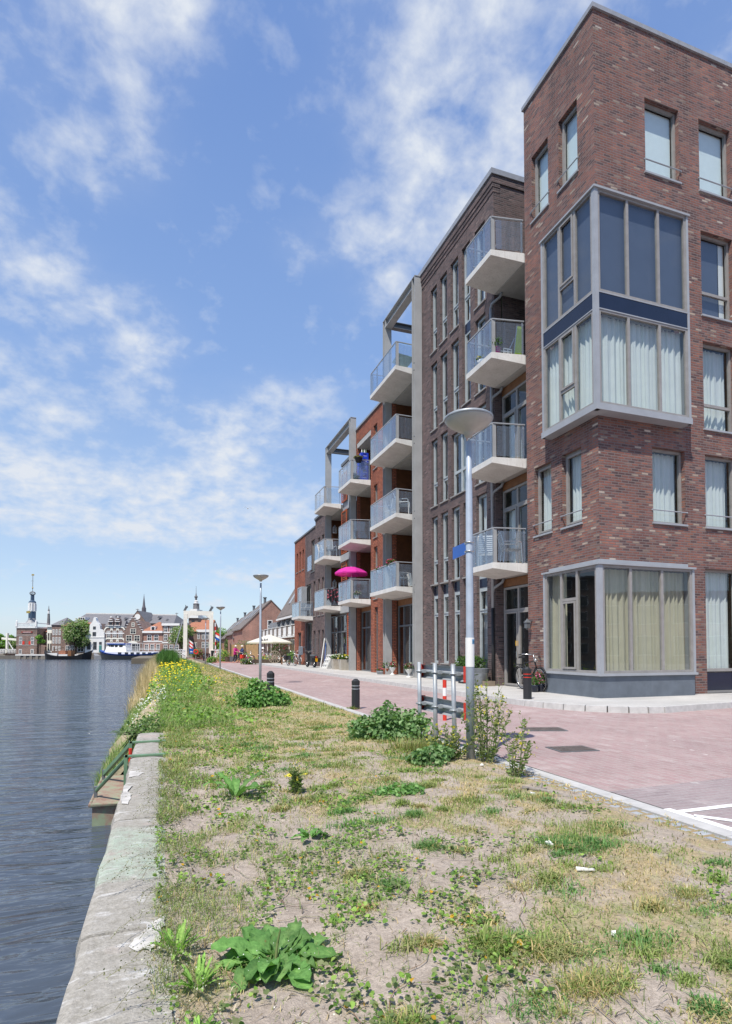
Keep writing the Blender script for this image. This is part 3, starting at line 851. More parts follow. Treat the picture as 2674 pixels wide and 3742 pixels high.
# upper bay
X0, Y0 = 9.94, 11.40
ub = bay('', X0, Y0, 13.56, 12.98, 7.17, 12.72, None, '')
ub.box(X0 - .02, XW - .003, Y0 - .02, 13.58, 7.17, 7.33); ub.box(XW - .003, 13.0, Y0 - .02, YT - .003, 7.17, 7.33)
bayo = ub.build('corner_bay', M['alu'], tw, label='two storey grey framed corner bay with a navy band')
nv = MB(); nv.box(X0 + .015, X0 + .04, Y0 + .11, 13.49, 9.72, 10.12); nv.box(X0 + .11, 12.91, Y0 + .015, Y0 + .04, 9.72, 10.12)
nv.build('navy_band', M['navy'], bayo)
fb = MB()
for zz in (9.70, 10.12): 
    fb.box(X0 + .005, X0 + .06, Y0 + .11, 13.49, zz - .012, zz + .016); fb.box(X0 + .11, 12.91, Y0 + .005, Y0 + .06, zz - .012, zz + .016)
fb.build('trim', M['alu'], bayo)
fl_ = MB().box(XW + .02, 12.7, YT + .02, 13.4, 9.75, 10.1); fl_.build('floor_slab', M['room'], bayo)
yL = (Y0 + .11, 12.18, 12.81, 13.49); xL = (X0 + .11, 10.98, 11.98, 12.91)
for (z0, z1, kind) in ((10.14, 12.72, 'screen'), (7.33, 9.70, 'curtain')):
    mid = z0 + .80
    window(bayo, 'X', X0, yL[0], yL[3], z0, z1, d=.02, vm=yL[1:3], hm=[(mid, yL[1], yL[2])], sash=[(yL[1] + .05, yL[2] - .05, mid + .04, z1 - .07)],
           fill=[(kind, yL[0] + .02, yL[3] - .02, z0 + .03, z1 - .04)], sill=False)
    window(bayo, 'Y', Y0, xL[0], xL[3], z0, z1, d=.02, vm=xL[1:3],
           fill=[(kind, xL[0] + .02, xL[3] - .02, z0 + (.14 if kind == 'screen' else .03), z1 - .04)] if kind == 'screen' else
           [('curtain', xL[0] + .02, xL[3] - .02, z0 + .03, z1 - .04)], sill=False)
# ground bay
gb = bay('', X0, Y0, 13.60, 12.98, .70, 3.37, None, '')
gb.box(X0 - .035, XW - .003, Y0 - .035, 13.62, .66, .72); gb.box(XW - .003, 13.01, Y0 - .035, YT - .003, .66, .72)
gb.box(X0 + .12, XW - .003, Y0 + .12, 13.5, 3.42, 3.52); gb.box(XW - .003, 12.9, Y0 + .12, YT - .003, 3.42, 3.52)
go = gb.build('ground_bay', M['alu'], tw, label='grey framed ground floor corner bay on a blue grey plinth')
pl = MB()
for (a, b_) in ((Y0 + .0, 12.75), (12.754, 13.57)): pl.box(X0 + .02, X0 + .06, max(a, Y0 + .06), b_, PZ - .05, .66)
for (a, b_) in ((X0 + .02, 11.5), (11.504, 12.95)): pl.box(a, b_, Y0 + .02, Y0 + .06, PZ - .05, .66)
pl.box(X0 + .06, XW, 13.53, 13.57, PZ - .05, .66); pl.box(12.91, 12.95, Y0 + .06, YT, PZ - .05, .66)
pl.build('plinth', M['plinth'], go)
yL = (Y0 + .11, 12.24, 12.86, 13.53); xL = (X0 + .11, 10.92, 11.92, 12.91)
window(go, 'X', X0, yL[0], yL[3], .72, 3.37, d=.02, vm=yL[1:3], hm=[(2.60, yL[1], yL[2])], sash=[(yL[1] + .05, yL[2] - .05, .80, 2.55)], fill=[('ecru', 12.95, yL[3] - .02, .75, 3.33)], sill=False, pane='pane')
window(go, 'Y', Y0, xL[0], xL[3], .72, 3.37, d=.02, vm=xL[1:3], fill=[('ecru', xL[0] + .02, xL[3] - .02, .76, 3.30)], sill=False)
# lantern on the tower wall beside the glass doors
ln = MB().box(XW - .16, XW, 14.55, 14.59, 2.13, 2.17).box(XW - .22, XW - .10, 14.51, 14.63, 1.93, 2.09)
ln.lathe([(.11, 0), (.02, .1), (.01, .12)], (XW - .16, 14.57, 2.09), 4, ph=.5).lathe([(.02, -.05), (.05, 0)], (XW - .16, 14.57, 1.93), 6)
ln.build('wall_lantern', M['frame_dark'], tw)

# ---- 2. dark brown block ---------------------------------------------
br = thing('brown_apartment_block', 'dark brown brick apartment block with tall slot windows and balconies beside the tower', 'apartment block', (XW, 19.5, 0))
BT = 17.30
cols = {'A': (20.74, 21.30), 'B': (19.86, 20.46), 'C': (18.95, 19.56), 'D': (18.07, 18.67), 'E': (17.05, 17.74)}
holes = []; spec = []
def add(c, z0, z1, hm=None, fill='curtain', a1=None, name='window', panel=None, sill=True):
    a0_, a1_ = cols[c]
    if a1 is not None: a0_ = a1
    holes.append((a0_, a1_, z0, z1)); spec.append((a0_, a1_, z0, z1, hm, fill, name, panel, sill))
for c in 'ABC':
    add(c, 13.34, 16.0, 14.22)
for (z0, z1) in ((10.14, 12.88), (7.04, 9.75)): add('A', z0, z1, z0 + .88)
add('B', 10.18, 12.88, 11.06); add('B', 7.04, 9.75, 7.93)
add('C', 10.18, 12.90, 11.05); add('C', 7.04, 9.40, 7.93, a1=18.42)
add('D', 10.18, 16.0, 14.1, panel=(12.80, 13.20)); add('D', 3.90, 6.6, 4.75)
add('E', 13.22, 16.0); add('E', 10.17, 12.80); add('E', 7.0, 9.70)
add('E', .13, 6.62, 2.60, panel=(3.40, 3.76), name='window')
for c in 'ABC': add(c, 3.90, 6.62, 4.78)
for c in 'ABCD': add(c, .78 if c != 'D' else .78, 3.86, 2.66, panel=(3.44, 3.86))
wb = MB()
wall(wb, 'X', XW, 16.5, 22.5, PZ - .1, 16.55, holes, .2)
wall(wb, 'Y', 16.5, XW, 14.5, 13.2, BT - .2, (), .1)
wall(wb, 'Y', 16.5, XW, 10.52, PZ - .1, 13.2, (), .1)
wall(wb, 'Y', 22.5, XW, 14.5, PZ, BT - .2, (), .1)
# corbelled courses under the roof edge
wb.box(XW - .02, XW + .25, 16.49, 22.52, 16.55, 16.72); wb.box(XW - .045, XW + .25, 16.475, 22.54, 16.72, 16.86); wb.box(XW - .07, XW + .25, 16.46, 22.56, 16.86, 17.12); wb.box(XW + .25, 14.5, 16.46, 16.7, 16.861, 17.12)
wb.box(XW + .2, 14.5, 16.52, 22.48, 17.0, 17.05)
wb.build('wall', M['brick_brown'], br)
cb = MB(); cb.box(XW - .11, XW + .2, 16.42, 22.6, 17.12, 17.30); cb.box(XW + .2, 14.5, 16.42, 16.7, 17.121, 17.299)
cb.build('coping', M['coping'], br)
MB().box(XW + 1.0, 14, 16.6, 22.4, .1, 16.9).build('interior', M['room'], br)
for (a0, a1, z0, z1, hm, fill, name, panel, sill) in spec:
    r_ = random.Random(int(a0 * 100 + z0 * 10))
    vm = [18.95] if abs(a0 - 18.42) < .01 else []
    H_ = [(hm, a0, a1)] if hm else []
    if panel: H_ += [(panel[0], a0, a1), (panel[1], a0, a1)]
    fl = [(fill, a0 + .04, a1 - .04, (panel[1] if panel and z0 < 5 and False else z0 + .04), z1 - .04)]
    if panel: fl = [(fill, a0 + .04, a1 - .04, z0 + .04, panel[0]), (fill, a0 + .04, a1 - .04, panel[1], z1 - .04)] if z1 - panel[1] > .3 else [(fill, a0 + .04, a1 - .04, z0 + .04, panel[0])]
    if r_.random() < .15: fl = [(k_, p, q - (q - p) * .35, r0, r1) for (k_, p, q, r0, r1) in fl]
    if a0 > 16.9 and a0 < 17.2 and z0 < 1:
        fl = [('board', a0 + .06, a1 - .06, z0 + .06, 2.55), ('curtain', a0 + .05, a1 - .05, 2.66, 3.36), ('curtain', a0 + .05, a1 - .05, 3.8, z1 - .05)]
    wn = window(br, 'X', XW, a0, a1, z0, z1, d=.11, vm=vm, hm=H_, fill=fl, fw=.085, mt='slotframe', sill=sill and z0 > .5, sillmat='frame', pane='pane_slot',
                sash=[(a0 + .055, a1 - .055, (hm or z0) + .04, min(z1, panel[0] if panel and panel[0] > (hm or z0) + .3 else z1) - .06)] if not vm else ())
    if panel: MB().box(XW + .10, XW + .14, a0 + .03, a1 - .03, panel[0] + .03, panel[1] - .03 if panel[1] < z1 else z1 - .03).build('panel', M['navy'], wn)
# loggia between the tower and the brown block
for z in (13.04, 9.9, 6.76, 3.6): MB().box(XW + .005, 12.2, 14.78, 16.48, z, z + .28).build('loggia_slab', M['soffit'], br)
lw = MB(); lw.box(12.2, 12.3, 14.76, 16.5, PZ, 17.0); lw.box(10.55, 12.2, 16.44, 16.49, 10.2, 13.04); lw.box(XW + .02, 12.2, 14.752, 14.80, 10.2, 13.04)
lw.build('loggia_wall', M['brick_brown'], br)
for (z0, z1, tr_) in ((7.04, 9.88, 8.95), (3.88, 6.74, 5.85), (PZ, 3.58, 2.55)):
    MB().box(10.50, 10.56, 14.78, 16.46, z1 - .26, z1).build('fascia', M['woodor'], br)
    ground = z0 < 1
    dr = window(br, 'X', 10.48, 14.78, 16.42, z0, z1 - .28, d=.0, vm=(15.6,), hm=[(tr_, 14.84, 16.36)], fw=.07, mt='frame',
                fill=([] if ground else [('curtain', 15.66, 16.34, z0 + .05, tr_ - .05)]), sill=False, name='door_front',
                sash=[(14.85, 15.56, z0 + .05, tr_ - .05), (15.64, 16.35, z0 + .05, tr_ - .05)])
    hd = MB().tube([(10.44, 15.66, z0 + .92), (10.44, 15.66, z0 + 1.12)], .012, 6); hd.build('handle', M['chrome'], dr)
    if ground:
        MB().box(10.47, 10.475, 15.62, 15.75, 1.42, 1.58).build('notice', plain('yellow_card', (.75, .42, .02), .5), dr)
for z in (3.88, 7.03, 10.2, 13.34): balcony(br, 14.98, 16.52, z, 14.80, 16.5, nposts=2)
# downpipe
dp = MB()
for z in (13.05, 9.9, 6.75, 3.6):
    dp.tube([(10.42, 16.30, z), (10.40, 16.38, z - .12), (10.2, 16.56, z - .3), (10.17, 16.58, z - .45)], .045, 8)
dp.tube([(10.17, 16.58, 12.6), (10.17, 16.58, 2.6)], .045, 8)
dp.mat(1).tube([(10.17, 16.58, 2.65), (10.17, 16.58, PZ)], .055, 8)
dp.build('downpipe', [M['alu'], M['black']], br, smooth=True)

# ---- steel portal frames ----------------------------------------------
def hcol(mb, x0, x1, y0, y1, z0, z1, f=.03):
    """rolled H column, flange faces towards -Y and +Y"""
    mb.box(x0, x1, y0, y0 + f, z0, z1); mb.box(x0, x1, y1 - f, y1, z0, z1); mb.box((x0 + x1) / 2 - .012, (x0 + x1) / 2 + .012, y0 + f, y1 - f, z0, z1)
def steel_frame(par, ya, yb, zt, slabs):
    b = MB(); hcol(b, 9.9, 10.235, ya, ya + .3, PZ, zt)
    o = b.build('steel_post', M['steel'], par)
    st = MB()
    for z in slabs:
        for dz in (.05, -.25): st.box(9.9, 10.0, ya + .03, ya + .14, z + dz - .01, z + dz + .01)
    st.build('stiffener', M['steel_dk'], o)
    b = MB(); hcol(b, 9.9, 10.235, yb, yb + .3, PZ, zt - .02)
    b.build('steel_post', M['steel'], par)
    b = MB(); h = .42
    b.box(9.9, 10.235, ya - .02, yb + .32, zt, zt + .03); b.box(9.9, 10.235, ya + .3, yb, zt - h, zt - h + .03); b.box(10.05, 10.08, ya + .3, yb, zt - h + .03, zt)
    b.build('steel_beam', M['steel'], par)
    b = MB(); b.box(10.24, 13.4, yb + .02, yb + .28, zt - .03, zt - .004); b.box(10.24, 13.4, yb + .02, yb + .28, zt - .30, zt - .27); b.box(10.24, 13.4, yb + .13, yb + .155, zt - .27, zt - .03)
    b.build('steel_beam', M['steel_dk'], par)

# ---- 3. orange brick block ----------------------------------------------
og = thing('orange_apartment_block', 'orange brick apartment block with a tall grey steel frame round its long balconies', 'apartment block', (XW, 27, 0))
OT = 13.66
holes = []
for (z0, z1) in ((10.62, 12.90), (8.55, 9.78), (5.40, 6.57)):
    holes += [(26.28, 26.84, z0 - 1.5 if z0 < 10 else z0, z1), (27.60, 28.15, z0 - 1.5 if z0 < 10 else z0, z1)]
holes += [(26.28, 26.84, PZ - .1, 3.47), (27.56, 28.04, PZ - .1, 3.47)]
wb = MB()
wall(wb, 'X', XW, 25.92, 28.58, PZ - .1, 12.9, holes, .2)
wall(wb, 'X', XW, 25.92, 31.2, 12.9, OT, (), .2)
wall(wb, 'X', XW, 30.9, 31.18, 10.2, 12.9, (), .2)
wall(wb, 'Y', 31.2, XW, 13, 12.4, OT, (), .2)
wall(wb, 'Y', 25.92, XW, 10.47, PZ - .1, 13.1, (), .1)
wall(wb, 'Y', 28.58, XW, 10.47, PZ - .1, 12.9, (), .1)
wall(wb, 'Y', 25.92, XW, 13.5, 13.1, OT, (), .2)
wb.box(XW + .21, 13.4, 25.94, 31.18, OT - .12, OT - .06)
wb.build('wall', M['brick_orange'], og)
cb = MB(); cb.box(XW - .06, XW + .25, 25.86, 31.26, OT, OT + .1); cb.box(XW + .25, 13.5, 25.86, 26.1, OT + .001, OT + .099); cb.build('coping', M['coping'], og)
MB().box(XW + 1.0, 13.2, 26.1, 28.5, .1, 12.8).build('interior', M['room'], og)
for h in holes:
    z0, z1 = max(h[2], PZ), h[3]
    window(og, 'X', XW, h[0], h[1], z0, z1, d=.11, fw=.055, hm=[(2.67, h[0], h[1]), (.75, h[0], h[1])] if z0 < 1 else [(z0 + .9, h[0], h[1])],
           fill=[('curtain', h[0] + .04, h[1] - .04, z0 + .05 if z0 > 1 else .78, z1 - .04)], sill=z0 > 1, sillmat='frame', mt='frame_dark' if z0 < 1 else 'frame')
def loggia(par, ya, yb, zs, top, wood='wood', deep=2.0, brickside=None):
    """open recessed balcony bay: floors, wooden far side wall, wooden back wall with glass doors"""
    for z in zs: MB().box(XW + .005, XW + deep, ya + .02, yb - .02, z - .29, z).build('loggia_slab', M['soffit'], par)
    wb_ = MB()
    wb_.box(XW + .21, XW + deep, yb - .05, yb - .01, PZ, top - .3); wb_.box(XW + deep, XW + deep + .06, ya + .02, yb - .02, PZ, top - .3)
    wb_.build('wood_cladding', M[wood], par)
    if brickside:
        q = MB(); q.box(XW + .006, XW + .20, yb - .09, yb - .006, PZ, top - .3); q.build('side_wall', M[brickside], par)
loggia(og, 22.52, 25.60, (3.92, 7.05, 10.2, 13.33), 13.4, brickside='brick_orange')
MB().box(XW + .01, XW + 2, 22.52, 25.6, 13.05, 13.32).build('roof_slab', M['soffit'], og)
for z in (3.95, 7.05, 10.22, 13.35): balcony(og, 22.57, 25.78, z, 22.60, 25.75, Xw=10.1 + .14, nposts=3, endpost=False)
fr_ = window(og, 'X', 10.50, 22.6, 25.48, PZ, 3.35, d=0, vm=(23.3, 24.05, 24.8), hm=[(2.4, 22.66, 25.42)], fill=[('curtain', 23.4, 23.75, .2, 2.35), ('curtain', 24.2, 24.6, .2, 2.35)], sill=False, mt='frame_dark', name='door_front')
MB().box(10.50, 10.55, 22.55, 25.5, 3.36, 3.63).build('fascia', M['woodor'], og)
steel_frame(og, 22.14, 25.60, 17.1, (3.95, 7.05, 10.22, 13.35))
cl = MB(); cl.box(9.95, 10.24, 25.62, 25.88, PZ, 13.0)

# ---- 4. louvred block ----------------------------------------------------
lv = thing('louvred_apartment_block', 'apartment block with orange wooden louvre shutters and a lower grey steel frame', 'apartment block', (XW, 32.5, 0))
loggia(lv, 28.62, 30.95, (3.92, 7.05, 10.2), 12.9, brickside='brick_orange')
MB().box(XW + .01, XW + 2, 28.6, 30.9, 12.62, 12.88).build('roof_slab', M['soffit'], lv)
for z in (3.94, 7.06, 10.22): balcony(lv, 28.82, 31.05, z, 28.62, 31.0, nposts=2)
window(lv, 'X', 10.50, 28.7, 30.8, PZ, 3.4, d=0, vm=(29.4, 30.1), hm=[(2.5, 29.0, 30.75)], sill=False, mt='frame_dark', name='door_front', fill=[])
MB().box(10.50, 10.55, 28.62, 30.85, 3.41, 3.63).build('fascia', M['woodor'], lv)
pn = MB()
pn.box(10.40, 10.46, 31.2, 34.1, 9.75, 12.55); pn.build('grey_panel', M['alu'], lv)
MB().box(10.30, 13, 31.15, 34.2, 12.55, 12.72).build('coping', M['frame_dark'], lv)
MB().box(10.95, 13, 31.2, 34.1, PZ, 12.5).build('interior', M['room'], lv)
MB().box(10.24, 10.6, 31.22, 31.86, PZ, 9.75).build('column', M['steel_dk'], lv)
for z in (3.50, 6.6): MB().box(10.22, 10.5, 31.22, 34.1, z, z + .42).build('floor_beam', M['steel'], lv)
def louvre(par, y0, y1, z0, z1, x=10.28):
    b = MB()
    b.box(x, x + .05, y0, y0 + .09, z0, z1); b.box(x, x + .05, y1 - .09, y1, z0, z1)
    b.box(x, x + .05, y0 + .09, y1 - .09, z0, z0 + .08); b.box(x, x + .05, y0 + .09, y1 - .09, z1 - .08, z1)
    n = int((z1 - z0 - .2) / .115)
    for i in range(n):
        z = z0 + .12 + i * .115
        b.hexa([(x + .0, y0 + .09, z), (x + .05, y0 + .09, z + .045), (x + .05, y1 - .09, z + .045), (x, y1 - .09, z), (x, y0 + .09, z + .035), (x + .05, y0 + .09, z + .07), (x + .05, y1 - .09, z + .07), (x, y1 - .09, z + .035)])
    b.build('louvre_shutter', M['louvre'], par)
for (z0, z1) in ((9.75 + .5, 12.0), (7.1, 9.7), (4.0, 6.55)):
    louvre(lv, 33.0, 34.05, z0, z1)
    window(lv, 'X', 10.42, 31.9, 32.95, z0, z1, d=.02, fill=[('curtain', 32.4, 32.9, z0 + .05, z1 - .05)], sill=False, mt='louvre', vm=(32.45,))
louvre(lv, 32.25, 32.85, .2, 3.45)
window(lv, 'X', 10.46, 32.9, 36.9, PZ, 3.45, d=0, vm=(33.6, 34.6, 35.5, 36.2), hm=[(2.4, 33.0, 36.8)], fill=[('white', 33.2, 33.5, .3, 2.3), ('curtain', 34.9, 35.3, .3, 2.35)], sill=False, mt='frame_dark', name='door_front')
steel_frame(lv, 31.0, 36.1, 14.4, ())
tb = MB().box(10.0, 10.24, 34.2, 34.3, 12.0, 12.1)

# ---- 5. brown and orange far block ------------------------------------------
fb_ = thing('stepped_apartment_block', 'low brown and orange brick apartment block at the far end of the row', 'apartment block', (XW, 41, 0))
loggia(fb_, 34.15, 37.35, (3.92, 7.03, 10.22), 10.3, brickside='brick_brown')
MB().box(XW + .01, XW + 2, 34.15, 37.3, 9.94, 10.2).build('roof_slab', M['soffit'], fb_)
for z in (3.95, 7.0, 10.22): balcony(fb_, 34.15, 36.45, z, 34.0, 36.5, nposts=1)
hb = []
for c in ((37.95, 38.5), (39.0, 39.55)): hb += [(*c, 7.6, 9.12), (*c, 3.67, 6.22), (*c, PZ - .1, 2.65)]
hb += [(40.2, 40.85, PZ - .1, 2.65), (40.25, 40.85, 3.67, 6.2), (40.45, 41.55, 6.95, 9.25), (41.4, 43.1, PZ + .02, 3.3), (41.5, 43.1, 3.8, 6.15)]
wb = MB(); wall(wb, 'X', XW, 37.35, 43.4, PZ - .1, 10.05, hb, .2); wall(wb, 'X', XW - .004, 37.35, 40.3, 10.05, 10.42, (), .1)
wall(wb, 'Y', 37.35, XW, XW + .22, PZ, 10.4, (), .1); wall(wb, 'Y', 37.35, XW, 14, 10.0, 10.45, (), .1)
wb.box(XW - .03, XW + .2, 37.34, 40.32, 10.42, 10.52)
wb.build('wall', M['brick_brown'], fb_)
ho = [(y, y + .52, 7.50, 9.05) for y in (43.85, 44.9, 45.95)] + [(44.7, 46.0, PZ, 2.65)]
wb = MB(); wall(wb, 'X', XW - .003, 43.4, 47.15, PZ - .1, 10.05, ho, .2); wall(wb, 'Y', 47.15, XW, 15, PZ, 10.0, (), .1)
wb.build('wall', M['brick_orange'], fb_)
cb = MB(); cb.box(XW - .06, XW + .2, 40.32, 47.2, 10.05, 10.16); cb.box(XW - .08, XW + .2, 37.3, 40.36, 10.52, 10.66); cb.build('coping', M['frame_dark'], fb_)
MB().box(XW + .9, 14, 37.4, 47.0, .1, 9.9).build('interior', M['room'], fb_)
for h in hb + ho:
    z0 = max(h[2], PZ)
    window(fb_, 'X', XW, h[0], h[1], z0, h[3], d=.11, fw=.055, fill=[('curtain', h[0] + .04, h[1] - .2, z0 + .04, h[3] - .04)] if h[1] - h[0] < .7 else [], vm=((h[0] + h[1]) / 2,) if h[1] - h[0] > .7 else (), sillmat='frame', mt='frame_dark' if z0 < 1 else 'frame', sill=z0 > 1)
bb = MB(); bb.box(9.85, 10.3, 42.9, 44.3, 3.72, 3.8); bb.box(9.85, 10.3, 42.9, 44.3, 5.95, 6.05); bb.box(9.85, 9.93, 42.9, 43.0, 3.8, 5.95); bb.box(9.85, 9.93, 44.2, 44.3, 3.8, 5.95); bb.box(9.93, 10.26, 42.9, 42.93, 3.8, 5.95)
bo = bb.build('box_window', M['alu'], fb_); MB().box(9.88, 9.89, 43.0, 44.2, 3.8, 5.95).build('pane', M['pane'], bo); MB().box(10.2, 10.21, 43.0, 44.2, 3.8, 5.95).build('blind', M['blind'], bo)
balcony(fb_, 41.0, 43.35, 3.70, 40.95, 43.3, nposts=1)
jb = MB().box(9.98, 10.0, 40.4, 41.6, 7.0, 8.05); jb.build('glass_panel', M['panel'], fb_)
# ------------------------------------------------------------------ street furniture
def lamp(x, y, label, z=-.02):
    t = thing('street_lamp', label, 'street lamp', (x, y, z), 0, 'street lamps along the kerb', local=True)
    MB().tube([(0, 0, -.1), (0, 0, 1.45), (0, 0, 1.5), (0, 0, 3.3), (0, 0, 3.32), (0, 0, 3.78)], [.051, .05, .045, .039, .034, .033], 14).build('pole', M['galvp'], t, smooth=True)
    hd = MB().lathe([(.045, 3.84), (.055, 3.875), (.085, 3.892), (.13, 3.915), (.19, 3.95), (.24, 3.985), (.274, 4.024), (.28, 4.04)], n=36).build('lamp_bowl', M['lampbowl'], t, smooth=True)
    MB().lathe([(.282, 4.036), (.288, 4.04), (.288, 4.062), (.27, 4.075), (.2, 4.095), (.1, 4.108), (.01, 4.11)], n=36).build('lamp_lid', M['galv'], t, smooth=True)
    return t
l1 = lamp(3.40, 6.05, 'tall grey street lamp with blue street sign, nearest, beside the steel barrier')
lamp(3.42, 21.6, 'grey street lamp standing behind the black bollard in a leafy bush')
lamp(3.53, 38.5, 'thin grey street lamp right of the white drawbridge portal')
lamp(3.56, 52.4, 'distant thin street lamp seen inside the white drawbridge portal')
# street name sign on the nearest lamp
sg = thing('street_sign', 'small blue street name plate strapped to the nearest lamp post', 'street sign', (3.40, 6.05, 2.5))
s_ = MB(); s_.hexa([(3.388, 6.12, 2.435), (3.4, 6.12, 2.435), (3.43, 6.50, 2.425), (3.418, 6.50, 2.425), (3.388, 6.12, 2.575), (3.4, 6.12, 2.575), (3.43, 6.50, 2.575), (3.418, 6.50, 2.575)])
s_.build('plate', M['blue'], sg)
b = MB()
for z in (2.455, 2.56):
    b.torus((3.40, 6.05, z), .05, .006, 20, 6, 'z'); b.box(3.385, 3.402, 6.09, 6.14, z - .01, z + .01)
b.build('bracket', M['chrome'], sg)
# paper notice round the pole
po = thing('paper_notice', 'white paper notice with a small blue emblem taped round the nearest lamp post', 'notice', (3.4, 6.05, 1.28))
def wrap(mb, a0, a1, z0, z1, r):
    n = 10; vs = []
    for i in range(n + 1):
        a = a0 + (a1 - a0) * i / n
        vs += [(3.4 + r * math.cos(a), 6.05 + r * math.sin(a), z0), (3.4 + r * math.cos(a), 6.05 + r * math.sin(a), z1)]
    mb.add(vs, [(2 * i, 2 * i + 2, 2 * i + 3, 2 * i + 1) for i in range(n)]); return mb
wrap(MB(), R(150), R(320), 1.10, 1.44, .0525).build('sheet', M['white'], po)
em = MB(); wrap(em, R(270), R(316), 1.365, 1.42, .0537); em.build('emblem', plain('pale_blue_print', (.12, .32, .55), .5), po)
em = MB()
for a in (278, 292, 306): wrap(em, R(a), R(a + 5), 1.37, 1.405, .0546)
em.build('emblem_tower', M['navy'], po)

# steel barrier
gr = thing('crash_barrier', 'low steel crash barrier of two rails with red end caps on three galvanised posts', 'barrier', (3.55, 7.2, 0))
for (y, dz, dx) in ((7.81, 1.12, 0), (7.29, 1.115, .0), (6.76, 1.11, .015)):
    MB().tube([(3.56 + dx, y, -.2), (3.55, y, dz)], .029, 12).build('post', M['galv'], gr, smooth=True)
for (z0, z1) in ((.89, 1.085), (.415, .625)):
    h = z1 - z0
    pf = [(0, 0), (.0, .055), (.04, .075), (.04, .10), (.0, .12)]
    pr = [(.0, z0), (.045, z0 + h * .16), (.045, z0 + h * .34), (.0, z0 + h * .46), (0, z0 + h * .54), (.045, z0 + h * .66), (.045, z0 + h * .84), (.0, z1)]
    poly = [(3.635 + a, 6.56, z) for a, z in pr] + [(3.628 + a, 6.56, z) for a, z in reversed(pr)]
    ro = MB().prism(poly, (0, 1.36, 0)).build('rail', M['galv'], gr)
    for (ya, yb, nm) in ((6.51, 6.56, 0), (7.92, 7.96, 1)):
        e = MB().prism([(3.70, ya, z0), (3.62, ya, z0), (3.62, ya, z1), (3.70, ya, z1)], (0, yb - ya, 0))
        e.box(3.612, 3.62, ya - (0 if nm == 0 else .04), yb + (.04 if nm == 0 else 0), z0 - .004, z1 + .004)
        e.build('end_cap', M['red'], ro)
    for y in (7.81, 7.29, 6.76):
        c = MB(); c.box(3.58, 3.632, y - .07, y + .09, (z0 + z1) / 2 - .022, (z0 + z1) / 2 + .022); c.tube([(3.50, y, (z0 + z1) / 2), (3.62, y, (z0 + z1) / 2)], .014, 6)
        c.torus((3.553, y, (z0 + z1) / 2), .037, .008, 14, 5, 'z')
        c.build('clamp', M['galv'], ro)

def bollard(x, y, z, h, w, label, bands, slant=0, rz=0):
    t = thing('bollard', label, 'bollard', (x, y, z), rz, 'black plastic bollards', local=True)
    b = MB(); n = 10
    r = w / 2
    b.lathe([(r, -.1), (r, h * .66), (r * .86, h * .665), (r * .86, h * .70), (r, h * .705), (r, h * .76), (r * .86, h * .765), (r * .86, h * .80), (r, h * .805), (r, h * .93), (r * .4, h), (.01, h * 1.005)], n=8, ph=.5)
    b.build('body', M['black'], t)
    c = MB()
    for q in (.68, .78): c.lathe([(r * .93, h * (q - .014)), (r * .93, h * (q + .014))], n=8, ph=.5)
    c.build('band', M[bands], t)
    return t
bollard(4.02, 12.2, -.02, .68, .18, 'black bollard with two pale bands at the grass edge left of the barrier', 'alu')
bollard(2.5, 14.2, -.02, .80, .19, 'black pointed bollard half hidden in a leafy mallow bush', 'alu')
bollard(8.2, 11.86, .13, .76, .20, 'black bollard with two red bands at the pavement corner near the tower', 'red')
bollard(4.76, 73, 0, .8, .2, 'small distant bollard at the mouth of the cycle path', 'alu')
bollard(5.5, 74, 0, .8, .2, 'distant dark bollard beside the green sign board', 'alu')
mp_ = thing('marker_post', 'thin red and white striped marker post on the road behind the barrier', 'marker post', (4.92, 9.7, 0))
for i in range(5):
    MB().lathe([(.036, .15 * i), (.036, .15 * i + .149)], (4.92, 9.7, 0), 14).build('stripe_band', M['red' if i % 2 == 0 else 'white'], mp_, smooth=False)

def cover(cx, cy, lx, ly, rz, label):
    t = thing('manhole_cover', label, 'manhole cover', (cx, cy, 0.0), rz, 'manhole covers in the road', local=True)
    MB().box(-lx / 2, lx / 2, -ly / 2, ly / 2, .001, .009).build('frame', M['frame_dark'], t)
    b = MB().box(-lx / 2 + .03, lx / 2 - .03, -ly / 2 + .03, ly / 2 - .03, .009, .012)
    for i in range(9):
        x = -lx / 2 + .06 + i * (lx - .12) / 8
        b.box(x - .012, x + .012, -ly / 2 + .06, ly / 2 - .06, .012, .015)
    b.build('lid', plain('rusty_iron', (.125, .105, .095), .8, .2, .3, 9), t)
cover(5.07, 6.36, .55, .40, R(-7), 'grey iron manhole cover nearer the grass edge')
cover(5.88, 8.07, .66, .42, R(-18), 'rusty manhole cover further out towards the pavement')

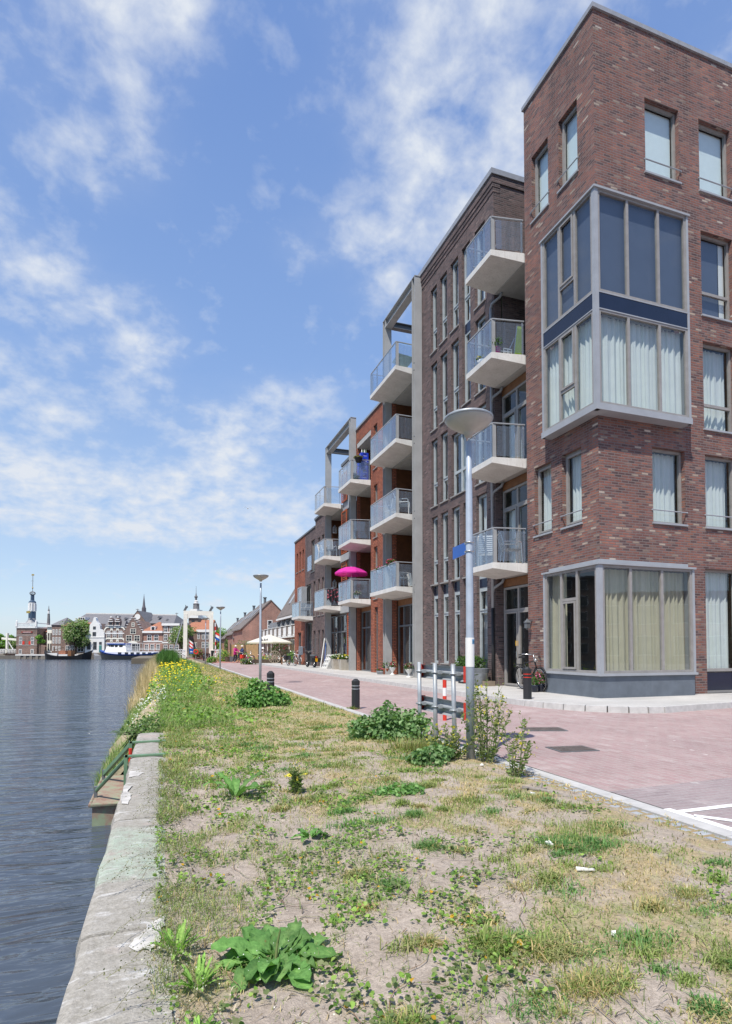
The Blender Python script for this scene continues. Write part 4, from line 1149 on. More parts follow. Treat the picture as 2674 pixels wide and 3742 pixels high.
# ------------------------------------------------------------------ bicycles
def bicycle(name, label, x, y, z, rz, frame, group, lean=0, child_seat=False, basket=False, steer=0, cat='bicycle'):
    """local x forward, wheels on z=0"""
    t = thing(name, label, cat, (x, y, z), rz, group, local=True)
    t.rotation_euler = (R(lean), 0, rz)
    WR, wb_ = .34, 1.08
    for cxw in (0, wb_):
        ty = MB().torus((cxw, 0, WR), WR - .02, .02, 30, 7).build('wheel', M['rubber'], t, smooth=True)
        MB().torus((cxw, 0, WR), WR - .045, .011, 30, 5).build('rim', M['chrome'], ty, smooth=True)
        sp_ = MB()
        for i in range(18):
            a = 2 * math.pi * i / 18
            sp_.bar((cxw, 0, WR), (cxw + (WR - .05) * math.cos(a), 0, WR + (WR - .05) * math.sin(a)), .0035, .0035)
        sp_.tube([(cxw, -.05, WR), (cxw, .05, WR)], .025, 8)
        sp_.build('spokes', M['chrome'], ty)
    f = MB(); bb = (.42, 0, .29); st = (.27, 0, .78); hd = (.86, 0, .86); hl_ = (.92, 0, .66)
    for p, q, r in ((bb, st, .016), (st, hd, .015), (bb, hl_, .019), (hd, hl_, .02), (bb, (0, 0, WR), .011), (st, (0, 0, WR), .010)):
        f.tube([p, q], r, 8)
    f.tube([hl_, (.98, 0, .50), (wb_, 0, WR)], .014, 8)
    f.build('frame', M[frame], t, smooth=True)
    mg = MB()
    for cxw, a0, a1 in ((0, 20, 190), (wb_, 35, 175)):
        pts = [(cxw + (WR + .03) * math.cos(R(a)), 0, WR + (WR + .03) * math.sin(R(a))) for a in range(a0, a1, 12)]
        for p, q in zip(pts, pts[1:]): mg.bar(p, q, .05, .006)
    mg.build('mudguard', M['black' if frame != 'white' else 'white'], t)
    sd = MB(); sd.tube([st, (.235, 0, .92)], .013, 8)
    sd.hexa([(.10, -.09, .93), (.36, -.02, .94), (.36, .02, .94), (.10, .09, .93), (.11, -.085, .99), (.36, -.018, .98), (.36, .018, .98), (.11, .085, .99)])
    sd.build('saddle', M['black'], t)
    hb_ = MB(); hb_.tube([hd, (.83, 0, 1.05)], .014, 8)
    hb_.tube([(.62, -.30, 1.06), (.74, -.27, 1.08), (.83, -.1, 1.05), (.83, .1, 1.05), (.74, .27, 1.08), (.62, .30, 1.06)], .012, 8)
    ho_ = hb_.build('handlebar', M['chrome'], t, smooth=True)
    gp = MB()
    for s in (-1, 1): gp.tube([(.56, s * .31, 1.055), (.68, s * .288, 1.07)], .017, 8)
    gp.build('grip', M['black'], ho_)
    ck_ = MB(); ck_.torus((.42, .04, .29), .09, .008, 20, 4); ck_.bar((.42, .06, .29), (.50, .06, .13), .02, .015); ck_.bar((.42, -.06, .29), (.34, -.06, .45), .02, .015)
    ck_.box(.46, .54, .06, .15, .115, .135); ck_.box(.30, .38, -.15, -.06, .44, .46); ck_.build('crank', M['chrome'], t)
    rk = MB()
    for s in (-.06, .06): rk.bar((-.32, s, .74), (.2, s, .74), .012, .012); rk.bar((-.05, s, .35), (-.18, s, .74), .01, .01)
    for xx in (-.30, -.15, 0): rk.bar((xx, -.06, .74), (xx, .06, .74), .01, .01)
    rk.build('carrier', M['black'], t)
    MB().sphere((.93, 0, .88), .05, 10).build('headlight', M['chrome'], t, smooth=True)
    if child_seat:
        c = MB(); c.box(-.32, .02, -.15, .15, .76, .84); c.hexa([(-.36, -.16, .8), (-.30, -.16, .8), (-.30, .16, .8), (-.36, .16, .8), (-.46, -.15, 1.38), (-.40, -.15, 1.4), (-.40, .15, 1.4), (-.46, .15, 1.38)])
        c.build('child_seat', plain('speckled_child_seat', (.36, .40, .46), .6, 0, .45, 22), t)
    if basket:
        c = MB(); c.box(-.36, -.02, -.22, -.08, .42, .74); c.box(-.36, -.02, .08, .22, .42, .74); c.build('pannier', M[basket], t)
    return t
bicycle('parked_bicycle', 'black city bicycle leaning on the tower wall beside the glass doors', 10.07, 14.80, PZ, R(-96), 'black', 'parked bicycles', lean=6)
bicycle('parked_bicycle', 'dark bicycle with black panniers parked at the far end of the pavement', 8.75, 42.3, PZ, R(-75), 'black', 'parked bicycles', basket='black')
bicycle('parked_bicycle', 'white bicycle with a speckled child seat by the far dark doorway', 9.9, 43.6, PZ, R(98), 'white', 'parked bicycles', child_seat=True, lean=-4)
bicycle('parked_bicycle', 'silver bicycle with red bag at the terrace flower bed', 6.75, 51.3, PZ, R(-60), 'chrome', 'parked bicycles', basket='red')
def scooter():
    t = thing('motor_scooter', 'black moped with a yellow number plate parked by the brown brick wall', 'moped', (9.45, 37.3, PZ), R(100), local=True)
    for x in (0, 1.15):
        ty = MB().torus((x, 0, .26), .2, .06, 22, 8).build('wheel', M['rubber'], t, smooth=True)
        MB().torus((x, 0, .26), .13, .02, 18, 6).tube([(x, -.06, .26), (x, .06, .26)], .05, 10).build('rim', M['chrome'], ty, smooth=True)
    b = MB(); b.prism([(-.2, -.12, .5), (.5, -.12, .34), (.95, -.12, .34), (1.0, -.12, .95), (.92, -.12, .95), (.85, -.12, .42), (.5, -.12, .42), (.42, -.12, .74), (-.25, -.12, .74)], (0, .24, 0))
    b.build('body', M['black'], t)
    MB().box(-.25, .45, -.13, .13, .745, .84).build('seat', M['frame_dark'], t)
    MB().tube([(1.12, 0, .3), (.97, 0, .95), (.94, 0, 1.08)], .03, 8).tube([(.9, -.32, 1.1), (.94, 0, 1.06), (.9, .32, 1.1)], .018, 8).build('handlebar', M['chrome'], t)
    MB().box(-.275, -.262, -.10, .10, .38, .62).build('number_plate', plain('yellow_plate', (.75, .38, .01), .5), t)
    MB().sphere((-.27, 0, .69), .05, 8).build('tail_light', M['red'], t)
    for s in (-1, 1): MB().tube([(.93, s * .22, 1.1), (.95, s * .3, 1.3)], .008, 6).sphere((.95, s * .32, 1.33), .055, 8, (.4, 1, 1)).build('mirror', M['frame_dark'], t)
    MB().box(-.42, -.2, .14, .36, .36, .62).box(-.42, -.2, -.36, -.14, .36, .62).build('pannier', M['black'], t)
scooter()

# ------------------------------------------------------------------ potted plants and small things on the pavement
def leaf_cloud(n, c, r, size, cols, flat=1.0, up=.4, seed=1, lo=-1.0):
    """n small folded leaves scattered through an ellipsoid; returns V, F, colour"""
    g_ = np.random.default_rng(seed)
    d = g_.normal(size=(n * 2, 3)); d /= np.linalg.norm(d, axis=1)[:, None]
    rad = g_.uniform(.3, 1.12, size=n * 2) ** .6
    p = d * rad[:, None]
    p = p[p[:, 2] > lo][:n]; d = p / (np.linalg.norm(p, axis=1)[:, None] + 1e-6); n = len(p)
    lump = .82 + .36 * vn(p[:, 0] * 2.3 + seed, p[:, 1] * 2.3 + p[:, 2] * 1.7, seed)
    P = np.array(c) + p * np.array(r) * lump[:, None]
    nrm = d * .6 + g_.normal(size=(n, 3)) * .55 + np.array([0, 0, up]); nrm /= np.linalg.norm(nrm, axis=1)[:, None]
    t = np.cross(nrm, g_.normal(size=(n, 3))); t /= np.linalg.norm(t, axis=1)[:, None] + 1e-6
    b_ = np.cross(nrm, t)
    s = size * g_.uniform(.6, 1.3, size=(n, 1))
    return leaves_at(P, t, b_, nrm, s, cols, g_)

def leaves_at(P, t, b_, nrm, s, cols, g_, wid=.42, fold=.14):
    n = len(P)
    v = np.stack([P - t * s * .5, P - t * s * .2 + b_ * s * wid + nrm * s * fold, P + t * s * .2 + b_ * s * wid * .8 + nrm * s * fold, P + t * s * .55, P + t * s * .2 - b_ * s * wid * .8 + nrm * s * fold, P - t * s * .2 - b_ * s * wid + nrm * s * fold], 1).reshape(-1, 3)
    i = np.arange(n)[:, None] * 6
    F = np.concatenate([i + np.array([[0, 1, 2, 3]]), i + np.array([[0, 3, 4, 5]])], 0)
    cols = np.array(cols); k = g_.integers(0, len(cols), n)
    c = cols[k] * g_.uniform(.75, 1.25, size=(n, 1))
    return v, F, np.repeat(c, 6, axis=0)

def join(parts):
    V = []; F = []; C = []; o = 0
    for v, f, c in parts:
        V.append(v); F.append(f + o); C.append(c); o += len(v)
    return np.concatenate(V), np.concatenate(F), np.concatenate(C)

GRN = [(.06, .13, .03), (.09, .17, .04), (.045, .10, .025), (.12, .20, .05)]
def potted(name, label, loc, pot, potmat, r, hz, cols=GRN, flowers=None, n=260, size=.05, group=None, cat='potted plant', seed=3, square=False):
    t = thing(name, label, cat, loc, 0, group, local=True)
    b = MB().lathe(pot, n=4 if square else 18, ph=.5); b.build('pot', M[potmat], t, smooth=not square)
    top = pot[-1][1]; c = (0, 0, top + hz * .75)
    v, f, co_ = leaf_cloud(n, c, (r, r, hz), size, cols, seed=seed)
    np_mesh('foliage', v, f, M['leaf'], co_, parent=t)
    if flowers:
        v, f, co_ = leaf_cloud(int(n * .35), (0, 0, top + hz * .95), (r * 1.02, r * 1.02, hz * .95), size * 1.0, flowers, seed=seed + 5, up=.9)
        np_mesh('blossom', v, f, M['flower'], co_, parent=t)
    return t
PINK = [(.7, .06, .22), (.75, .2, .4), (.6, .03, .12)]; WHITE_F = [(.8, .8, .78), (.75, .76, .7)]; YEL = [(.8, .55, .02), (.78, .62, .05)]
M['planter_stone'] = plain('tan_planter_stone', (.44, .40, .335), .85, 0, .15, 4)
URN = [(.11, 0), (.12, .03), (.04, .08), (.04, .16), (.12, .26), (.15, .34), (.16, .36)]
potted('flower_urn', 'white pedestal urn of red and white flowers by the orange brick pier', (10.0, 24.95, PZ), URN, 'white', .2, .15, flowers=PINK + WHITE_F, group='white flower urns')
potted('flower_urn', 'white pedestal urn of purple flowers nearer the grey steel post', (9.75, 22.5, PZ), URN, 'white', .22, .15, flowers=[(.25, .03, .3), (.6, .05, .15), (.8, .8, .75)], group='white flower urns', seed=9)
potted('plant_pot', 'terracotta pot with green plant behind the white urn', (10.0, 25.75, PZ), [(.13, 0), (.17, .26), (.18, .28)], 'terra', .2, .2, group='plant pots', seed=11)
potted('plant_pot', 'low grey zinc tub by the orange brick pier', (9.85, 26.0, PZ), [(.2, 0), (.24, .14), (.25, .16)], 'galv', .2, .06, flowers=PINK, group='plant pots', seed=12)
potted('shrub_tub', 'dark square tub with a round evergreen shrub left of the lamp post', (9.95, 18.1, PZ), [(.22, 0), (.25, .46), (.26, .48)], 'black', .33, .28, n=700, size=.06, group='shrub tubs', seed=14, square=True)
potted('shrub_tub', 'dark tub with bushy evergreen shrub right of the lamp post', (9.95, 17.4, PZ), [(.22, 0), (.25, .46), (.26, .48)], 'black', .36, .28, n=700, size=.06, group='shrub tubs', seed=15, square=True)
for i, (y, lb) in enumerate(((33.55, 'pale stone planter of white flowers next to the white pallet'), (32.0, 'pale stone planter of yellow flowers beside the grey column'))):
    potted('stone_planter', lb, (9.85, y, PZ), [(.32, 0), (.42, .60), (.43, .62)], 'planter_stone', .36, .15, flowers=WHITE_F if i == 0 else YEL + WHITE_F, n=420, size=.09, group='stone planters', seed=20 + i, square=True)
potted('plant_pot', 'small dark blue pot with leafy plant behind the bicycle wheel', (9.95, 13.75, PZ), [(.10, 0), (.13, .2), (.14, .22)], 'navy', .2, .2, n=200, group='plant pots', seed=31, flowers=PINK)
potted('plant_pot', 'small blue glazed pot against the bay plinth', (9.72, 13.72, PZ), [(.09, 0), (.12, .17), (.13, .19)], 'navy', .13, .12, n=120, group='plant pots', seed=32)
# bucket bin and wooden box beside the downpipe
bn_ = thing('rubbish_bucket', 'pale grey rubbish bucket with a dark bag over its rim by the downpipe', 'bucket', (9.85, 16.85, PZ))
MB().lathe([(.2, 0), (.26, .5), (.27, .52)], (9.85, 16.85, PZ), 20).build('bucket', M['galv'], bn_, smooth=True)
MB().lathe([(.275, .42), (.285, .5), (.29, .55), (.25, .56), (.1, .50), (.01, .49)], (9.85, 16.85, PZ), 20).build('bin_bag', M['frame_dark'], bn_)
wb2 = MB().box(9.8, 10.1, 16.35, 16.65, PZ, PZ + .03).box(9.8, 9.82, 16.35, 16.65, PZ + .03, PZ + .16).box(10.08, 10.1, 16.35, 16.65, PZ + .03, PZ + .16).box(9.82, 10.08, 16.35, 16.37, PZ + .03, PZ + .16).box(9.82, 10.08, 16.63, 16.65, PZ + .03, PZ + .16)
tag(wb2.build('wooden_box', plain('grey_wood', (.24, .19, .14), .8)), 'small low wooden box on the pavement at the foot of the downpipe', 'box')
pa = thing('white_pallet', 'white painted slatted crate frame tipped against the stone planters', 'pallet', (9.8, 35.0, PZ))
b = MB()
for y in (34.55, 34.95, 35.35): b.bar((9.45, y, PZ), (9.85, y, PZ + .85), .09, .09)
b.build('leg', M['white'], pa); b = MB()
for k_ in (.3, .62, .95): b.bar((9.45 + .4 * k_ - .05, 34.5, PZ + .85 * k_), (9.45 + .4 * k_ - .05, 35.4, PZ + .85 * k_), .1, .03)
b.build('slat', M['white'], pa)
br_ = thing('broom', 'white pole and blue broom leaning on the slate column', 'broom', (9.95, 36.4, PZ))
MB().tube([(9.6, 36.35, PZ), (9.86, 36.3, PZ + 1.9)], .035, 8).build('white_pole', M['white'], br_); MB().tube([(9.75, 36.0, PZ), (9.88, 36.05, PZ + 1.6)], .02, 8).build('blue_handle', M['blue'], br_); 
# ------------------------------------------------------------------ balcony furniture
def chair(name, label, loc, rz, fm, sm, arms=True, slats=0, tilt=.14, seat=.44, back=.92, group=None, cat='chair'):
    t = thing(name, label, cat, loc, rz, group, local=True)
    w, dp_ = .25, .24
    for sx_ in (-1, 1):
        MB().tube([(sx_ * w, -dp_ - .03, 0), (sx_ * w, -dp_, .62 if arms else seat)], .014, 8).build('leg', M[fm], t)
        MB().tube([(sx_ * w, dp_ + .06, 0), (sx_ * w, dp_, seat), (sx_ * w, dp_ + tilt, back)], .014, 8).build('leg', M[fm], t)
        if arms: MB().tube([(sx_ * w, -dp_, .62), (sx_ * w, -dp_ + .06, .655), (sx_ * w, dp_ + .04, .66)], .017, 8).build('armrest', M[fm], t)
    s1 = MB(); s2 = MB()
    if slats:
        for i in range(slats):
            y = -dp_ + (2 * dp_) * i / (slats - 1); s1.box(-w, w, y - .022, y + .022, seat - .012, seat + .008)
            k_ = i / (slats - 1); yy = dp_ + tilt * (.12 + .88 * k_); z = seat + .07 + (back - seat - .07) * k_
            s2.box(-w, w, yy - .012, yy + .008, z - .022, z + .022)
    else:
        s1.box(-w, w, -dp_, dp_, seat - .012, seat + .012)
        s2.hexa([(-w, dp_, seat + .04), (w, dp_, seat + .04), (w, dp_ + .02, seat + .04), (-w, dp_ + .02, seat + .04), (-w, dp_ + tilt, back), (w, dp_ + tilt, back), (w, dp_ + tilt + .02, back), (-w, dp_ + tilt + .02, back)])
    s1.build('seat', M[sm], t); s2.build('backrest', M[sm], t)
    return t
M['teak'] = plain('grey_teak', (.30, .25, .19), .7, 0, .2, 9)
M['lime'] = plain('lime_fabric', (.26, .40, .04), .7)
M['mesh'] = plain('grey_mesh_fabric', (.33, .34, .35), .8)
chair('garden_chair', 'grey slatted wooden chair with metal arms on the lowest balcony next to the tower', (9.95, 15.15, 3.88), R(70), 'chrome', 'teak', slats=7, group='balcony chairs')
chair('garden_chair', 'white slatted chair behind glass on the lowest balcony of the brown block', (9.62, 16.05, 3.88), R(150), 'white', 'white', slats=8, arms=False, group='balcony chairs')
chair('garden_chair', 'curved white metal chair on the second balcony of the orange block', (9.7, 22.95, 7.05), R(60), 'white', 'mesh', group='balcony chairs')
chair('garden_chair', 'white folding chair behind glass on the second orange block balcony', (9.65, 24.2, 7.05), R(200), 'white', 'white', group='balcony chairs')
chair('garden_chair', 'dark metal chair on the lowest balcony of the orange block', (9.75, 23.2, 3.95), R(100), 'chrome', 'mesh', group='balcony chairs')
chair('garden_chair', 'large white reclining chair facing out on the far brown block balcony', (9.75, 34.45, 7.0), R(8), 'white', 'mesh', group='balcony chairs', back=1.15, seat=.42)
chair('garden_chair', 'white plastic chair beside the large recliner on the far brown block', (9.55, 35.3, 7.0), R(40), 'white', 'white', group='balcony chairs')
chair('garden_chair', 'dark mesh chair on the small farthest balcony', (9.8, 41.6, 3.7), R(-60), 'white', 'frame_dark', group='balcony chairs')
lo = thing('sun_lounger', 'lime green folding sun lounger standing upright on the third balcony by the tower', 'sun lounger', (10.0, 15.0, 10.2))
MB().hexa([(9.98, 14.92, 10.25), (10.2, 14.9, 10.25), (10.22, 15.0, 10.25), (10.0, 15.02, 10.25), (10.06, 14.9, 11.1), (10.22, 14.88, 11.1), (10.24, 14.93, 11.1), (10.08, 14.95, 11.1)]).build('cover', M['lime'], lo)
MB().tube([(9.97, 14.96, 10.21), (10.05, 14.9, 11.12)], .013, 8).tube([(9.75, 15.0, 10.21), (10.0, 14.96, 10.75)], .012, 8).build('frame', M['chrome'], lo)
potted('balcony_pot', 'magenta pot of green plants on the third balcony by the tower', (9.45, 15.12, 10.2), [(.1, 0), (.14, .2), (.15, .22)], 'crate', .2, .17, n=240, size=.06, flowers=None, group='balcony plants', seed=41)
bpy.context.view_layer.update()
M['magenta'] = plain('magenta_glaze', (.35, .02, .20), .4)
for o in bpy.data.objects:
    if o.name.startswith('pot') and o.parent and o.parent.get('label', '').startswith('magenta'): o.data.materials[0] = M['magenta']
cr = MB(); x0, x1, y0, y1, z0 = 9.62, 9.92, 14.98, 15.14, 10.2
for (a, b_) in ((x0, x0 + .02), (x1 - .02, x1), ((x0 + x1) / 2 - .01, (x0 + x1) / 2 + .01)): cr.box(a, b_, y0, y0 + .015, z0, z0 + .2); cr.box(a, b_, y1 - .015, y1, z0, z0 + .2)
for zz in (.0, .09, .17): cr.box(x0, x1, y0 - .004, y0 + .001, z0 + zz, z0 + zz + .03); cr.box(x0, x1, y1 - .001, y1 + .004, z0 + zz, z0 + zz + .03)
cr.box(x0 + .02, x1 - .02, y0 + .015, y1 - .015, z0, z0 + .02)
tag(cr.build('slatted_crate', M['white']), 'small white slatted crate beside the magenta pot', 'crate')
potted('balcony_pot', 'box of yellow flowers behind the front glass of the third balcony by the tower', (9.35, 15.75, 10.2), [(.12, 0), (.15, .12)], 'white', .17, .08, n=150, size=.05, flowers=YEL, group='balcony plants', seed=42)
potted('balcony_pot', 'pink geraniums above the handrail of the lowest orange block balcony', (9.35, 23.5, 4.78), [(.1, 0), (.13, .16)], 'white', .22, .16, n=220, size=.07, flowers=PINK, group='balcony plants', seed=43)
potted('balcony_pot', 'pink flowers at the far end of the lowest orange block balcony', (9.35, 24.9, 4.78), [(.1, 0), (.12, .14)], 'white', .18, .12, n=160, size=.06, flowers=PINK, group='balcony plants', seed=44)
potted('balcony_pot', 'white pot of pale pink flowers on the balcony under the pink parasol', (9.6, 28.95, 3.94), [(.1, 0), (.13, .22)], 'white', .24, .13, n=200, size=.07, flowers=[(.6, .4, .38), (.7, .55, .5)], group='balcony plants', seed=45)
tb_ = thing('balcony_table', 'dark glass balcony table on the lowest orange block balcony', 'table', (9.9, 23.6, 3.95))
MB().lathe([(.4, .7), (.4, .72)], (9.95, 23.9, 3.95), 24).build('tabletop', M['frame_dark'], tb_); MB().tube([(9.95, 23.9, 3.95), (9.95, 23.9, 4.66)], .03, 8).build('leg', M['chrome'], tb_)
tb_ = thing('balcony_table', 'pale green topped table on the roof terrace inside the tall steel frame', 'table', (9.75, 23.2, 13.35))
MB().hexa([(9.4, 22.8, 14.0), (10.2, 22.75, 13.9), (10.2, 23.8, 13.9), (9.5, 23.7, 14.02), (9.4, 22.8, 14.02), (10.2, 22.75, 13.92), (10.2, 23.8, 13.92), (9.5, 23.7, 14.04)]).build('tabletop', plain('pale_green_top', (.28, .45, .38), .4), tb_)
for (x, y) in ((9.5, 22.9), (10.1, 22.85), (10.1, 23.7), (9.55, 23.6)): MB().tube([(x + .1, y + .1, 13.35), (x, y, 13.95)], .015, 6).build('leg', M['chrome'], tb_)
cl_ = MB(); vs = []
for i in range(13):
    y = 22.62 + .035 * i; w_ = .03 * math.sin(i * 1.9)
    vs += [(10.0 + w_, y, 4.0), (9.92 + w_ * .5, y + .02, 4.55), (10.12 + w_ * .4, y + .03, 4.6)]
for i in range(12):
    cl_.add([vs[3 * i], vs[3 * i + 3], vs[3 * i + 4], vs[3 * i + 1]], [(0, 1, 2, 3)]); cl_.add([vs[3 * i + 1], vs[3 * i + 4], vs[3 * i + 5], vs[3 * i + 2]], [(0, 1, 2, 3)])
tag(cl_.build('draped_cloth', plain('cream_cloth', (.7, .62, .52), .8)), 'cream cloth draped over a chair beside the tall steel post', 'cloth')
# pink parasol
pr_ = thing('parasol', 'bright pink open parasol on the lowest louvred block balcony', 'parasol', (9.6, 29.9, 3.94))
n = 8; c0 = Vector((9.6, 29.9, 5.77)); vs = [c0]; 
ring = lambda r, z, sc=0: [(9.6 + r * math.cos(2 * math.pi * i / 24) * (1 - sc * (i % 3 != 0)), 29.9 + r * 1.0 * math.sin(2 * math.pi * i / 24) * (1 - sc * (i % 3 != 0)), z - (.03 if i % 3 else 0) * (sc > 0)) for i in range(24)]
vs += ring(.38, 5.72) + ring(.68, 5.60) + ring(.92, 5.42, .03) + ring(.925, 5.35, .05)
fs = [(0, 1 + i, 1 + (i + 1) % 24) for i in range(24)]
for q in range(3): fs += [(1 + q * 24 + i, 1 + (q + 1) * 24 + i, 1 + (q + 1) * 24 + (i + 1) % 24, 1 + q * 24 + (i + 1) % 24) for i in range(24)]
cm_ = leafmat('pink_parasol_cloth', .7, .35, const=(.72, .05, .42))
MB().add(vs, fs).build('canopy', cm_, pr_)
MB().tube([(9.6, 29.9, 3.94), (9.6, 29.9, 5.84)], .018, 8).build('pole', M['chrome'], pr_)
rb_ = MB()
for i in range(8):
    a = 2 * math.pi * i / 8; rb_.bar((9.6, 29.9, 5.71), (9.6 + .9 * math.cos(a), 29.9 + .9 * math.sin(a), 5.40), .012, .012)
rb_.build('rib', M['chrome'], pr_)
# stacked beer crates
def crate(x, y, z, label):
    t = thing('beer_crate', label, 'crate', (x, y, z), R(random.uniform(-3, 3)), 'blue beer crates on the balcony', local=True)
    b = MB(); lx, ly, h = .2, .15, .29
    for s in (-1, 1):
        b.box(-lx, lx, s * ly - .008, s * ly + .008, 0, .19); b.box(-lx, lx, s * ly - .008, s * ly + .008, .25, h); b.box(-lx, -.09, s * ly - .008, s * ly + .008, .19, .25); b.box(.09, lx, s * ly - .008, s * ly + .008, .19, .25)
        b.box(s * lx - .008, s * lx + .008, -ly + .008, ly - .008, 0, h)
    b.box(-lx + .008, lx - .008, -ly + .008, ly - .008, .0, .012)
    b.build('box', M['crate'], t)
    q = MB()
    for i in range(7): q.box(-.11 + i * .033, -.092 + i * .033, -ly - .0125, -ly - .009, .10 + .008 * (i % 2), .135 - .006 * (i % 3))
    q.build('lettering_band', M['white'], t)
nm = ['bottom', 'second', 'third', 'fourth', 'top']
for i in range(5): crate(9.98, 28.93, 10.22 + .292 * i, 'blue beer crate, %s of the taller stack on the louvred block balcony' % (nm[i] if i in (0, 4) else nm[i] + ' from the floor'))
for i in range(4): crate(10.0, 29.32, 10.22 + .292 * i, 'blue beer crate, %s of the shorter stack behind the taller stack' % (nm[i] if i == 0 else 'top' if i == 3 else nm[i] + ' from the floor'))
for i in range(4):
    o = MB().lathe([(.03, 0), (.03, .12), (.012, .18), (.012, .23)], (9.86 + .08 * i, 28.92, 10.22 + 1.46), 8).build('beer_bottle', M['white' if i % 2 == 0 else 'green'])
    tag(o, 'small bottle standing on top of the taller blue crate stack', 'bottle', 'bottles on the crates')
potted('rail_planter', 'long dark planter box hung on the handrail beside the blue crates', (9.62, 28.75, 11.12), [(.13, 0), (.2, .2), (.21, .22)], 'black', .26, .06, cols=[(.14, .15, .05), (.2, .2, .08)], n=160, size=.07, group='balcony plants', seed=47)
ldr = thing('folding_ladder', 'folded metal ladder standing behind the planter box', 'ladder', (9.65, 29.1, 10.22))
for s in (9.58, 9.80): MB().tube([(s, 29.1, 10.22), (s + .05, 29.05, 11.3)], .014, 6).build('rail', M['chrome'], ldr)
for i in range(5): MB().bar((9.6 + .01 * i, 29.09, 10.42 + .2 * i), (9.82 + .01 * i, 29.09, 10.42 + .2 * i), .05, .02).build('rung', M['white'], ldr)
bk = MB().lathe([(.12, 0), (.2, .2), (.21, .22), (.19, .2)], (9.55, 28.98, 10.24), 16).build('green_bucket', plain('dark_green', (.02, .07, .05), .4)); tag(bk, 'dark green bucket on the louvred block balcony floor', 'bucket')
# floral cloth on a railing
fc = MB(); vs = []
for i in range(21):
    k_ = i / 20; x = 9.4 + .75 * k_; y = 34.12 - .12 * k_ + .03 * math.sin(i * 1.3)
    vs += [(x, y - .03, 4.25 + .1 * math.sin(i * .7)), (x, y - .045, 4.7), (x, y - .02, 4.99)]
for i in range(20): fc.add([vs[3 * i], vs[3 * i + 3], vs[3 * i + 4], vs[3 * i + 1]], [(0, 1, 2, 3)]); fc.add([vs[3 * i + 1], vs[3 * i + 4], vs[3 * i + 5], vs[3 * i + 2]], [(0, 1, 2, 3)])
mf, ntf, bf, of_ = newmat('floral_cloth')
rpf = ramp(ntf, [(0, (.01, .01, .012)), (.5, (.02, .015, .02)), (.60, (.42, .05, .10)), (.66, (.6, .25, .25)), (.72, (.05, .02, .03))], 'CONSTANT')
ntf.links.new(noise(ntf, objco(ntf), 7, 2), rpf.inputs['Fac']); ntf.links.new(rpf.outputs['Color'], bf.inputs['Base Color'])
tag(fc.build('floral_cloth', mf), 'black and pink floral cloth hung over the far brown block balustrade', 'cloth')
pl_ = MB().lathe([(.02, 0), (.22, .02), (.24, .04), (.01, .03)], (0, 0, 0), 24).build('wall_plate', plain('blue_white_plate', (.45, .48, .58), .4, 0, .4, 20))
pl_.location = (10.6, 37.2, 5.2); pl_.rotation_euler = (R(90), 0, 0); tag(pl_, 'round blue and white plate hung on the far loggia wall', 'plate')
def cage(x, y, z, label, group):
    t = thing('hanging_lantern', label, 'lantern', (x, y, z), 0, group, local=True)
    b = MB()
    for i in range(8):
        a = 2 * math.pi * i / 8; b.tube([(.13 * math.cos(a), .13 * math.sin(a), 0), (.13 * math.cos(a), .13 * math.sin(a), .36)], .012, 5)
    b.lathe([(.14, 0), (.14, .04)], n=12); b.build('cage', M['white'], t); MB().lathe([(.15, .36), (.05, .47), (.01, .55)], n=12).build('roof', M['mesh'], t)
cage(10.7, 36.9, 9.0, 'pale birdcage lantern hanging under the top far loggia', 'hanging lanterns')
cage(10.6, 36.6, 5.35, 'white lattice lantern hanging in the middle far loggia', 'hanging lanterns')

# ------------------------------------------------------------------ the rusty mooring pontoon
pn_ = thing('mooring_pontoon', 'rusty green steel mooring pontoon held off the quay by two green struts', 'pontoon', (-.6, 7.6, ZW))
mrust, ntr, brr, _ = newmat('rusty_green_steel')
nn = noise(ntr, objco(ntr), 5, 6, .7); n_2 = noise(ntr, objco(ntr), 30, 4, .7)
cr_ = ramp(ntr, [(0, (.16, .085, .065)), (.40, (.25, .14, .105)), (.5, (.30, .23, .17)), (.58, (.26, .31, .20)), (1, (.34, .40, .28))]); ntr.links.new(mix(ntr, nn, n_2, .3), cr_.inputs['Fac'])
ntr.links.new(cr_.outputs['Color'], brr.inputs['Base Color']); brr.inputs['Roughness'].default_value = .85
h_ = MB().box(-.80, -.34, 8.05, 9.7, -1.25, -.66); h_.build('hull', mrust, pn_)
d_ = MB().box(-.82, -.34, 8.02, 9.75, -.66, -.62); d_.build('deck', mrust, pn_)
e_ = MB().tube([(-.825, 9.7, -.63), (-.825, 8.02, -.63), (-.34, 8.0, -.63)], .022, 8); e_.build('rubbing_bar', mrust, pn_)
for (yq, ye) in ((7.5, 8.4), (8.6, 9.5)):
    s_ = MB(); s_.tube([(-.37, yq, .03), (-.79, ye, -.54)], .024, 8) if yq < 8 else s_.bar((-.37, yq, .03), (-.79, ye, -.54), .05, .05)
    s_.box(-.40, .06, yq - .035, yq + .035, .03, .05); s_.box(-.41, -.37, yq - .035, yq + .035, -.5, .05)
    s_.build('strut', M['green'], pn_)
    MB().box(-.815, -.775, ye - .03, ye + .03, -.62, -.48).build('cleat', M['frame_dark'], pn_)
MB().tube([(-.385, 8.45, -.02), (-.385, 8.45, -.2)], .022, 8).build('red_tube', M['red'], pn_)

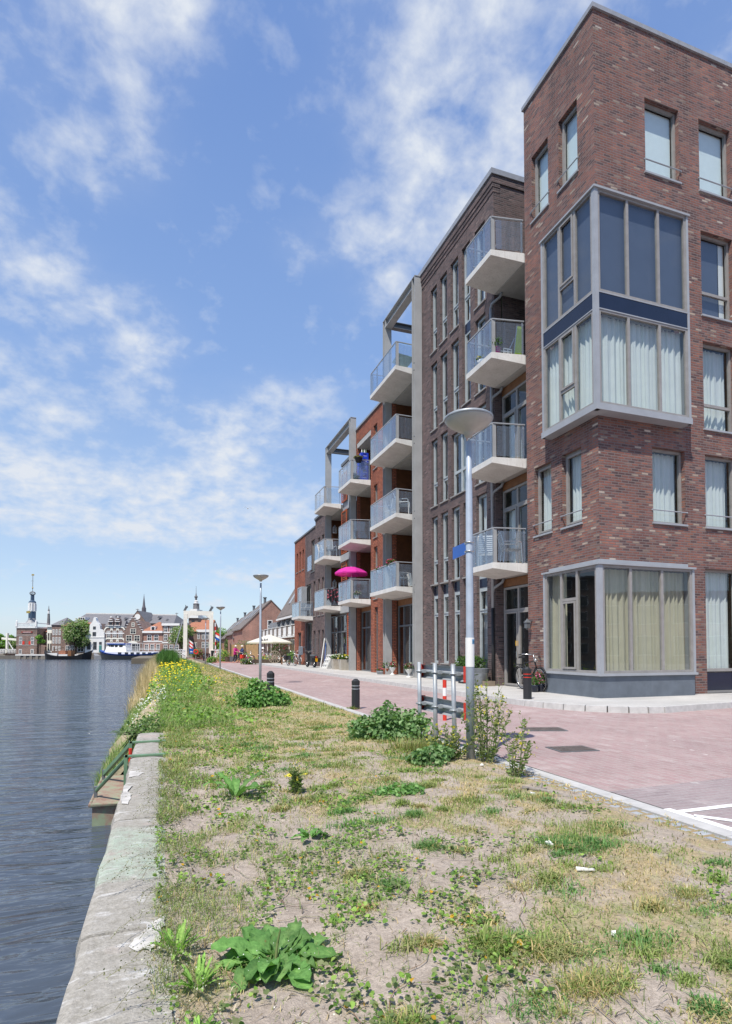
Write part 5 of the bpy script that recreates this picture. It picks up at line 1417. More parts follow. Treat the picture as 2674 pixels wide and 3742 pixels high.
# ------------------------------------------------------------------ people
def person(name, label, loc, rz, joints, edges, radii, matfn, mats, parts=()):
    me = bpy.data.meshes.new(name + '_skel')
    names = list(joints); ix = {k: i for i, k in enumerate(names)}
    me.from_pydata([joints[k] for k in names], [(ix[a], ix[b]) for a, b in edges], [])
    o = bpy.data.objects.new('tmp', me); COL.objects.link(o)
    sk = o.modifiers.new('s', 'SKIN'); sk.use_smooth_shade = True
    for k, v in zip(names, me.skin_vertices[0].data):
        r = radii[k]; v.radius = (r, r) if not isinstance(r, tuple) else r
        v.use_root = (k == names[0])
    sb = o.modifiers.new('b', 'SUBSURF'); sb.levels = 2; sb.render_levels = 2
    bpy.context.view_layer.update()
    ev = o.evaluated_get(bpy.context.evaluated_depsgraph_get())
    m2 = bpy.data.meshes.new_from_object(ev)
    bpy.data.objects.remove(o)
    for m in mats: m2.materials.append(m)
    for p in m2.polygons: p.material_index = matfn(p.center)
    t = thing(name, label, 'person', loc, rz, local=True)
    b = bpy.data.objects.new('body', m2); COL.objects.link(b); b.parent = t
    for nm_, mb_, mt in parts: mb_.build(nm_, mt, t, smooth=True)
    return t
pinkj = plain('magenta_jacket', (.50, .02, .20), .7); trou = plain('dark_trousers', (.02, .022, .04), .8); whair = plain('white_hair', (.75, .72, .66), .7)
J = {'pel': (0, 0, .92), 'sp': (.03, 0, 1.12), 'ch': (.06, 0, 1.33), 'nk': (.07, 0, 1.46), 'hd': (.10, 0, 1.56), 'ht': (.10, 0, 1.66),
     'shl': (.06, .17, 1.38), 'ell': (.22, .24, 1.14), 'wrl': (.47, .22, 1.08), 'hal': (.55, .21, 1.07), 'shr': (.06, -.17, 1.38), 'elr': (.22, -.24, 1.14), 'wrr': (.47, -.2, 1.08), 'har': (.55, -.19, 1.07),
     'hpl': (0, .09, .86), 'knl': (.12, .1, .48), 'anl': (-.02, .1, .09), 'tol': (.12, .1, .04), 'hpr': (0, -.09, .86), 'knr': (-.02, -.1, .48), 'anr': (-.22, -.1, .12), 'tor': (-.10, -.1, .04)}
E_ = [('pel', 'sp'), ('sp', 'ch'), ('ch', 'nk'), ('nk', 'hd'), ('hd', 'ht'), ('ch', 'shl'), ('shl', 'ell'), ('ell', 'wrl'), ('wrl', 'hal'), ('ch', 'shr'), ('shr', 'elr'), ('elr', 'wrr'), ('wrr', 'har'),
      ('pel', 'hpl'), ('hpl', 'knl'), ('knl', 'anl'), ('anl', 'tol'), ('pel', 'hpr'), ('hpr', 'knr'), ('knr', 'anr'), ('anr', 'tor')]
Rr_ = {'pel': .15, 'sp': .15, 'ch': .155, 'nk': .055, 'hd': .085, 'ht': .075, 'shl': .075, 'ell': .055, 'wrl': .035, 'hal': .035, 'shr': .075, 'elr': .055, 'wrr': .035, 'har': .035, 'hpl': .10, 'knl': .065, 'anl': .042, 'tol': .04, 'hpr': .10, 'knr': .065, 'anr': .042, 'tor': .04}
def mf_(c):
    if c.z > 1.46: return 2
    if c.x > .44 and c.z > 1.0: return 2
    if c.z > .82: return 0
    return 1 if c.z > .16 else 2
hair = MB().sphere((.085, 0, 1.645), .115, 14, (1.05, .95, .85))
person('person', 'woman in a magenta jacket and dark trousers pushing a bicycle along the road', (6.85, 59, 0), R(-62), J, E_, Rr_, mf_, [pinkj, trou, M['skin']], [('hair', hair, whair)])
bicycle('pushed_bicycle', 'dark bicycle held by the woman in magenta', 7.05, 58.9, 0.0, R(-62), 'navy', None)
def seated(label, x, y, z, rz, top, hat):
    Js = dict(J)
    for s, sg_ in (('l', 1), ('r', -1)):
        Js['hp' + s] = (.04, .09 * sg_, .5); Js['kn' + s] = (.45, .1 * sg_, .5); Js['an' + s] = (.47, .1 * sg_, .1); Js['to' + s] = (.6, .1 * sg_, .05)
    for k in ('pel', 'sp', 'ch', 'nk', 'hd', 'ht', 'shl', 'ell', 'wrl', 'hal', 'shr', 'elr', 'wrr', 'har'):
        a = J[k]; Js[k] = (a[0], a[1], a[2] - .38)
    def mf2(c):
        if c.z > 1.08: return 2
        if c.x > .44 and c.z > .6: return 2
        return 0 if (c.z > .58 and c.x < .46) else 1
    person('person', label, (x, y, z), rz, Js, E_, Rr_, mf2, [top, trou, M['skin']], [('hat', MB().lathe([(.2, 1.25), (.12, 1.27), (.11, 1.36), (.05, 1.39)], (.1, 0, 0), 14), hat)])
seated('seated person in a pale top and white sun hat under the white parasol', 8.6, 52.4, PZ, R(150), plain('pale_top', (.62, .5, .48), .8), M['white'])
seated('seated person in a dark blue top and pale hat before the wooden fence', 8.0, 62, PZ + .25, R(200), plain('blue_top', (.03, .05, .14), .8), plain('straw_hat', (.6, .55, .5), .8))
# ------------------------------------------------------------------ the far side of the river
def far(name, label, cat, xc, d, group=None):
    t = thing(name, label, cat, W(xc, d, 0), -YAW, group, local=True)
    ORG[t.name] = Vector((xc, 0, 0))      # children are written with the bank coordinate x, y = 0 at the front, z up
    return t
class Sc:           # survey scale: photo units to metres at distance d
    def __init__(s, d): s.k = d / 2133.5
    def X(s, u): return (u - 1337) * s.k
    def Z(s, v): return 1.3 + (2374 - v) * s.k
def R1(d):
    s = Sc(d); return (lambda x: s.X(x / 3.8667)), (lambda y: s.Z(2080 + y / 3.8667))
def R2(d):
    s = Sc(d); return (lambda x: s.X(340 + x / 4.511)), (lambda y: s.Z(2180 + y / 4.511))
def R3(d):
    s = Sc(d); return (lambda x: s.X(620 + x / 4.2737)), (lambda y: s.Z(2120 + y / 4.2737))
def fwin(par, x0, x1, z0, z1, y=0, bar=True, fm='white', name='window', pm='winglass_far', cross=True):
    f = .10
    b = MB(); b.box(x0, x0 + f, y - .06, y, z0, z1); b.box(x1 - f, x1, y - .06, y, z0, z1); b.box(x0 + f, x1 - f, y - .06, y, z0, z0 + f); b.box(x0 + f, x1 - f, y - .06, y, z1 - f, z1)
    if bar:
        zm = z0 + (z1 - z0) * .55; b.box(x0 + f, x1 - f, y - .055, y, zm - .04, zm + .04)
    if cross: b.box((x0 + x1) / 2 - .03, (x0 + x1) / 2 + .03, y - .05, y, z0 + f, z1 - f)
    o = b.build(name, M[fm], par)
    MB().box(x0 + f * .5, x1 - f * .5, y - .02, y - .01, z0 + f * .5, z1 - f * .5).build('pane', M[pm], o)
    return o
def gwall(par, poly, depth, mat, y0=0, name='wall'):
    return MB().prism([(x, y0, z) for x, z in poly], (0, depth, 0)).build(name, M[mat], par)
ld2 = MB(); 
P_ = [W(-500, 137.2), W(60, 137.2), W(60, 700), W(-500, 700)]
ld2.hexa([(p[0], p[1], -2.1) for p in P_] + [(p[0], p[1], -.12) for p in P_])
tag(ld2.build('far_bank_ground', M['earth']), kind='structure')
fq = MB(); P_ = [W(-500, 136.6), W(-22, 136.6), W(-22, 137.3), W(-500, 137.3)]
fq.hexa([(p[0], p[1], -2.1) for p in P_] + [(p[0], p[1], -.05) for p in P_])
tag(fq.build('far_quay_wall', plain('far_quay_stone', (.16, .145, .125), .9, 0, .2, 1)), 'long low stone quay wall across the river', 'quay wall')

D0 = 138.5
x, z = R1(D0)
# --- excise tower
et = far('clock_tower', 'square brick quayside tower with white balustrade and blue and white cupola', 'tower', x(372), D0)
gwall(et, [(x(228), z(1205)), (x(520), z(1205)), (x(520), z(822)), (x(228), z(822))], 5.2, 'brick_old')
b = MB(); b.box(x(222), x(524), -.2, 5.4, z(832), z(812)); 
n = 15
for i in range(n + 1):
    xx = x(232) + (x(512) - x(232)) * i / n; b.lathe([(.07, z(812)), (.10, z(795)), (.05, z(778)), (.09, z(765))], (xx, -.1, 0), 6)
b.box(x(226), x(520), -.2, .0, z(768), z(757))
b.box(x(224), x(236), -.2, 5.3, z(768), z(757)); b.box(x(508), x(520), -.2, 5.3, z(768), z(757))
b.build('balustrade', M['white'], et)
for q in (235, 506): MB().box(x(q) - .22, x(q) + .22, -.3, .15, z(812), z(752)).lathe([(.18, z(752)), (.22, z(740)), (.08, z(722)), (.02, z(703))], (x(q), -.08, 0), 8).build('pinnacle', M['white'], et)
cx0 = x(364); cy0 = 2.4
lead = plain('lead_roof', (.25, .25, .255), .5, .1, .15, 2); sb_ = plain('slate_blue_cladding', (.05, .085, .135), .5, 0, .15, 1)
MB().lathe([(x(450) - cx0, z(758)), (x(420) - cx0, z(715)), (x(412) - cx0, z(685))], (cx0, cy0, 0), 8, ph=.5).build('lead_roof', lead, et)
MB().lathe([(x(412) - cx0, z(700)), (x(412) - cx0, z(586))], (cx0, cy0, 0), 8, ph=.5).build('drum', sb_, et)
MB().box(cx0 - .42, cx0 + .42, cy0 - 1.72, cy0 - 1.55, z(618), z(588)).build('clock_face', M['gold'], et)
b = MB(); r_ = x(411) - cx0
b.lathe([(r_ * 1.05, z(590)), (r_ * 1.05, z(578))], (cx0, cy0, 0), 8, ph=.5)
b.lathe([(r_, z(478)), (r_ * 1.06, z(468)), (r_, z(462))], (cx0, cy0, 0), 8, ph=.5)
for i in range(8):
    a = 2 * math.pi * (i + .5) / 8; b.lathe([(.26, z(580)), (.22, z(476))], (cx0 + r_ * .88 * math.cos(a), cy0 + r_ * .88 * math.sin(a), 0), 8)
b.lathe([(r_ * .8, z(578)), (r_ * .8, z(545))], (cx0, cy0, 0), 8, ph=.5)
b.build('bell_lantern', M['white'], et)
MB().lathe([(r_ * .45, z(550)), (r_ * .45, z(476))], (cx0, cy0, 0), 8).build('bell_chamber', M['slate'], et)
MB().lathe([(r_ * 1.04, z(463)), (r_ * .95, z(445)), (r_ * .62, z(432)), (r_ * .52, z(428)), (r_ * .5, z(352)), (r_ * .55, z(348))], (cx0, cy0, 0), 8, ph=.5).build('upper_drum', sb_, et)
b = MB()
for i in range(6):
    a = math.pi * i / 6; c_, s_ = math.cos(a), math.sin(a); R_ = x(400) - cx0; zc = z(326); h_ = (z(300) - z(350)) / 2
    b.tube([(cx0 + R_ * math.sin(t) * c_, cy0 + R_ * math.sin(t) * s_, zc + h_ * math.cos(t)) for t in [math.pi * k / 8 for k in range(-8, 9)]], .07, 5)
b.build('crown', M['slate'], et)
b = MB(); b.tube([(cx0, cy0, z(350)), (cx0, cy0, z(60))], .06, 6); b.bar((x(340), cy0, z(147)), (x(376), cy0, z(147)), .06, .06); b.build('vane_rod', M['slate'], et)
MB().sphere((cx0, cy0, z(247)), .75 * (x(366) - x(353)), 10, (1, 1, 1.4)).box(cx0 - .3, cx0 + .3, cy0 - .03, cy0 + .03, z(70), z(48)).build('gilded_ball', M['gold'], et)
for q in (269, 436):
    fwin(et, x(q), x(q + 43), z(1066), z(957)); fwin(et, x(q), x(q + 42), z(1199), z(1130), bar=False, name='door')
for q in (316, 405): MB().box(x(q), x(q + 30), -.07, 0, z(1064), z(1018)).build('shutter', M['red'], et)
MB().box(x(302), x(456), -.1, 0, z(900), z(880)).build('name_board', plain('dark_red_board', (.28, .05, .04), .6), et)
b = MB()
for i in range(12): b.box(x(322) + i * .16, x(322) + i * .16 + .11, -.115, -.1, z(894), z(885 + (i % 3)))
b.build('gilt_lettering', M['white'], et)
for q in (830, 930, 1070): MB().box(x(226), x(522), -.05, 0, z(q + 4), z(q)).build('stone_band', M['conc'], et)
gwall(et, [(x(520), z(1205)), (x(618), z(1205)), (x(618), z(1090)), (x(520), z(1060))], 4, 'brick_old', .5, 'side_building')
pj = far('timber_pier', 'dark timber pier on piles under the clock tower', 'pier', x(420), 136.4)
xx, zz = R1(136.4)
MB().box(xx(218), xx(635), 0, 1.5, zz(1222), zz(1202)).build('deck', M['conc'], pj)
b = MB()
for q in (240, 272, 350, 435, 520, 595, 620): b.box(xx(q) - .3, xx(q) + .3, .05, .5, -2, zz(1222))
b.build('pile', plain('weathered_timber', (.22, .2, .17), .9), pj)
MB().box(xx(218), xx(630), 1.0, 1.4, -2, zz(1222)).build('underside_shade', M['black'], pj)  # black block added below the deck, standing in for the shade there

def simple_house(label, x0, x1, zb, zt, mat, wins, roof=None, d=D0, depth=9, name='house', bands=(), door=None, cornice=None, group='houses along the far quay', fm='white'):
    t = far(name, label, 'house', (x0 + x1) / 2, d, group)
    gwall(t, [(x0, zb), (x1, zb), (x1, zt), (x0, zt)], depth, mat)
    for w_ in wins: fwin(t, *w_, fm=fm)
    for zb_ in bands: MB().box(x0 - .03, x1 + .03, -.08, 0, zb_ - .12, zb_ + .12).build('stone_band', M['white'], t)
    if cornice: MB().box(x0 - .1, x1 + .1, -.35, .2, zt - cornice, zt + .05).build('cornice', M['white'], t)
    if roof:
        mt, zr, kind = roof
        e = .25
        if kind == 'hip':
            xm = (x0 + x1) / 2; i_ = min((x1 - x0) * .45, depth * .45); ym = depth / 2
            MB().add([(x0 - e, -e, zt), (x1 + e, -e, zt), (x1 + e, depth + e, zt), (x0 - e, depth + e, zt), (x0 + i_, ym, zr), (x1 - i_, ym, zr)], [(0, 1, 5, 4), (1, 2, 5), (2, 3, 4, 5), (3, 0, 4)]).build('roof', M[mt], t)
        elif kind == 'side':       # ridge along the bank
            MB().add([(x0 - .1, -e, zt), (x1 + .1, -e, zt), (x1 + .1, depth + e, zt), (x0 - .1, depth + e, zt), (x0 - .1, depth / 2, zr), (x1 + .1, depth / 2, zr)], [(0, 1, 5, 4), (1, 2, 5), (2, 3, 4, 5), (3, 0, 4)]).build('roof', M[mt], t)
        else:                      # gable to the river
            xm = (x0 + x1) / 2
            MB().add([(x0 - e, .1, zt), (xm, .1, zr), (x1 + e, .1, zt), (x0 - e, depth, zt), (xm, depth, zr), (x1 + e, depth, zt)], [(0, 1, 4, 3), (1, 2, 5, 4), (0, 2, 1), (3, 4, 5)]).build('roof', M[mt], t)
    return t
def grid(xs_, w_, rows): return [(q, q + w_, a, b_) for q in xs_ for (a, b_) in rows]
simple_house('small house with an orange tiled roof just right of the clock tower', x(530), x(628), z(1200), z(880), 'brick_old', grid([x(560), x(595)], x(585) - x(560), [(z(930), z(890))]), ('tile_or', z(755), 'side'), D0 + 3)
simple_house('narrow yellow house beside the orange roofed house', x(630), x(712), z(1185), z(790), 'cream', grid([x(640), x(675)], x(663) - x(640), [(z(1000), z(900)), (z(1150), z(1050))]), None, D0 + 1, fm='tile_br', cornice=.4)
simple_house('grey brown brick house under a steep hipped slate roof', x(712), x(862), z(1185), z(788), 'brick_old', grid([x(725), x(768), x(812)], x(752) - x(725), [(z(1050), z(960)), (z(930), z(850)), (z(1150), z(1085))]), ('slate', z(668), 'hip'), D0 + .5)
simple_house('low brick shop house with wide dark windows behind the big tree', x(862), x(1205), z(1185), z(800), 'brick_old', [(x(930), x(985), z(1160), z(1080)), (x(1000), x(1055), z(1160), z(1080)), (x(1098), x(1185), z(1170), z(1080)), (x(900), x(940), z(1000), z(900)), (x(1150), x(1190), z(1000), z(900))], ('tile_or', z(740), 'side'), D0)
wh = far('white_house', 'white rendered house with a curved bell gable and teal door', 'house', x(1348), D0 - .5)
pts = [(1212, 1180), (1212, 965), (1230, 935), (1262, 890), (1272, 870), (1276, 800), (1285, 775), (1308, 752), (1322, 725), (1330, 690), (1345, 678), (1360, 690), (1368, 725), (1384, 752), (1408, 775), (1420, 800), (1424, 845), (1450, 862), (1478, 895), (1484, 930), (1484, 1180)]
gwall(wh, [(x(a), z(c)) for a, c in pts], 1.0, 'white')
gwall(wh, [(x(1225), z(1180)), (x(1475), z(1180)), (x(1475), z(935)), (x(1348), z(760)), (x(1225), z(935))], 8, 'brick_old', 1.0, 'rear_building')
for w_ in ((1325, 1364, 850, 810), (1319, 1368, 946, 888), (1243, 1293, 1136, 1027), (1329, 1379, 1136, 1027), (1413, 1451, 1066, 1027)): fwin(wh, x(w_[0]), x(w_[1]), z(w_[2]), z(w_[3]), fm='frame_dark')
MB().box(x(1413), x(1451), -.06, 0, z(1172), z(1076)).build('door', plain('teal_door', (.06, .22, .20), .5), wh)
MB().box(x(1212), x(1484), -.1, 0, z(967), z(961)).build('stone_band', M['white'], wh)
x2, z2 = R2(D0)
tw2 = simple_house('brick house with white bands, arched window heads and two ornate dormers', x2(202), x2(515), z2(905), z2(490), 'brick_old',
                   grid([x2(222), x2(322), x2(420)], x2(282) - x2(222), [(z2(685), z2(615)), (z2(600), z2(565))]) + grid([x2(215)], x2(265) - x2(215), [(z2(890), z2(765))]) + grid([x2(330), x2(430)], x2(400) - x2(330), [(z2(890), z2(765))]),
                   None, D0, bands=(z2(497), z2(607), z2(695), z2(765)))
for q in (252, 352, 452):
    for zt_ in (562, 745):
        MB().prism([(x2(q) + 1.05 * math.cos(a) * (1 if True else 0), -.1, z2(zt_) + 1.0 * math.sin(a)) for a in [math.pi * k / 10 for k in range(11)]] + [(x2(q) + .8 * math.cos(a), -.1, z2(zt_) + .7 * math.sin(a)) for a in [math.pi * k / 10 for k in range(10, -1, -1)]], (0, .1, 0)).build('arch_head', M['cream'], tw2)
MB().add([(x2(190), -.2, z2(488)), (x2(520), -.2, z2(488)), (x2(520), 9, z2(488)), (x2(190), 9, z2(488)), (x2(205), 1.2, z2(398)), (x2(505), 1.2, z2(398)), (x2(505), 8, z2(398)), (x2(205), 8, z2(398))], [(0, 1, 5, 4), (1, 2, 6, 5), (2, 3, 7, 6), (3, 0, 4, 7), (4, 5, 6, 7)]).build('roof', M['slate'], tw2)
for q in (292, 405):
    dm = gwall(tw2, [(x2(q - 38), z2(478)), (x2(q + 38), z2(478)), (x2(q + 38), z2(412)), (x2(q + 26), z2(392)), (x2(q + 20), z2(370)), (x2(q), z2(345)), (x2(q - 20), z2(370)), (x2(q - 26), z2(392)), (x2(q - 38), z2(412))], 1.4, 'brick_old', -.25, 'dormer')
    for zb_, hw in ((412, 42), (380, 30), (476, 44)): MB().box(x2(q - hw), x2(q + hw), -.4, -.24, z2(zb_ + 5), z2(zb_ - 5)).build('stone_band', M['white'], dm)
    MB().box(x2(q - 22), x2(q + 22), -.3, -.245, z2(470), z2(435)).build('pane', M['winglass_far'], dm); MB().lathe([(.18, z2(350)), (.22, z2(340)), (.05, z2(328))], (x2(q), -.1, 0), 8).build('finial', M['white'], dm)
sg_ = far('step_gable_house', 'brown brick house with a stepped gable and a white shop front', 'house', x2(667), D0 - .3, 'houses along the far quay')
st_ = [(517, 905), (517, 545), (535, 545), (535, 505), (558, 505), (558, 462), (580, 462), (580, 420), (604, 420), (604, 384), (632, 384), (632, 352), (690, 352), (690, 384), (716, 384), (716, 420), (742, 420), (742, 462), (770, 462), (770, 505), (795, 505), (795, 545), (820, 545), (820, 905)]
gwall(sg_, [(x2(a), z2(c)) for a, c in st_], .7, 'brick_old')
for (a0_, a1_, c) in ((530, 560, 505), (553, 583, 462), (575, 607, 420), (600, 634, 384), (630, 692, 352), (688, 720, 384), (714, 746, 420), (740, 772, 462), (768, 798, 505), (793, 822, 545), (515, 537, 545)): MB().box(x2(a0_), x2(a1_), -.1, .75, z2(c + 4), z2(c - 5)).build('coping_stone', M['white'], sg_)
gwall(sg_, [(x2(525), z2(905)), (x2(812), z2(905)), (x2(812), z2(550)), (x2(668), z2(385)), (x2(525), z2(550))], 9, 'brick_old', .7, 'rear_building')
for w_ in ((640, 687, 497, 430), (618, 712, 616, 530), (551, 647, 737, 640), (683, 779, 737, 640)): fwin(sg_, x2(w_[0]), x2(w_[1]), z2(w_[2]), z2(w_[3]), fm='cream')
fwin(sg_, x2(635), x2(780), z2(895), z2(775), fm='white', name='shop_front')
fwin(sg_, x2(540), x2(610), z2(895), z2(790), fm='frame_dark', name='door')
gwall(sg_, [(x2(590), z2(765)), (x2(740), z2(765)), (x2(735), z2(748)), (x2(690), z2(740)), (x2(665), z2(730)), (x2(640), z2(740)), (x2(595), z2(748))], .1, 'cream', -.1, 'sign_board')
orh = simple_house('house behind the step gable showing a slope of orange roof tiles', x2(500), x2(600), z2(905), z2(500), 'brick_old', [], ('tile_or', z2(395), 'side'), D0 + 2.5)
h7 = simple_house('pink brick house with a pale cornice, orange hipped roof and white dormer', x2(822), x2(1140), z2(905), z2(570), 'brick_house', grid([x2(890), x2(1003)], x2(962) - x2(890), [(z2(730), z2(630))]) + grid([x2(850), x2(945), x2(1040)], x2(912) - x2(850), [(z2(885), z2(785))]), ('tile_or', z2(405), 'hip'), D0, cornice=.45, bands=(z2(740),))
dm = MB().box(x2(938), x2(1014), .3, 3, z2(565), z2(490)).build('dormer', M['white'], h7); MB().box(x2(952), x2(1002), .28, .3, z2(556), z2(500)).build('pane', M['winglass_far'], dm)
h8 = simple_house('plain flat topped brown brick house with two columns of tall windows', x2(1140), x2(1420), z2(905), z2(445), 'brick_old', grid([x2(1165), x2(1260), x2(1350)], x2(1226) - x2(1165), [(z2(588), z2(495)), (z2(727), z2(625)), (z2(892), z2(795))]), None, D0, cornice=.5, bands=(z2(755), z2(590)))
x3, z3 = R3(146)
simple_house('brick corner house with large white windows seen through the bridge portal', x3(425), x3(625), z3(1160), z3(775), 'brick_old', grid([x3(500), x3(560)], x3(545) - x3(500), [(z3(925), z3(800)), (z3(1060), z3(965))]) + [(x3(430), x3(470), z3(920), z3(830))], ('tile_or', z3(605), 'side'), 146, cornice=.6)
simple_house('house with white ground floor windows and orange tile roof left of the corner house', x3(270), x3(425), z3(1160), z3(800), 'brick_old', [(x3(330), x3(380), z3(1150), z3(970)), (x3(385), x3(425), z3(1150), z3(970))], ('tile_or', z3(640), 'side'), 147)
simple_house('far house with a bright orange roof left of the bridge portal', x3(150), x3(330), z3(1160), z3(740), 'brick_old', [], ('tile_or', z3(630), 'side'), 152)
# --- church behind the houses
DC = 186
xc1, zc1 = R1(DC); xc2, zc2 = R2(DC)
ch = far('church', 'large church with a long grey slate roof, brick transept gable and rose window', 'church', xc2(560), DC)
yl = 9.5
gwall(ch, [(xc1(985), zc2(905)), (xc2(1300), zc2(905)), (xc2(1300), zc2(450)), (xc1(985), zc2(450))], 2 * yl, 'brick_old')
MB().add([(xc1(978), -.4, zc2(452)), (xc2(1335), -.4, zc2(440)), (xc2(1335), 2 * yl, zc2(440)), (xc1(978), 2 * yl, zc2(452)), (xc1(1010), yl, zc1(602)), (xc2(1213), yl, zc2(276))], [(0, 1, 5, 4), (1, 2, 5), (2, 3, 4, 5), (3, 0, 4)]).build('roof', M['slate'], ch)
b = MB(); b.bar((xc1(1010), yl, zc1(598)), (xc2(1213), yl, zc2(272)), .35, .3); b.build('ridge', M['conc'], ch)
gwall(ch, [(xc2(640), zc2(905)), (xc2(915), zc2(905)), (xc2(915), zc2(425)), (xc2(775), zc2(240)), (xc2(640), zc2(425))], 2.5, 'brick_old', -2.5, 'transept_gable')
MB().add([(xc2(632), -2.6, zc2(432)), (xc2(775), -2.6, zc2(236)), (xc2(923), -2.6, zc2(432)), (xc2(632), yl, zc2(432)), (xc2(775), yl, zc2(236)), (xc2(923), yl, zc2(432))], [(0, 1, 4, 3), (1, 2, 5, 4)]).build('transept_roof', M['slate'], ch)
c0 = (xc2(792), -2.6, zc2(458)); rr = xc2(855) - xc2(792)
ro = MB(); ro.prism([(c0[0] + rr * math.cos(a), -2.62, c0[2] + rr * math.sin(a)) for a in [2 * math.pi * k / 24 for k in range(24)]], (0, .12, 0))
ro = ro.build('rose_window', M['conc'], ch)
for k in range(9):
    a = 2 * math.pi * k / 8; q = rr * .66 if k < 8 else 0
    MB().prism([(c0[0] + q * math.cos(a) + rr * .2 * math.cos(t), -2.66, c0[2] + q * math.sin(a) + rr * .2 * math.sin(t)) for t in [2 * math.pi * j / 10 for j in range(10)]], (0, .04, 0)).build('pane', M['winglass_far'], ro)
MB().prism([(xc2(778) + .9 * math.cos(t), -2.6, zc2(340) + .9 * math.sin(t)) for t in [2 * math.pi * j / 12 for j in range(12)]], (0, .1, 0)).build('round_window', M['white'], ch)
for (q, v) in ((775, 215), (1213, 240), (520, 240)):
    MB().tube([(xc2(q), yl if q != 775 else -2.5, zc2(v + 35)), (xc2(q), yl if q != 775 else -2.5, zc2(v - 5))], .1, 5).bar((xc2(q) - .5, yl if q != 775 else -2.5, zc2(v + 6)), (xc2(q) + .5, yl if q != 775 else -2.5, zc2(v + 6)), .15, .15).build('cross', M['slate'], ch)
sx0 = xc2(642); hw = xc2(672) - sx0
b = MB()
for a in range(8): b.tube([(sx0 + hw * math.cos(math.pi * (a + .5) / 4), yl + hw * math.sin(math.pi * (a + .5) / 4), zc2(275)), (sx0 + hw * .85 * math.cos(math.pi * (a + .5) / 4), yl + hw * .85 * math.sin(math.pi * (a + .5) / 4), zc2(150))], .2, 5)
for v in (268, 215, 152): b.lathe([(hw * 1.0, zc2(v)), (hw * 1.0, zc2(v - 8))], (sx0, yl, 0), 8, ph=.5)
b.lathe([(hw * .5, zc2(270)), (hw * .5, zc2(160))], (sx0, yl, 0), 8)
b.lathe([(hw * 1.0, zc2(150)), (hw * .72, zc2(110)), (hw * .1, zc2(-70)), (.04, zc2(-92))], (sx0, yl, 0), 8, ph=.5); b.build('spire', plain('spire_slate', (.13, .12, .135), .6), ch)
for (q, v) in ((1008, 325), (1168, 375), (885, 372), (292, 315), (455, 350)):
    MB().prism([(xc2(q - 20), .8 + (450 - v) * .02, zc2(v + 18)), (xc2(q + 20), .8 + (450 - v) * .02, zc2(v + 18)), (xc2(q), .8 + (450 - v) * .02, zc2(v - 16))], (0, 4, 0)).build('dormer', M['slate'], ch)
wl = MB().box(xc1(1060), xc1(1160), 1.6, 5, zc1(712), zc1(672)).build('dormer_row', M['white'], ch)
for i in range(3): MB().box(xc1(1068 + 30 * i), xc1(1092 + 30 * i), 1.57, 1.6, zc1(706), zc1(680)).build('pane', M['winglass_far'], wl)
rh = simple_house('long flat roofed brick building with dark roof edge below the church', x(440), x(1000), z(1180), z(722), 'brick_old', [], ('slate', z(700), 'side'), 160, name='warehouse')
for lab, R0_, xc_, prof, D_ in (('slim distant church spire above the slate roofs', R1, 680, [(20, 720), (16, 640), (18, 632), (12, 628), (12, 585), (14, 580), (6, 560), (2, 515)], 210),):
    xa, za = R0_(D_); t = far('spire', lab, 'spire', xa(xc_), D_)
    MB().lathe([(xa(xc_ + r) - xa(xc_), za(v)) for r, v in prof], (xa(xc_), 0, 0), 8).lathe([(xa(xc_ + 20) - xa(xc_), -1), (xa(xc_ + 20) - xa(xc_), za(715))], (xa(xc_), 0, 0), 8).build('shaft', M['slate'], t)
    MB().lathe([(xa(xc_ + 13) - xa(xc_), za(626)), (xa(xc_ + 13) - xa(xc_), za(590))], (xa(xc_), 0, 0), 8).build('lantern', M['white'], t)
DT = 215; xa, za = R3(DT)
ct = far('church_tower', 'brick weigh house tower with white galleries and dark onion lantern above the bridge', 'tower', xa(347), DT)
q = lambda r: xa(347 + r) - xa(347)
MB().box(xa(290), xa(440), 0, 9, 0, za(590)).build('shaft', M['brick_old'], ct)
b = MB(); b.box(xa(285), xa(445), -.5, 9.5, za(592), za(552)); b.box(xa(298), xa(410), .8, 8.2, za(552), za(448)); b.build('gallery', M['white'], ct)
MB().box(xa(340), xa(385), -.1, 0, za(690), za(620)).build('clock_window', M['winglass_far'], ct)
MB().lathe([(q(50), za(450)), (q(46), za(365)), (q(52), za(358)), (q(36), za(345))], (xa(352), 4.5, 0), 8, ph=.5).build('lantern', M['slate'], ct)
MB().lathe([(q(33), za(345)), (q(30), za(318)), (q(34), za(312)), (q(18), za(300))], (xa(350), 4.5, 0), 8, ph=.5).build('upper_gallery', M['white'], ct)
MB().lathe([(q(18), za(315)), (q(16), za(268)), (q(26), za(252)), (q(27), za(236)), (q(10), za(215)), (q(8), za(195)), (q(4), za(180)), (q(2), za(70))], (xa(348), 4.5, 0), 10).build('onion_dome', M['slate'], ct)

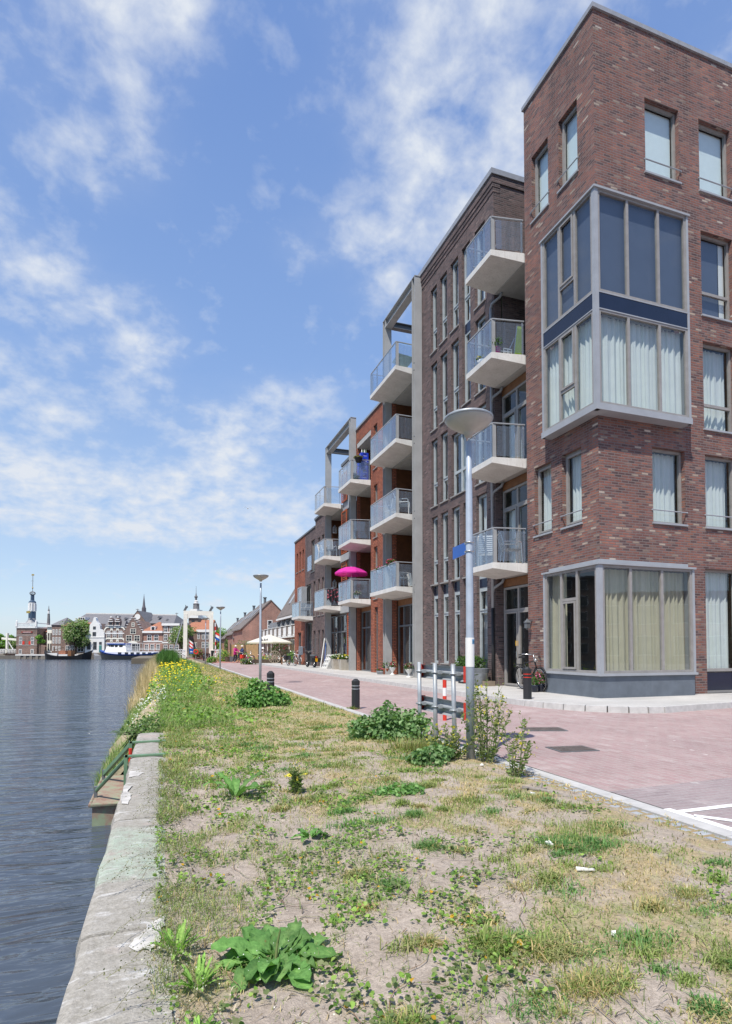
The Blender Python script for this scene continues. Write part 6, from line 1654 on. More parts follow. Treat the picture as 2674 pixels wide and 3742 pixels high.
# --- boats
DB = 131
xb, zb_ = R1(DB)
bg_ = far('barge', 'black sailing barge with pale deck and brown wheelhouse moored below the big tree', 'boat', xb(970), DB, 'boats along the far quay')
def hull(par, x0, x1, zd, w_, mat, bow=1.2, sheer=.5, name='hull', zw=ZW - .3):
    b = MB(); n = 16; vs = []
    for i in range(n + 1):
        t = i / n; xx = x0 + (x1 - x0) * t
        wd_ = w_ * min(1, (math.sin(math.pi * min(1, max(0, t))) * 2.2) ** .6 + .02)
        e = abs(2 * t - 1) ** 3
        zt = zd + sheer * e
        o_ = bow * (e if t < .5 else -e) * -1
        vs += [(xx + o_ * 0, -wd_ / 2, zt), (xx + (x0 + (x1 - x0) / 2 - xx) * .06, -wd_ / 2 * .8, zw), (xx + (x0 + (x1 - x0) / 2 - xx) * .06, wd_ / 2 * .8, zw), (xx, wd_ / 2, zt)]
    fs = []
    for i in range(n):
        for j in range(3): fs.append((4 * i + j, 4 * i + 4 + j, 4 * i + 5 + j, 4 * i + 1 + j))
        fs.append((4 * i, 4 * i + 3, 4 * i + 7, 4 * i + 4))
    b.add(vs, fs); return b.build(name, M[mat], par)
hull(bg_, xb(628), xb(1305), zb_(1228), 4.0, 'black', sheer=1.3)
b = MB(); b.box(xb(690), xb(840), -1, 1, zb_(1225), zb_(1186)); b.box(xb(860), xb(985), -1, 1, zb_(1225), zb_(1203)); b.box(xb(1090), xb(1140), -1, 1, zb_(1225), zb_(1205)); b.build('cabin', M['white'], bg_)
b = MB(); b.box(xb(988), xb(1034), -.9, .9, zb_(1225), zb_(1148)); b.build('wheelhouse', M['woodor'], bg_)
MB().box(xb(850), xb(945), -.6, .6, zb_(1200), zb_(1150)).build('cargo', M['tile_or'], bg_)
MB().tube([(xb(770), 0, zb_(1225)), (xb(760), 0, zb_(1100))], .08, 6).bar((xb(770), 0, zb_(1140)), (xb(900), 0, zb_(1105)), .12, .12).build('mast', M['bark'], bg_)
pb_ = far('work_boat', 'small pale flat boat moored beside the blue bow', 'boat', xb(1400), DB + 1, 'boats along the far quay')
hull(pb_, xb(1310), xb(1465), zb_(1222), 2.4, 'mesh', sheer=.6); MB().box(xb(1330), xb(1400), -.7, .7, zb_(1224), zb_(1212)).build('deck', M['mesh'], pb_)
xb, zb_ = R2(DB)
sp2 = far('passenger_boat', 'white passenger boat with a bright blue hull band and blue wheelhouse roof', 'boat', xb(650), DB - 1, 'boats along the far quay')
mdk = plain('tarred_hull', (.06, .065, .07), .6); M['tar'] = mdk; M['hullblue'] = plain('hull_blue', (.012, .085, .42), .35, 0, .05)
hull(sp2, xb(150), xb(1260), zb_(972), 4.6, 'tar', sheer=.9)
hull(sp2, xb(142), xb(1264), zb_(950), 4.7, 'hullblue', sheer=1.0, name='blue_band', zw=zb_(980))
b = MB(); b.box(xb(285), xb(1165), -1.9, 1.9, zb_(962), zb_(905)); b.hexa([(xb(285), -1.7, zb_(906)), (xb(625), -1.7, zb_(906)), (xb(625), 1.7, zb_(906)), (xb(285), 1.7, zb_(906)), (xb(300), -1.5, zb_(828)), (xb(612), -1.5, zb_(828)), (xb(612), 1.5, zb_(828)), (xb(300), 1.5, zb_(828))])
b.hexa([(xb(318), -1.45, zb_(829)), (xb(608), -1.45, zb_(829)), (xb(608), 1.45, zb_(829)), (xb(318), 1.45, zb_(829)), (xb(335), -1.35, zb_(788)), (xb(600), -1.35, zb_(788)), (xb(600), 1.35, zb_(788)), (xb(335), 1.35, zb_(788))])
b.build('superstructure', M['white'], sp2)
MB().box(xb(312), xb(610), -1.6, 1.6, zb_(789), zb_(774)).build('roof', M['hullblue'], sp2)
for (a0_, a1_, c0_, c1_) in ((338, 356, 828, 796), (366, 420, 832, 796), (440, 480, 836, 798), (508, 562, 836, 798)): MB().box(xb(a0_), xb(a1_), -1.52, -1.40, zb_(c0_), zb_(c1_)).build('window', M['winglass_far'], sp2)
for a0_ in (502, 612, 705, 798, 892, 985, 1078): MB().box(xb(a0_), xb(a0_ + 55), -1.93, -1.9, zb_(950), zb_(918)).build('window', M['winglass_far'], sp2)
b = MB()
for zz_ in (770, 852, 872): b.bar((xb(625), -1.8, zb_(zz_)), (xb(1165 if zz_ > 780 else 1475), -1.8, zb_(zz_)), .07, .07)
for a0_ in range(630, 1170, 90): b.bar((xb(a0_), -1.8, zb_(905)), (xb(a0_), -1.8, zb_(770)), .07, .07)
b.build('awning_frame', M['white'], sp2)
# --- white lift bridge at the left edge
xl, zl = R1(D0)
wb3 = far('drawbridge', 'white wooden drawbridge at the left edge beside the clock tower', 'bridge', xl(100), D0 + 2)
b = MB(); b.box(xl(5), xl(28), 0, .6, zl(1180), zl(900)); b.build('portal_leg', M['cream'], wb3)
MB().bar((xl(-60), .3, zl(975)), (xl(222), .3, zl(1000)), .4, .5).build('balance_beam', M['cream'], wb3)
MB().bar((xl(30), .3, zl(1020)), (xl(105), .3, zl(1135)), .12, .2).build('stay', M['white'], wb3)
b = MB(); b.box(xl(-90), xl(225), 0, .2, zl(1138), zl(1128)); b.box(xl(-90), xl(225), 0, .2, zl(1160), zl(1152))
for a0_ in range(-90, 226, 22): b.box(xl(a0_), xl(a0_ + 5), 0, .2, zl(1178), zl(1128))
b.build('railing', M['white'], wb3); MB().box(xl(-120), xl(225), .2, 4, zl(1190), zl(1176)).build('deck', M['conc'], wb3)
MB().box(xl(-20), xl(210), .5, 3, -2, zl(1190)).build('abutment', M['brick_old'], wb3)

# ------------------------------------------------------------------ trees
def tree(name, label, loc, h, cr, n, leaf, cols, seed, group, trunk_h=None, lumps=9, tr=.18):
    t = thing(name, label, 'tree', loc, 0, group, local=True)
    g_ = random.Random(seed); th = trunk_h if trunk_h is not None else h * .35
    b = MB(); top = h * .62
    b.tube([(0, 0, -.2), (.04, 0, th * .5), (0, .05, th), (.05, 0, top)], [tr * 1.3, tr, tr * .8, tr * .3], 8)
    parts = []
    for i in range(lumps):
        a = g_.uniform(0, 2 * math.pi); k_ = g_.uniform(.25, .68); zz = th + (h - th) * g_.uniform(.15, .82)
        sh = 1 - .55 * abs((zz - th) / (h - th) - .42)
        c = (cr * k_ * sh * math.cos(a), cr * k_ * sh * math.sin(a), zz)
        r = cr * g_.uniform(.34, .55)
        b.tube([(0, 0, th * .9), (c[0] * .5, c[1] * .5, (th + c[2]) / 2), c], [tr * .5, tr * .3, tr * .1], 6)
        kk_ = g_.uniform(.8, 1.2)
        parts.append(leaf_cloud(n // lumps, c, (r, r, r * .8), leaf, [tuple(q * kk_ for q in cc) for cc in cols], seed=seed * 31 + i, up=.35))
    b.build('trunk', M['bark'], t, smooth=True)
    np_mesh('crown', *(lambda p: (p[0], p[1], M['leaf'], p[2]))(join(parts)), parent=t)
    return t
G_CH = [(.20, .31, .10), (.26, .36, .14), (.15, .25, .08), (.40, .41, .27)]; G_BR = [(.20, .37, .08), (.26, .43, .10), (.15, .29, .06)]; G_DK = [(.12, .19, .075), (.16, .23, .10), (.24, .28, .17)]
x, z = R1(137.6)
tree('chestnut_tree', 'big round chestnut tree on the far quay left of the white house', W(x(1060), 137.7, -.05), z(722) + .05, (x(1280) - x(835)) / 2 * 1.02, 5200, .36, G_CH, 3, 'trees across the river', trunk_h=2.0, lumps=16, tr=.25)
tree('small_tree', 'small bright green tree beside the clock tower', W(x(572), 137.4, -.05), z(915), (x(632) - x(515)) / 2, 1500, .26, G_BR, 5, 'trees across the river', trunk_h=2.3, lumps=8, tr=.1)
for i, (q, hh, w_, d_, lb) in enumerate(((60, 880, 110, 168, 'pale green tree behind the white drawbridge at the left edge'), (150, 888, 90, 172, 'dark green tree left of the clock tower'), (215, 930, 60, 165, 'low bush behind the left corner of the clock tower'), (-40, 890, 120, 170, 'tree cut by the left picture edge behind the drawbridge'))):
    xa_, za_ = R1(d_); tree('background_tree', lb, W(xa_(q), d_, -.1), za_(hh), xa_(q + w_ / 2) - xa_(q) + 1.2, 1500, .5, [G_BR, G_DK, G_CH][i % 3], 40 + i, 'trees across the river', trunk_h=.8, lumps=9)
tree('leafy_tree', 'leafy tree with pale blossom left of and behind the white bridge portal', (3.2, 103, 0), 5.2, 2.3, 3600, .2, G_CH, 11, 'trees by the bridge', trunk_h=1.6, lumps=13)
tree('leafy_tree', 'pale green tree right of the white bridge portal', (9.0, 103, 0), 5.3, 1.7, 2600, .2, G_BR, 12, 'trees by the bridge', trunk_h=.9, lumps=11)
tree('leafy_tree', 'dense dark rounded tree left of the gable house', (10.5, 93, 0), 5.2, 1.6, 3600, .18, G_DK + G_CH[:1], 13, 'trees by the bridge', trunk_h=.8, lumps=12)
tree('leafy_tree', 'darkest rounded tree touching the brick gable house', (10.9, 84, 0), 4.6, 1.35, 3200, .17, G_DK, 14, 'trees by the bridge', trunk_h=.6, lumps=11)

# ------------------------------------------------------------------ white drawbridge at the end of the road
bd = thing('drawbridge', 'white drawbridge portal over the side canal at the end of the cycle path', 'bridge', (5.35, 95, 0))
for (a0_, a1_) in ((3.08, 3.68), (7.0, 7.6)):
    MB().hexa([(a0_, 94.7, .1), (a1_, 94.7, .1), (a1_, 95.3, .1), (a0_, 95.3, .1), (a0_ + .02, 94.75, 6.9), (a1_ - .02, 94.75, 6.9), (a1_ - .02, 95.25, 6.9), (a0_ + .02, 95.25, 6.9)]).build('portal_leg', M['cream'], bd)
b = MB(); b.prism([(3.08, 94.8, 7.35), (7.6, 94.8, 7.35), (7.62, 94.8, 6.95), (7.55, 94.8, 6.9), (7.0, 94.8, 6.2), (6.98, 94.8, 6.05), (6.45, 94.8, 6.68), (4.2, 94.8, 6.68), (3.70, 94.8, 6.05), (3.68, 94.8, 6.2), (3.1, 94.8, 6.9)], (0, .45, 0)); b.build('portal_head', M['cream'], bd)
for xx_ in (3.45, 7.3):
    b = MB(); b.bar((xx_ - .25, 95, 7.3), (xx_ + .1, 95, 8.0), .3, .35); b.tube([(xx_, 94.9, 7.9), (xx_ - .1, 94.9, 8.25)], .05, 6); b.sphere((xx_ + .12, 95, 7.95), .2, 8); b.build('pulley_head', M['steel_dk'], bd)
MB().bar((2.95, 95, 5.7), (1.75, 95, 1.2), .14, .14).build('stay', M['alu'], bd); MB().bar((8.4, 93.5, 2.9), (10.1, 96, 1.9), .1, .1).build('stay', M['alu'], bd)
b = MB()
for (a0_, a1_, yy) in ((.6, 3.05, 94.6), (7.65, 8.9, 94.6)):
    for zz_ in (.55, .9, 1.28): b.bar((a0_, yy, zz_), (a1_, yy, zz_ + .02), .1, .12)
    k_ = int((a1_ - a0_) / .4)
    for i in range(k_ + 1): b.bar((a0_ + (a1_ - a0_) * i / k_, yy, 0), (a0_ + (a1_ - a0_) * i / k_, yy, 1.32), .1, .1)
for xx_ in (3.1, 7.55):
    for zz_ in (.6, 1.2): b.bar((xx_, 85, zz_ - .05), (xx_, 99, zz_), .1, .12)
    for i in range(8): b.bar((xx_, 85 + 2 * i, -.3), (xx_, 85 + 2 * i, 1.25), .1, .1)
b.build('railing', M['white'], bd)
MB().box(3.1, 7.6, 85, 99, -.2, -.02).build('deck', M['redpath'], bd)
bp = thing('barrier_pole', 'red and white striped raised barrier pole right of the bridge portal', 'barrier', (7.55, 90, 0))
for i in range(9): MB().tube([(7.60 - .012 * i, 90, .2 + .57 * i), (7.60 - .012 * (i + 1), 90, .2 + .57 * (i + 1))], .085, 8).build('stripe_band', M['white' if i % 2 == 0 else 'red'], bp)
def flag(label, x_, y_, z0, z1, w_, cols, vert=False):
    t = thing('flag', label, 'flag', (x_, y_, 0), 0, 'flags by the bridge')
    MB().tube([(x_, y_, 0), (x_, y_, z1 + .1)], .03, 6).build('pole', M['steel'], t)
    n = len(cols); h_ = (z1 - z0) / n
    for i, c in enumerate(cols):
        b = MB(); vs = []
        for k_ in range(9):
            q_ = k_ / 8; yy = y_ + .12 * math.sin(q_ * 6); dr = -.45 * q_ * (z1 - z0)
            vs += [(x_ + w_ * q_, yy, z1 - h_ * i + dr), (x_ + w_ * q_, yy, z1 - h_ * (i + 1) + dr)]
        b.add(vs, [(2 * k_, 2 * k_ + 2, 2 * k_ + 3, 2 * k_ + 1) for k_ in range(8)]); b.build('stripe', M[c], t)
flag('red and white striped flag hanging before the bridge portal', 3.5, 85, 1.55, 2.75, .62, ['white', 'red', 'white', 'red', 'white'])
flag('red white and blue flag right of the bridge portal', 7.35, 89, 2.95, 4.0, .75, ['red', 'white', 'blue'])
flag('faded red and white flag in front of the dark trees', 9.45, 84, 2.5, 3.5, .45, ['red', 'white', 'navy', 'red'])
bs = thing('sign_board', 'small blue sign board with a white wave mark near the bridge', 'sign', (3.85, 84.5, 0)); MB().box(3.58, 4.10, 84.45, 84.5, .75, 1.45).build('board', M['blue'], bs); MB().box(3.66, 4.02, 84.43, 84.45, .95, 1.03).box(3.72, 3.9, 84.43, 84.45, 1.03, 1.10).build('mark', M['white'], bs); MB().tube([(3.84, 84.52, -.3), (3.84, 84.52, .8)], .03, 6).build('post', M['steel'], bs)
lb_ = thing('lifebuoy', 'orange red lifebuoy on a post near the blue sign board', 'lifebuoy', (4.45, 84.5, 0)); MB().torus((4.45, 84.45, 1.0), .27, .09, 20, 6, 'y').build('ring', M['red'], lb_); MB().tube([(4.45, 84.55, -.3), (4.45, 84.55, 1.2)], .04, 6).build('post', M['steel'], lb_)
gs = thing('sign_board', 'dark green sign board seen from behind beside the red cycle path', 'sign', (5.5, 70, 0)); MB().hexa([(5.36, 70, .55), (5.62, 70.3, .5), (5.62, 70.34, .5), (5.36, 70.04, .55), (5.34, 70, 1.2), (5.80, 70.3, 1.2), (5.80, 70.34, 1.2), (5.34, 70.04, 1.2)]).build('board', plain('dark_green_board', (.03, .06, .045), .5), gs); MB().tube([(5.42, 70.05, -.1), (5.42, 70.05, 1.1)], .05, 6).build('post', M['frame_dark'], gs)

# ------------------------------------------------------------------ terrace, houses to the right of the road end
for i in range(4):
    y0, y1 = 75 + 10 * i, 85 + 10 * i - .02; dz = .42 * i
    t = thing('gable_house', ['pink brown brick house with a bare gable wall and steep grey roof', 'second roof of the terrace stepping down behind the bare gable', 'third lower roof of the terrace behind the dark trees', 'lowest roof of the stepped terrace above the trees'][i], 'house', (13.2, y0, 0), 0, 'stepped terrace houses')
    xe0, xe1, xa_ = 9.6, 16.8, 13.2; ze, zr = 4.05 - dz, 7.6 - dz
    MB().prism([(xe0, y0, -.1), (xe1, y0, -.1), (xe1, y0, ze), (xa_, y0, zr), (xe0, y0, ze)], (0, y1 - y0, 0)).build('wall', M['brick_house'], t)
    rf = MB()
    for (p, q) in (((xe0 - .25, ze - .25), (xa_, zr)), ((xa_, zr), (xe1 + .25, ze - .25))):
        rf.hexa([(p[0], y0 - .08, p[1] + .01), (q[0], y0 - .08, q[1] + .01), (q[0], y1, q[1] + .01), (p[0], y1, p[1] + .01), (p[0], y0 - .08, p[1] + .15), (q[0], y0 - .08, q[1] + .15), (q[0], y1, q[1] + .15), (p[0], y1, p[1] + .15)])
    ro = rf.build('roof', M['tile_br'], t)
    MB().lathe([(.18, 0), (.18, .7), (.26, .72), (.26, .85)], (xa_ - .2, y0 + 3.5, zr - .1), 8).build('chimney', M['frame_dark'], ro)
    for k_ in range(3):
        yy = y0 + 1.5 + 2.6 * k_; s0, s1 = .35, .72
        A_ = lambda s_, o_: (xe0 + (xa_ - xe0) * s_ - .03, ze + (zr - ze) * s_ + .17 + o_)
        p, q = A_(s0, 0), A_(s1, 0)
        MB().hexa([(p[0], yy, p[1]), (q[0], yy, q[1]), (q[0], yy + .8, q[1]), (p[0], yy + .8, p[1]), (p[0], yy, p[1] + .06), (q[0], yy, q[1] + .06), (q[0], yy + .8, q[1] + .06), (p[0], yy + .8, p[1] + .06)]).build('skylight', M['alu'], ro)
    if i == 0: fwin(t, 12.75, 13.4, 3.6, 5.1, y=y0, name='window', cross=False)
rw = thing('row_house', 'row house block with white balcony parapets, grey sloping glass screens and a steep brown roof', 'house', (11.5, 60, 0))
XR_ = 11.5
MB().box(XR_ + .3, 18, 48.5, 74, -.1, 2.75).build('wall', M['brick_house'], rw)
for i in range(10):
    y = 48.6 + 2.5 * i
    MB().box(XR_, XR_ + .1, y + .22, y + 2.28, 2.78, 3.50).build('parapet', M['white'], rw)
    MB().box(XR_ - .12, XR_ + .14, y - .2, y + .2, 2.6, 3.62).build('divider', M['tile_br'], rw)
    MB().box(XR_ - .15, XR_ + .3, y - .24, y + .24, 3.62, 3.68).build('coping', M['white'], rw)
    MB().hexa([(XR_ + .35, y - .03, 2.8), (XR_ + 1.6, y - .03, 2.8), (XR_ + 1.6, y + .03, 2.8), (XR_ + .35, y + .03, 2.8), (XR_ + .9, y - .03, 4.5), (XR_ + 1.6, y - .03, 4.6), (XR_ + 1.6, y + .03, 4.6), (XR_ + .9, y + .03, 4.5)]).build('glass_screen', M['alu'], rw)
    fwin_x = MB(); fwin_x.box(XR_ + .22, XR_ + .3, y + .35, y + 1.1, .1, 2.3); fwin_x.box(XR_ + .22, XR_ + .3, y + 1.3, y + 2.2, .8, 2.3); o = fwin_x.build('window', M['white'], rw)
    MB().box(XR_ + .2, XR_ + .218, y + .45, y + 1.0, .9, 2.2).box(XR_ + .2, XR_ + .218, y + 1.38, y + 2.12, .9, 2.22).build('pane', M['winglass_far'], o)
    MB().box(XR_ - .5, XR_ + .2, y + .2, y + 2.3, 2.45, 2.55).build('awning', M['white'], rw)
MB().box(XR_ - .05, 18, 48.5, 74, 2.62, 2.75).build('balcony_slab', M['conc'], rw)
MB().box(XR_ + 1.6, 18, 48.5, 66, 2.76, 4.6).build('upper_wall', M['room'], rw)
MB().box(XR_ + .7, XR_ + 1.5, 48.4, 66, 4.55, 4.75).build('gutter', M['white'], rw)
rf = MB().hexa([(XR_ + .8, 48.4, 4.76), (15.2, 48.4, 9.6), (15.2, 66, 9.6), (XR_ + .8, 66, 4.76), (XR_ + .8, 48.4, 4.92), (15.2, 48.4, 9.76), (15.2, 66, 9.76), (XR_ + .8, 66, 4.92)])
rf.hexa([(15.2, 48.4, 9.6), (18.6, 48.4, 4.76), (18.6, 66, 4.76), (15.2, 66, 9.6), (15.2, 48.4, 9.76), (18.6, 48.4, 4.92), (18.6, 66, 4.92), (15.2, 66, 9.76)])
ro = rf.build('roof', M['tile_br'], rw)
MB().add([(XR_ + 1.0, 66, 4.7), (18.4, 66, 4.7), (15.2, 66, 9.6)], [(0, 1, 2)]).build('gable', M['brick_house'], rw)
for i in range(4):
    y = 51.0 + 3.8 * i; f_ = lambda s_: (XR_ + .8 + (15.2 - XR_ - .8) * s_, 4.93 + 4.84 * s_)
    p, q = f_(.28), f_(.66)
    MB().hexa([(p[0], y, p[1]), (q[0], y, q[1]), (q[0], y + .9, q[1]), (p[0], y + .9, p[1]), (p[0] - .06, y, p[1] + .06), (q[0] - .06, y, q[1] + .06), (q[0] - .06, y + .9, q[1] + .06), (p[0] - .06, y + .9, p[1] + .06)]).build('skylight', M['alu'], ro)
pr2 = thing('parasol', 'large cream white square parasol over the terrace', 'parasol', (9.4, 54, 0))
c0 = (9.4, 54.3, 2.72); rim = [(7.5, 53.0, 1.97), (9.4, 52.4, 2.0), (11.3, 53.0, 1.98), (11.4, 54.6, 2.0), (11.0, 56.2, 2.0), (9.4, 56.4, 2.0), (7.7, 56, 2.0), (7.4, 54.6, 2.0)]
b = MB(); b.add([c0] + rim + [(p[0], p[1], p[2] - .12) for p in rim], [(0, 1 + i, 1 + (i + 1) % 8) for i in range(8)] + [(1 + i, 9 + i, 9 + (i + 1) % 8, 1 + (i + 1) % 8) for i in range(8)])
b.build('canopy', leafmat('cream_canopy', .8, .3, const=(.78, .74, .68)), pr2); MB().tube([(9.4, 54.3, 0), (9.4, 54.3, 2.75)], .05, 8).build('pole', M['bark'], pr2)
wf = thing('wooden_fence', 'pale new wooden board fence behind the woman in magenta', 'fence', (8.6, 66, 0))
b = MB()
for i in range(17): b.box(7.17 + .178 * i, 7.17 + .178 * i + .165, 65.98 + .02 * (i % 2), 66.02 + .02 * (i % 2), .0, 1.84 + .02 * (i % 3))
b.build('boards', plain('pale_pine', (.46, .30, .15), .8, 0, .15, 5), wf)
b = MB()
for xx_ in (7.1, 8.65, 10.2): b.box(xx_, xx_ + .08, 65.9, 65.98, 0, 2.0)
b.build('post', M['bark'], wf)
dkf = thing('wooden_fence', 'dark low timber trough edging the terrace flower bed', 'fence', (8, 51.5, 0))
MB().box(7.3, 9.9, 50.9, 51.0, .12, .45).build('boards', M['bark'], dkf)
for i, (xx_, yy, rr_, lb) in enumerate(((9.25, 50.6, .52, 'old wooden cart wheel leaning at the terrace edge'), (10.1, 52.0, .75, 'larger dark cart wheel standing behind the pale one'))):
    t = thing('cart_wheel', lb, 'wheel', (xx_, yy, 0), 0, 'cart wheels')
    MB().torus((xx_, yy, rr_ + .13), rr_, .04, 28, 6, 'y').torus((xx_, yy, rr_ + .13), .1, .07, 12, 6, 'y').build('rim', M['teak' if i == 0 else 'bark'], t)
    b = MB()
    for k_ in range(14): b.bar((xx_, yy, rr_ + .13), (xx_ + rr_ * math.cos(k_ * math.pi / 7), yy, rr_ + .13 + rr_ * math.sin(k_ * math.pi / 7)), .05, .05)
    b.build('spokes', M['teak' if i == 0 else 'bark'], t)
bt = thing('picnic_bench', 'light wooden bench beside the far dark bicycle', 'bench', (9.2, 46, PZ))
MB().box(8.9, 9.65, 45.7, 46.2, .62, .68).build('tabletop', M['woodor'], bt)
for xx_ in (8.97, 9.55): MB().bar((xx_, 45.75, PZ), (xx_, 46.15, .62), .06, .06).bar((xx_, 46.15, PZ), (xx_, 45.75, .62), .06, .06).build('leg', M['woodor'], bt)
lt = thing('terrace_lantern', 'black double headed lantern post on the terrace', 'street lamp', (8.75, 53, 0))
MB().tube([(8.75, 53, 0), (8.75, 53, 2.05)], .035, 8).bar((8.5, 53, 1.95), (9.0, 53, 1.95), .04, .04).build('post', M['black'], lt)
for xx_ in (8.5, 8.78, 9.0): MB().lathe([(.05, 1.97), (.11, 2.15), (.12, 2.17), (.03, 2.28), (.02, 2.32)], (xx_, 53, 0), 6).build('lantern_head', M['frame_dark'], lt)
tr_t = MB().lathe([(.3, 0), (.36, .5), (.38, .52)], (6.7, 64, 0), 10).build('wooden_tub', M['bark']); tag(tr_t, 'dark wooden tub at the corner of the terrace planting', 'tub')
pbx = MB().box(6.8, 7.4, 62.8, 63.4, 0, .58).build('planter_box', M['frame_dark']); tag(pbx, 'dark square planter in front of the wooden fence', 'planter')
for i, (xx_, yy, zz_, r_, hz_, n_, c_, fl, lb) in enumerate(((6.35, 66, .5, .8, .8, 700, G_BR, YEL, 'bright green shrub with yellow flowers by the path bend'), (7.2, 52.2, .3, .8, .35, 500, G_BR, PINK, 'low flowering shrub in the terrace bed'), (8.6, 51.6, .4, .8, .4, 500, G_CH, PINK + YEL, 'terrace shrub with pink blossom beside the cart wheels'),
                                              (10.3, 53.5, 1.3, .9, .6, 700, G_DK, PINK, 'dark climbing shrub under the parasol edge'), (8.3, 64.5, .5, .7, .5, 500, G_CH, None, 'grey green shrub before the wooden fence'), (10.9, 50.2, .6, .6, .6, 500, G_BR, None, 'green shrub beside the far orange wall'), (4.7, 60.5, .2, .5, .4, 400, G_BR, None, 'small shrub in the verge near the distant lamps'), (9.2, 68.5, 1.5, 1.6, .9, 900, G_DK, None, 'dark hedge shrub above the wooden fence'), (5.3, 86, .4, 1.2, .8, 700, [(.10, .03, .03), (.07, .025, .02), (.12, .05, .03)], None, 'dark red shrub under the bridge portal'), (4.6, 88, .8, 1.0, .7, 600, G_BR, None, 'green shrub above the dark red one by the bridge'))):
    t = thing('shrub', lb, 'shrub', (xx_, yy, 0), 0, 'terrace shrubs', local=True)
    v, f, c = leaf_cloud(n_, (0, 0, zz_), (r_, r_ * .7, hz_), .13, c_, seed=70 + i); np_mesh('foliage', v, f, M['leaf'], c, parent=t)
    if fl:
        v, f, c = leaf_cloud(n_ // 6, (0, -.05, zz_ + .1), (r_ * 1.03, r_ * .75, hz_ * 1.03), .10, fl, seed=90 + i); np_mesh('blossom', v, f, M['flower'], c, parent=t)
    MB().tube([(0, 0, 0), (0, 0, zz_)], .03, 5).build('stem', M['bark'], t)
gb_ = MB(); gb_.prism([(0, 0, 0), (.22, .03, .10), (.5, 0, .03), (.22, -.03, .10)], (0, 0, .015)); gb_.prism([(-.0, 0, 0), (-.22, .03, .12), (-.5, 0, .08), (-.22, -.03, .12)], (0, 0, .015)); gb_.sphere((0, 0, 0), .07, 8, (1, 2.2, .8))
go_ = gb_.build('gull', M['white']); go_.location = (8.13, 60, 15.75); tag(go_, 'small pale gull gliding in the sky beside the buildings', 'bird')

# buildings that stand outside the view and mirror in the corner windows
def mirror_block(loc, rz, w, h, mat, roofmat, storeys):
    t = thing('street_building', None, None, loc, rz, None, local=True); t['kind'] = 'structure'
    b = MB().box(-w / 2, w / 2, 0, 10, -1, h); b.build('wall', M[mat], t)
    MB().box(-w / 2 - .2, w / 2 + .2, -.2, 10.2, h, h + .3).build('roof', M[roofmat], t)
    f = MB(); p = MB(); n = int(w / 3.2)
    for i in range(n):
        for k in range(storeys):
            x0 = -w / 2 + 1 + i * 3.2; z0 = .8 + k * 3
            f.box(x0 - .1, x0 + 1.7, -.06, 0, z0 - .1, z0 + 1.8); p.box(x0, x0 + 1.6, -.09, -.06, z0, z0 + 1.7)
    o = f.build('window_frames', M['white'], t); o['kind'] = 'stuff'; o = p.build('window_panes', M['winglass_far'], t); o['kind'] = 'stuff'
mirror_block((-62, 88, 0), R(28), 60, 15, 'brick_old', 'slate', 5)
mirror_block((42, -22, 0), R(215), 46, 6.5, 'brick_house', 'tile_or', 2)
# ------------------------------------------------------------------ grass, weeds and flowers
def blades(P, h, w, lean, az, cols, curl=.5):
    n = len(P); a = np.stack([np.cos(az), np.sin(az), np.zeros(n)], 1); s = np.stack([-np.sin(az), np.cos(az), np.zeros(n)], 1)
    up = np.array([0, 0, 1.0]); h = h[:, None]; w = w[:, None]; lean = lean[:, None]
    m = P + up * h * .55 * np.sqrt(np.clip(1 - (lean * .5) ** 2, .1, 1)) + a * h * lean * .3
    t = P + up * h * np.clip(1 - lean * curl, .12, 1) + a * h * lean * .95
    V = np.stack([P - s * w * .5, P + s * w * .5, m + s * w * .42, m - s * w * .42, t + s * w * .06, t - s * w * .06], 1).reshape(-1, 3)
    i = np.arange(n)[:, None] * 6
    F = np.concatenate([i + np.array([[0, 1, 2, 3]]), i + np.array([[3, 2, 4, 5]])], 0)
    return V, F, np.repeat(cols, 6, axis=0)
def pick(cols, n, g_, var=.22, wts=None):
    cols = np.array(cols); k = g_.choice(len(cols), n, p=wts)
    return cols[k] * g_.uniform(1 - var, 1 + var, size=(n, 1))
def stuff(name, parts, mat, label=None):
    V, F, C = join(parts)
    o = np_mesh(name, V, F, mat, C); o['kind'] = 'stuff'
    return o
STRAW = [(.58, .45, .22), (.50, .37, .17), (.64, .54, .31), (.45, .35, .17)]
GRAS = [(.23, .31, .08), (.28, .36, .11), (.18, .26, .07), (.34, .39, .14)]
OLIVE = [(.35, .35, .15), (.41, .38, .18), (.29, .31, .125)]
g = np.random.default_rng(11)
parts = []
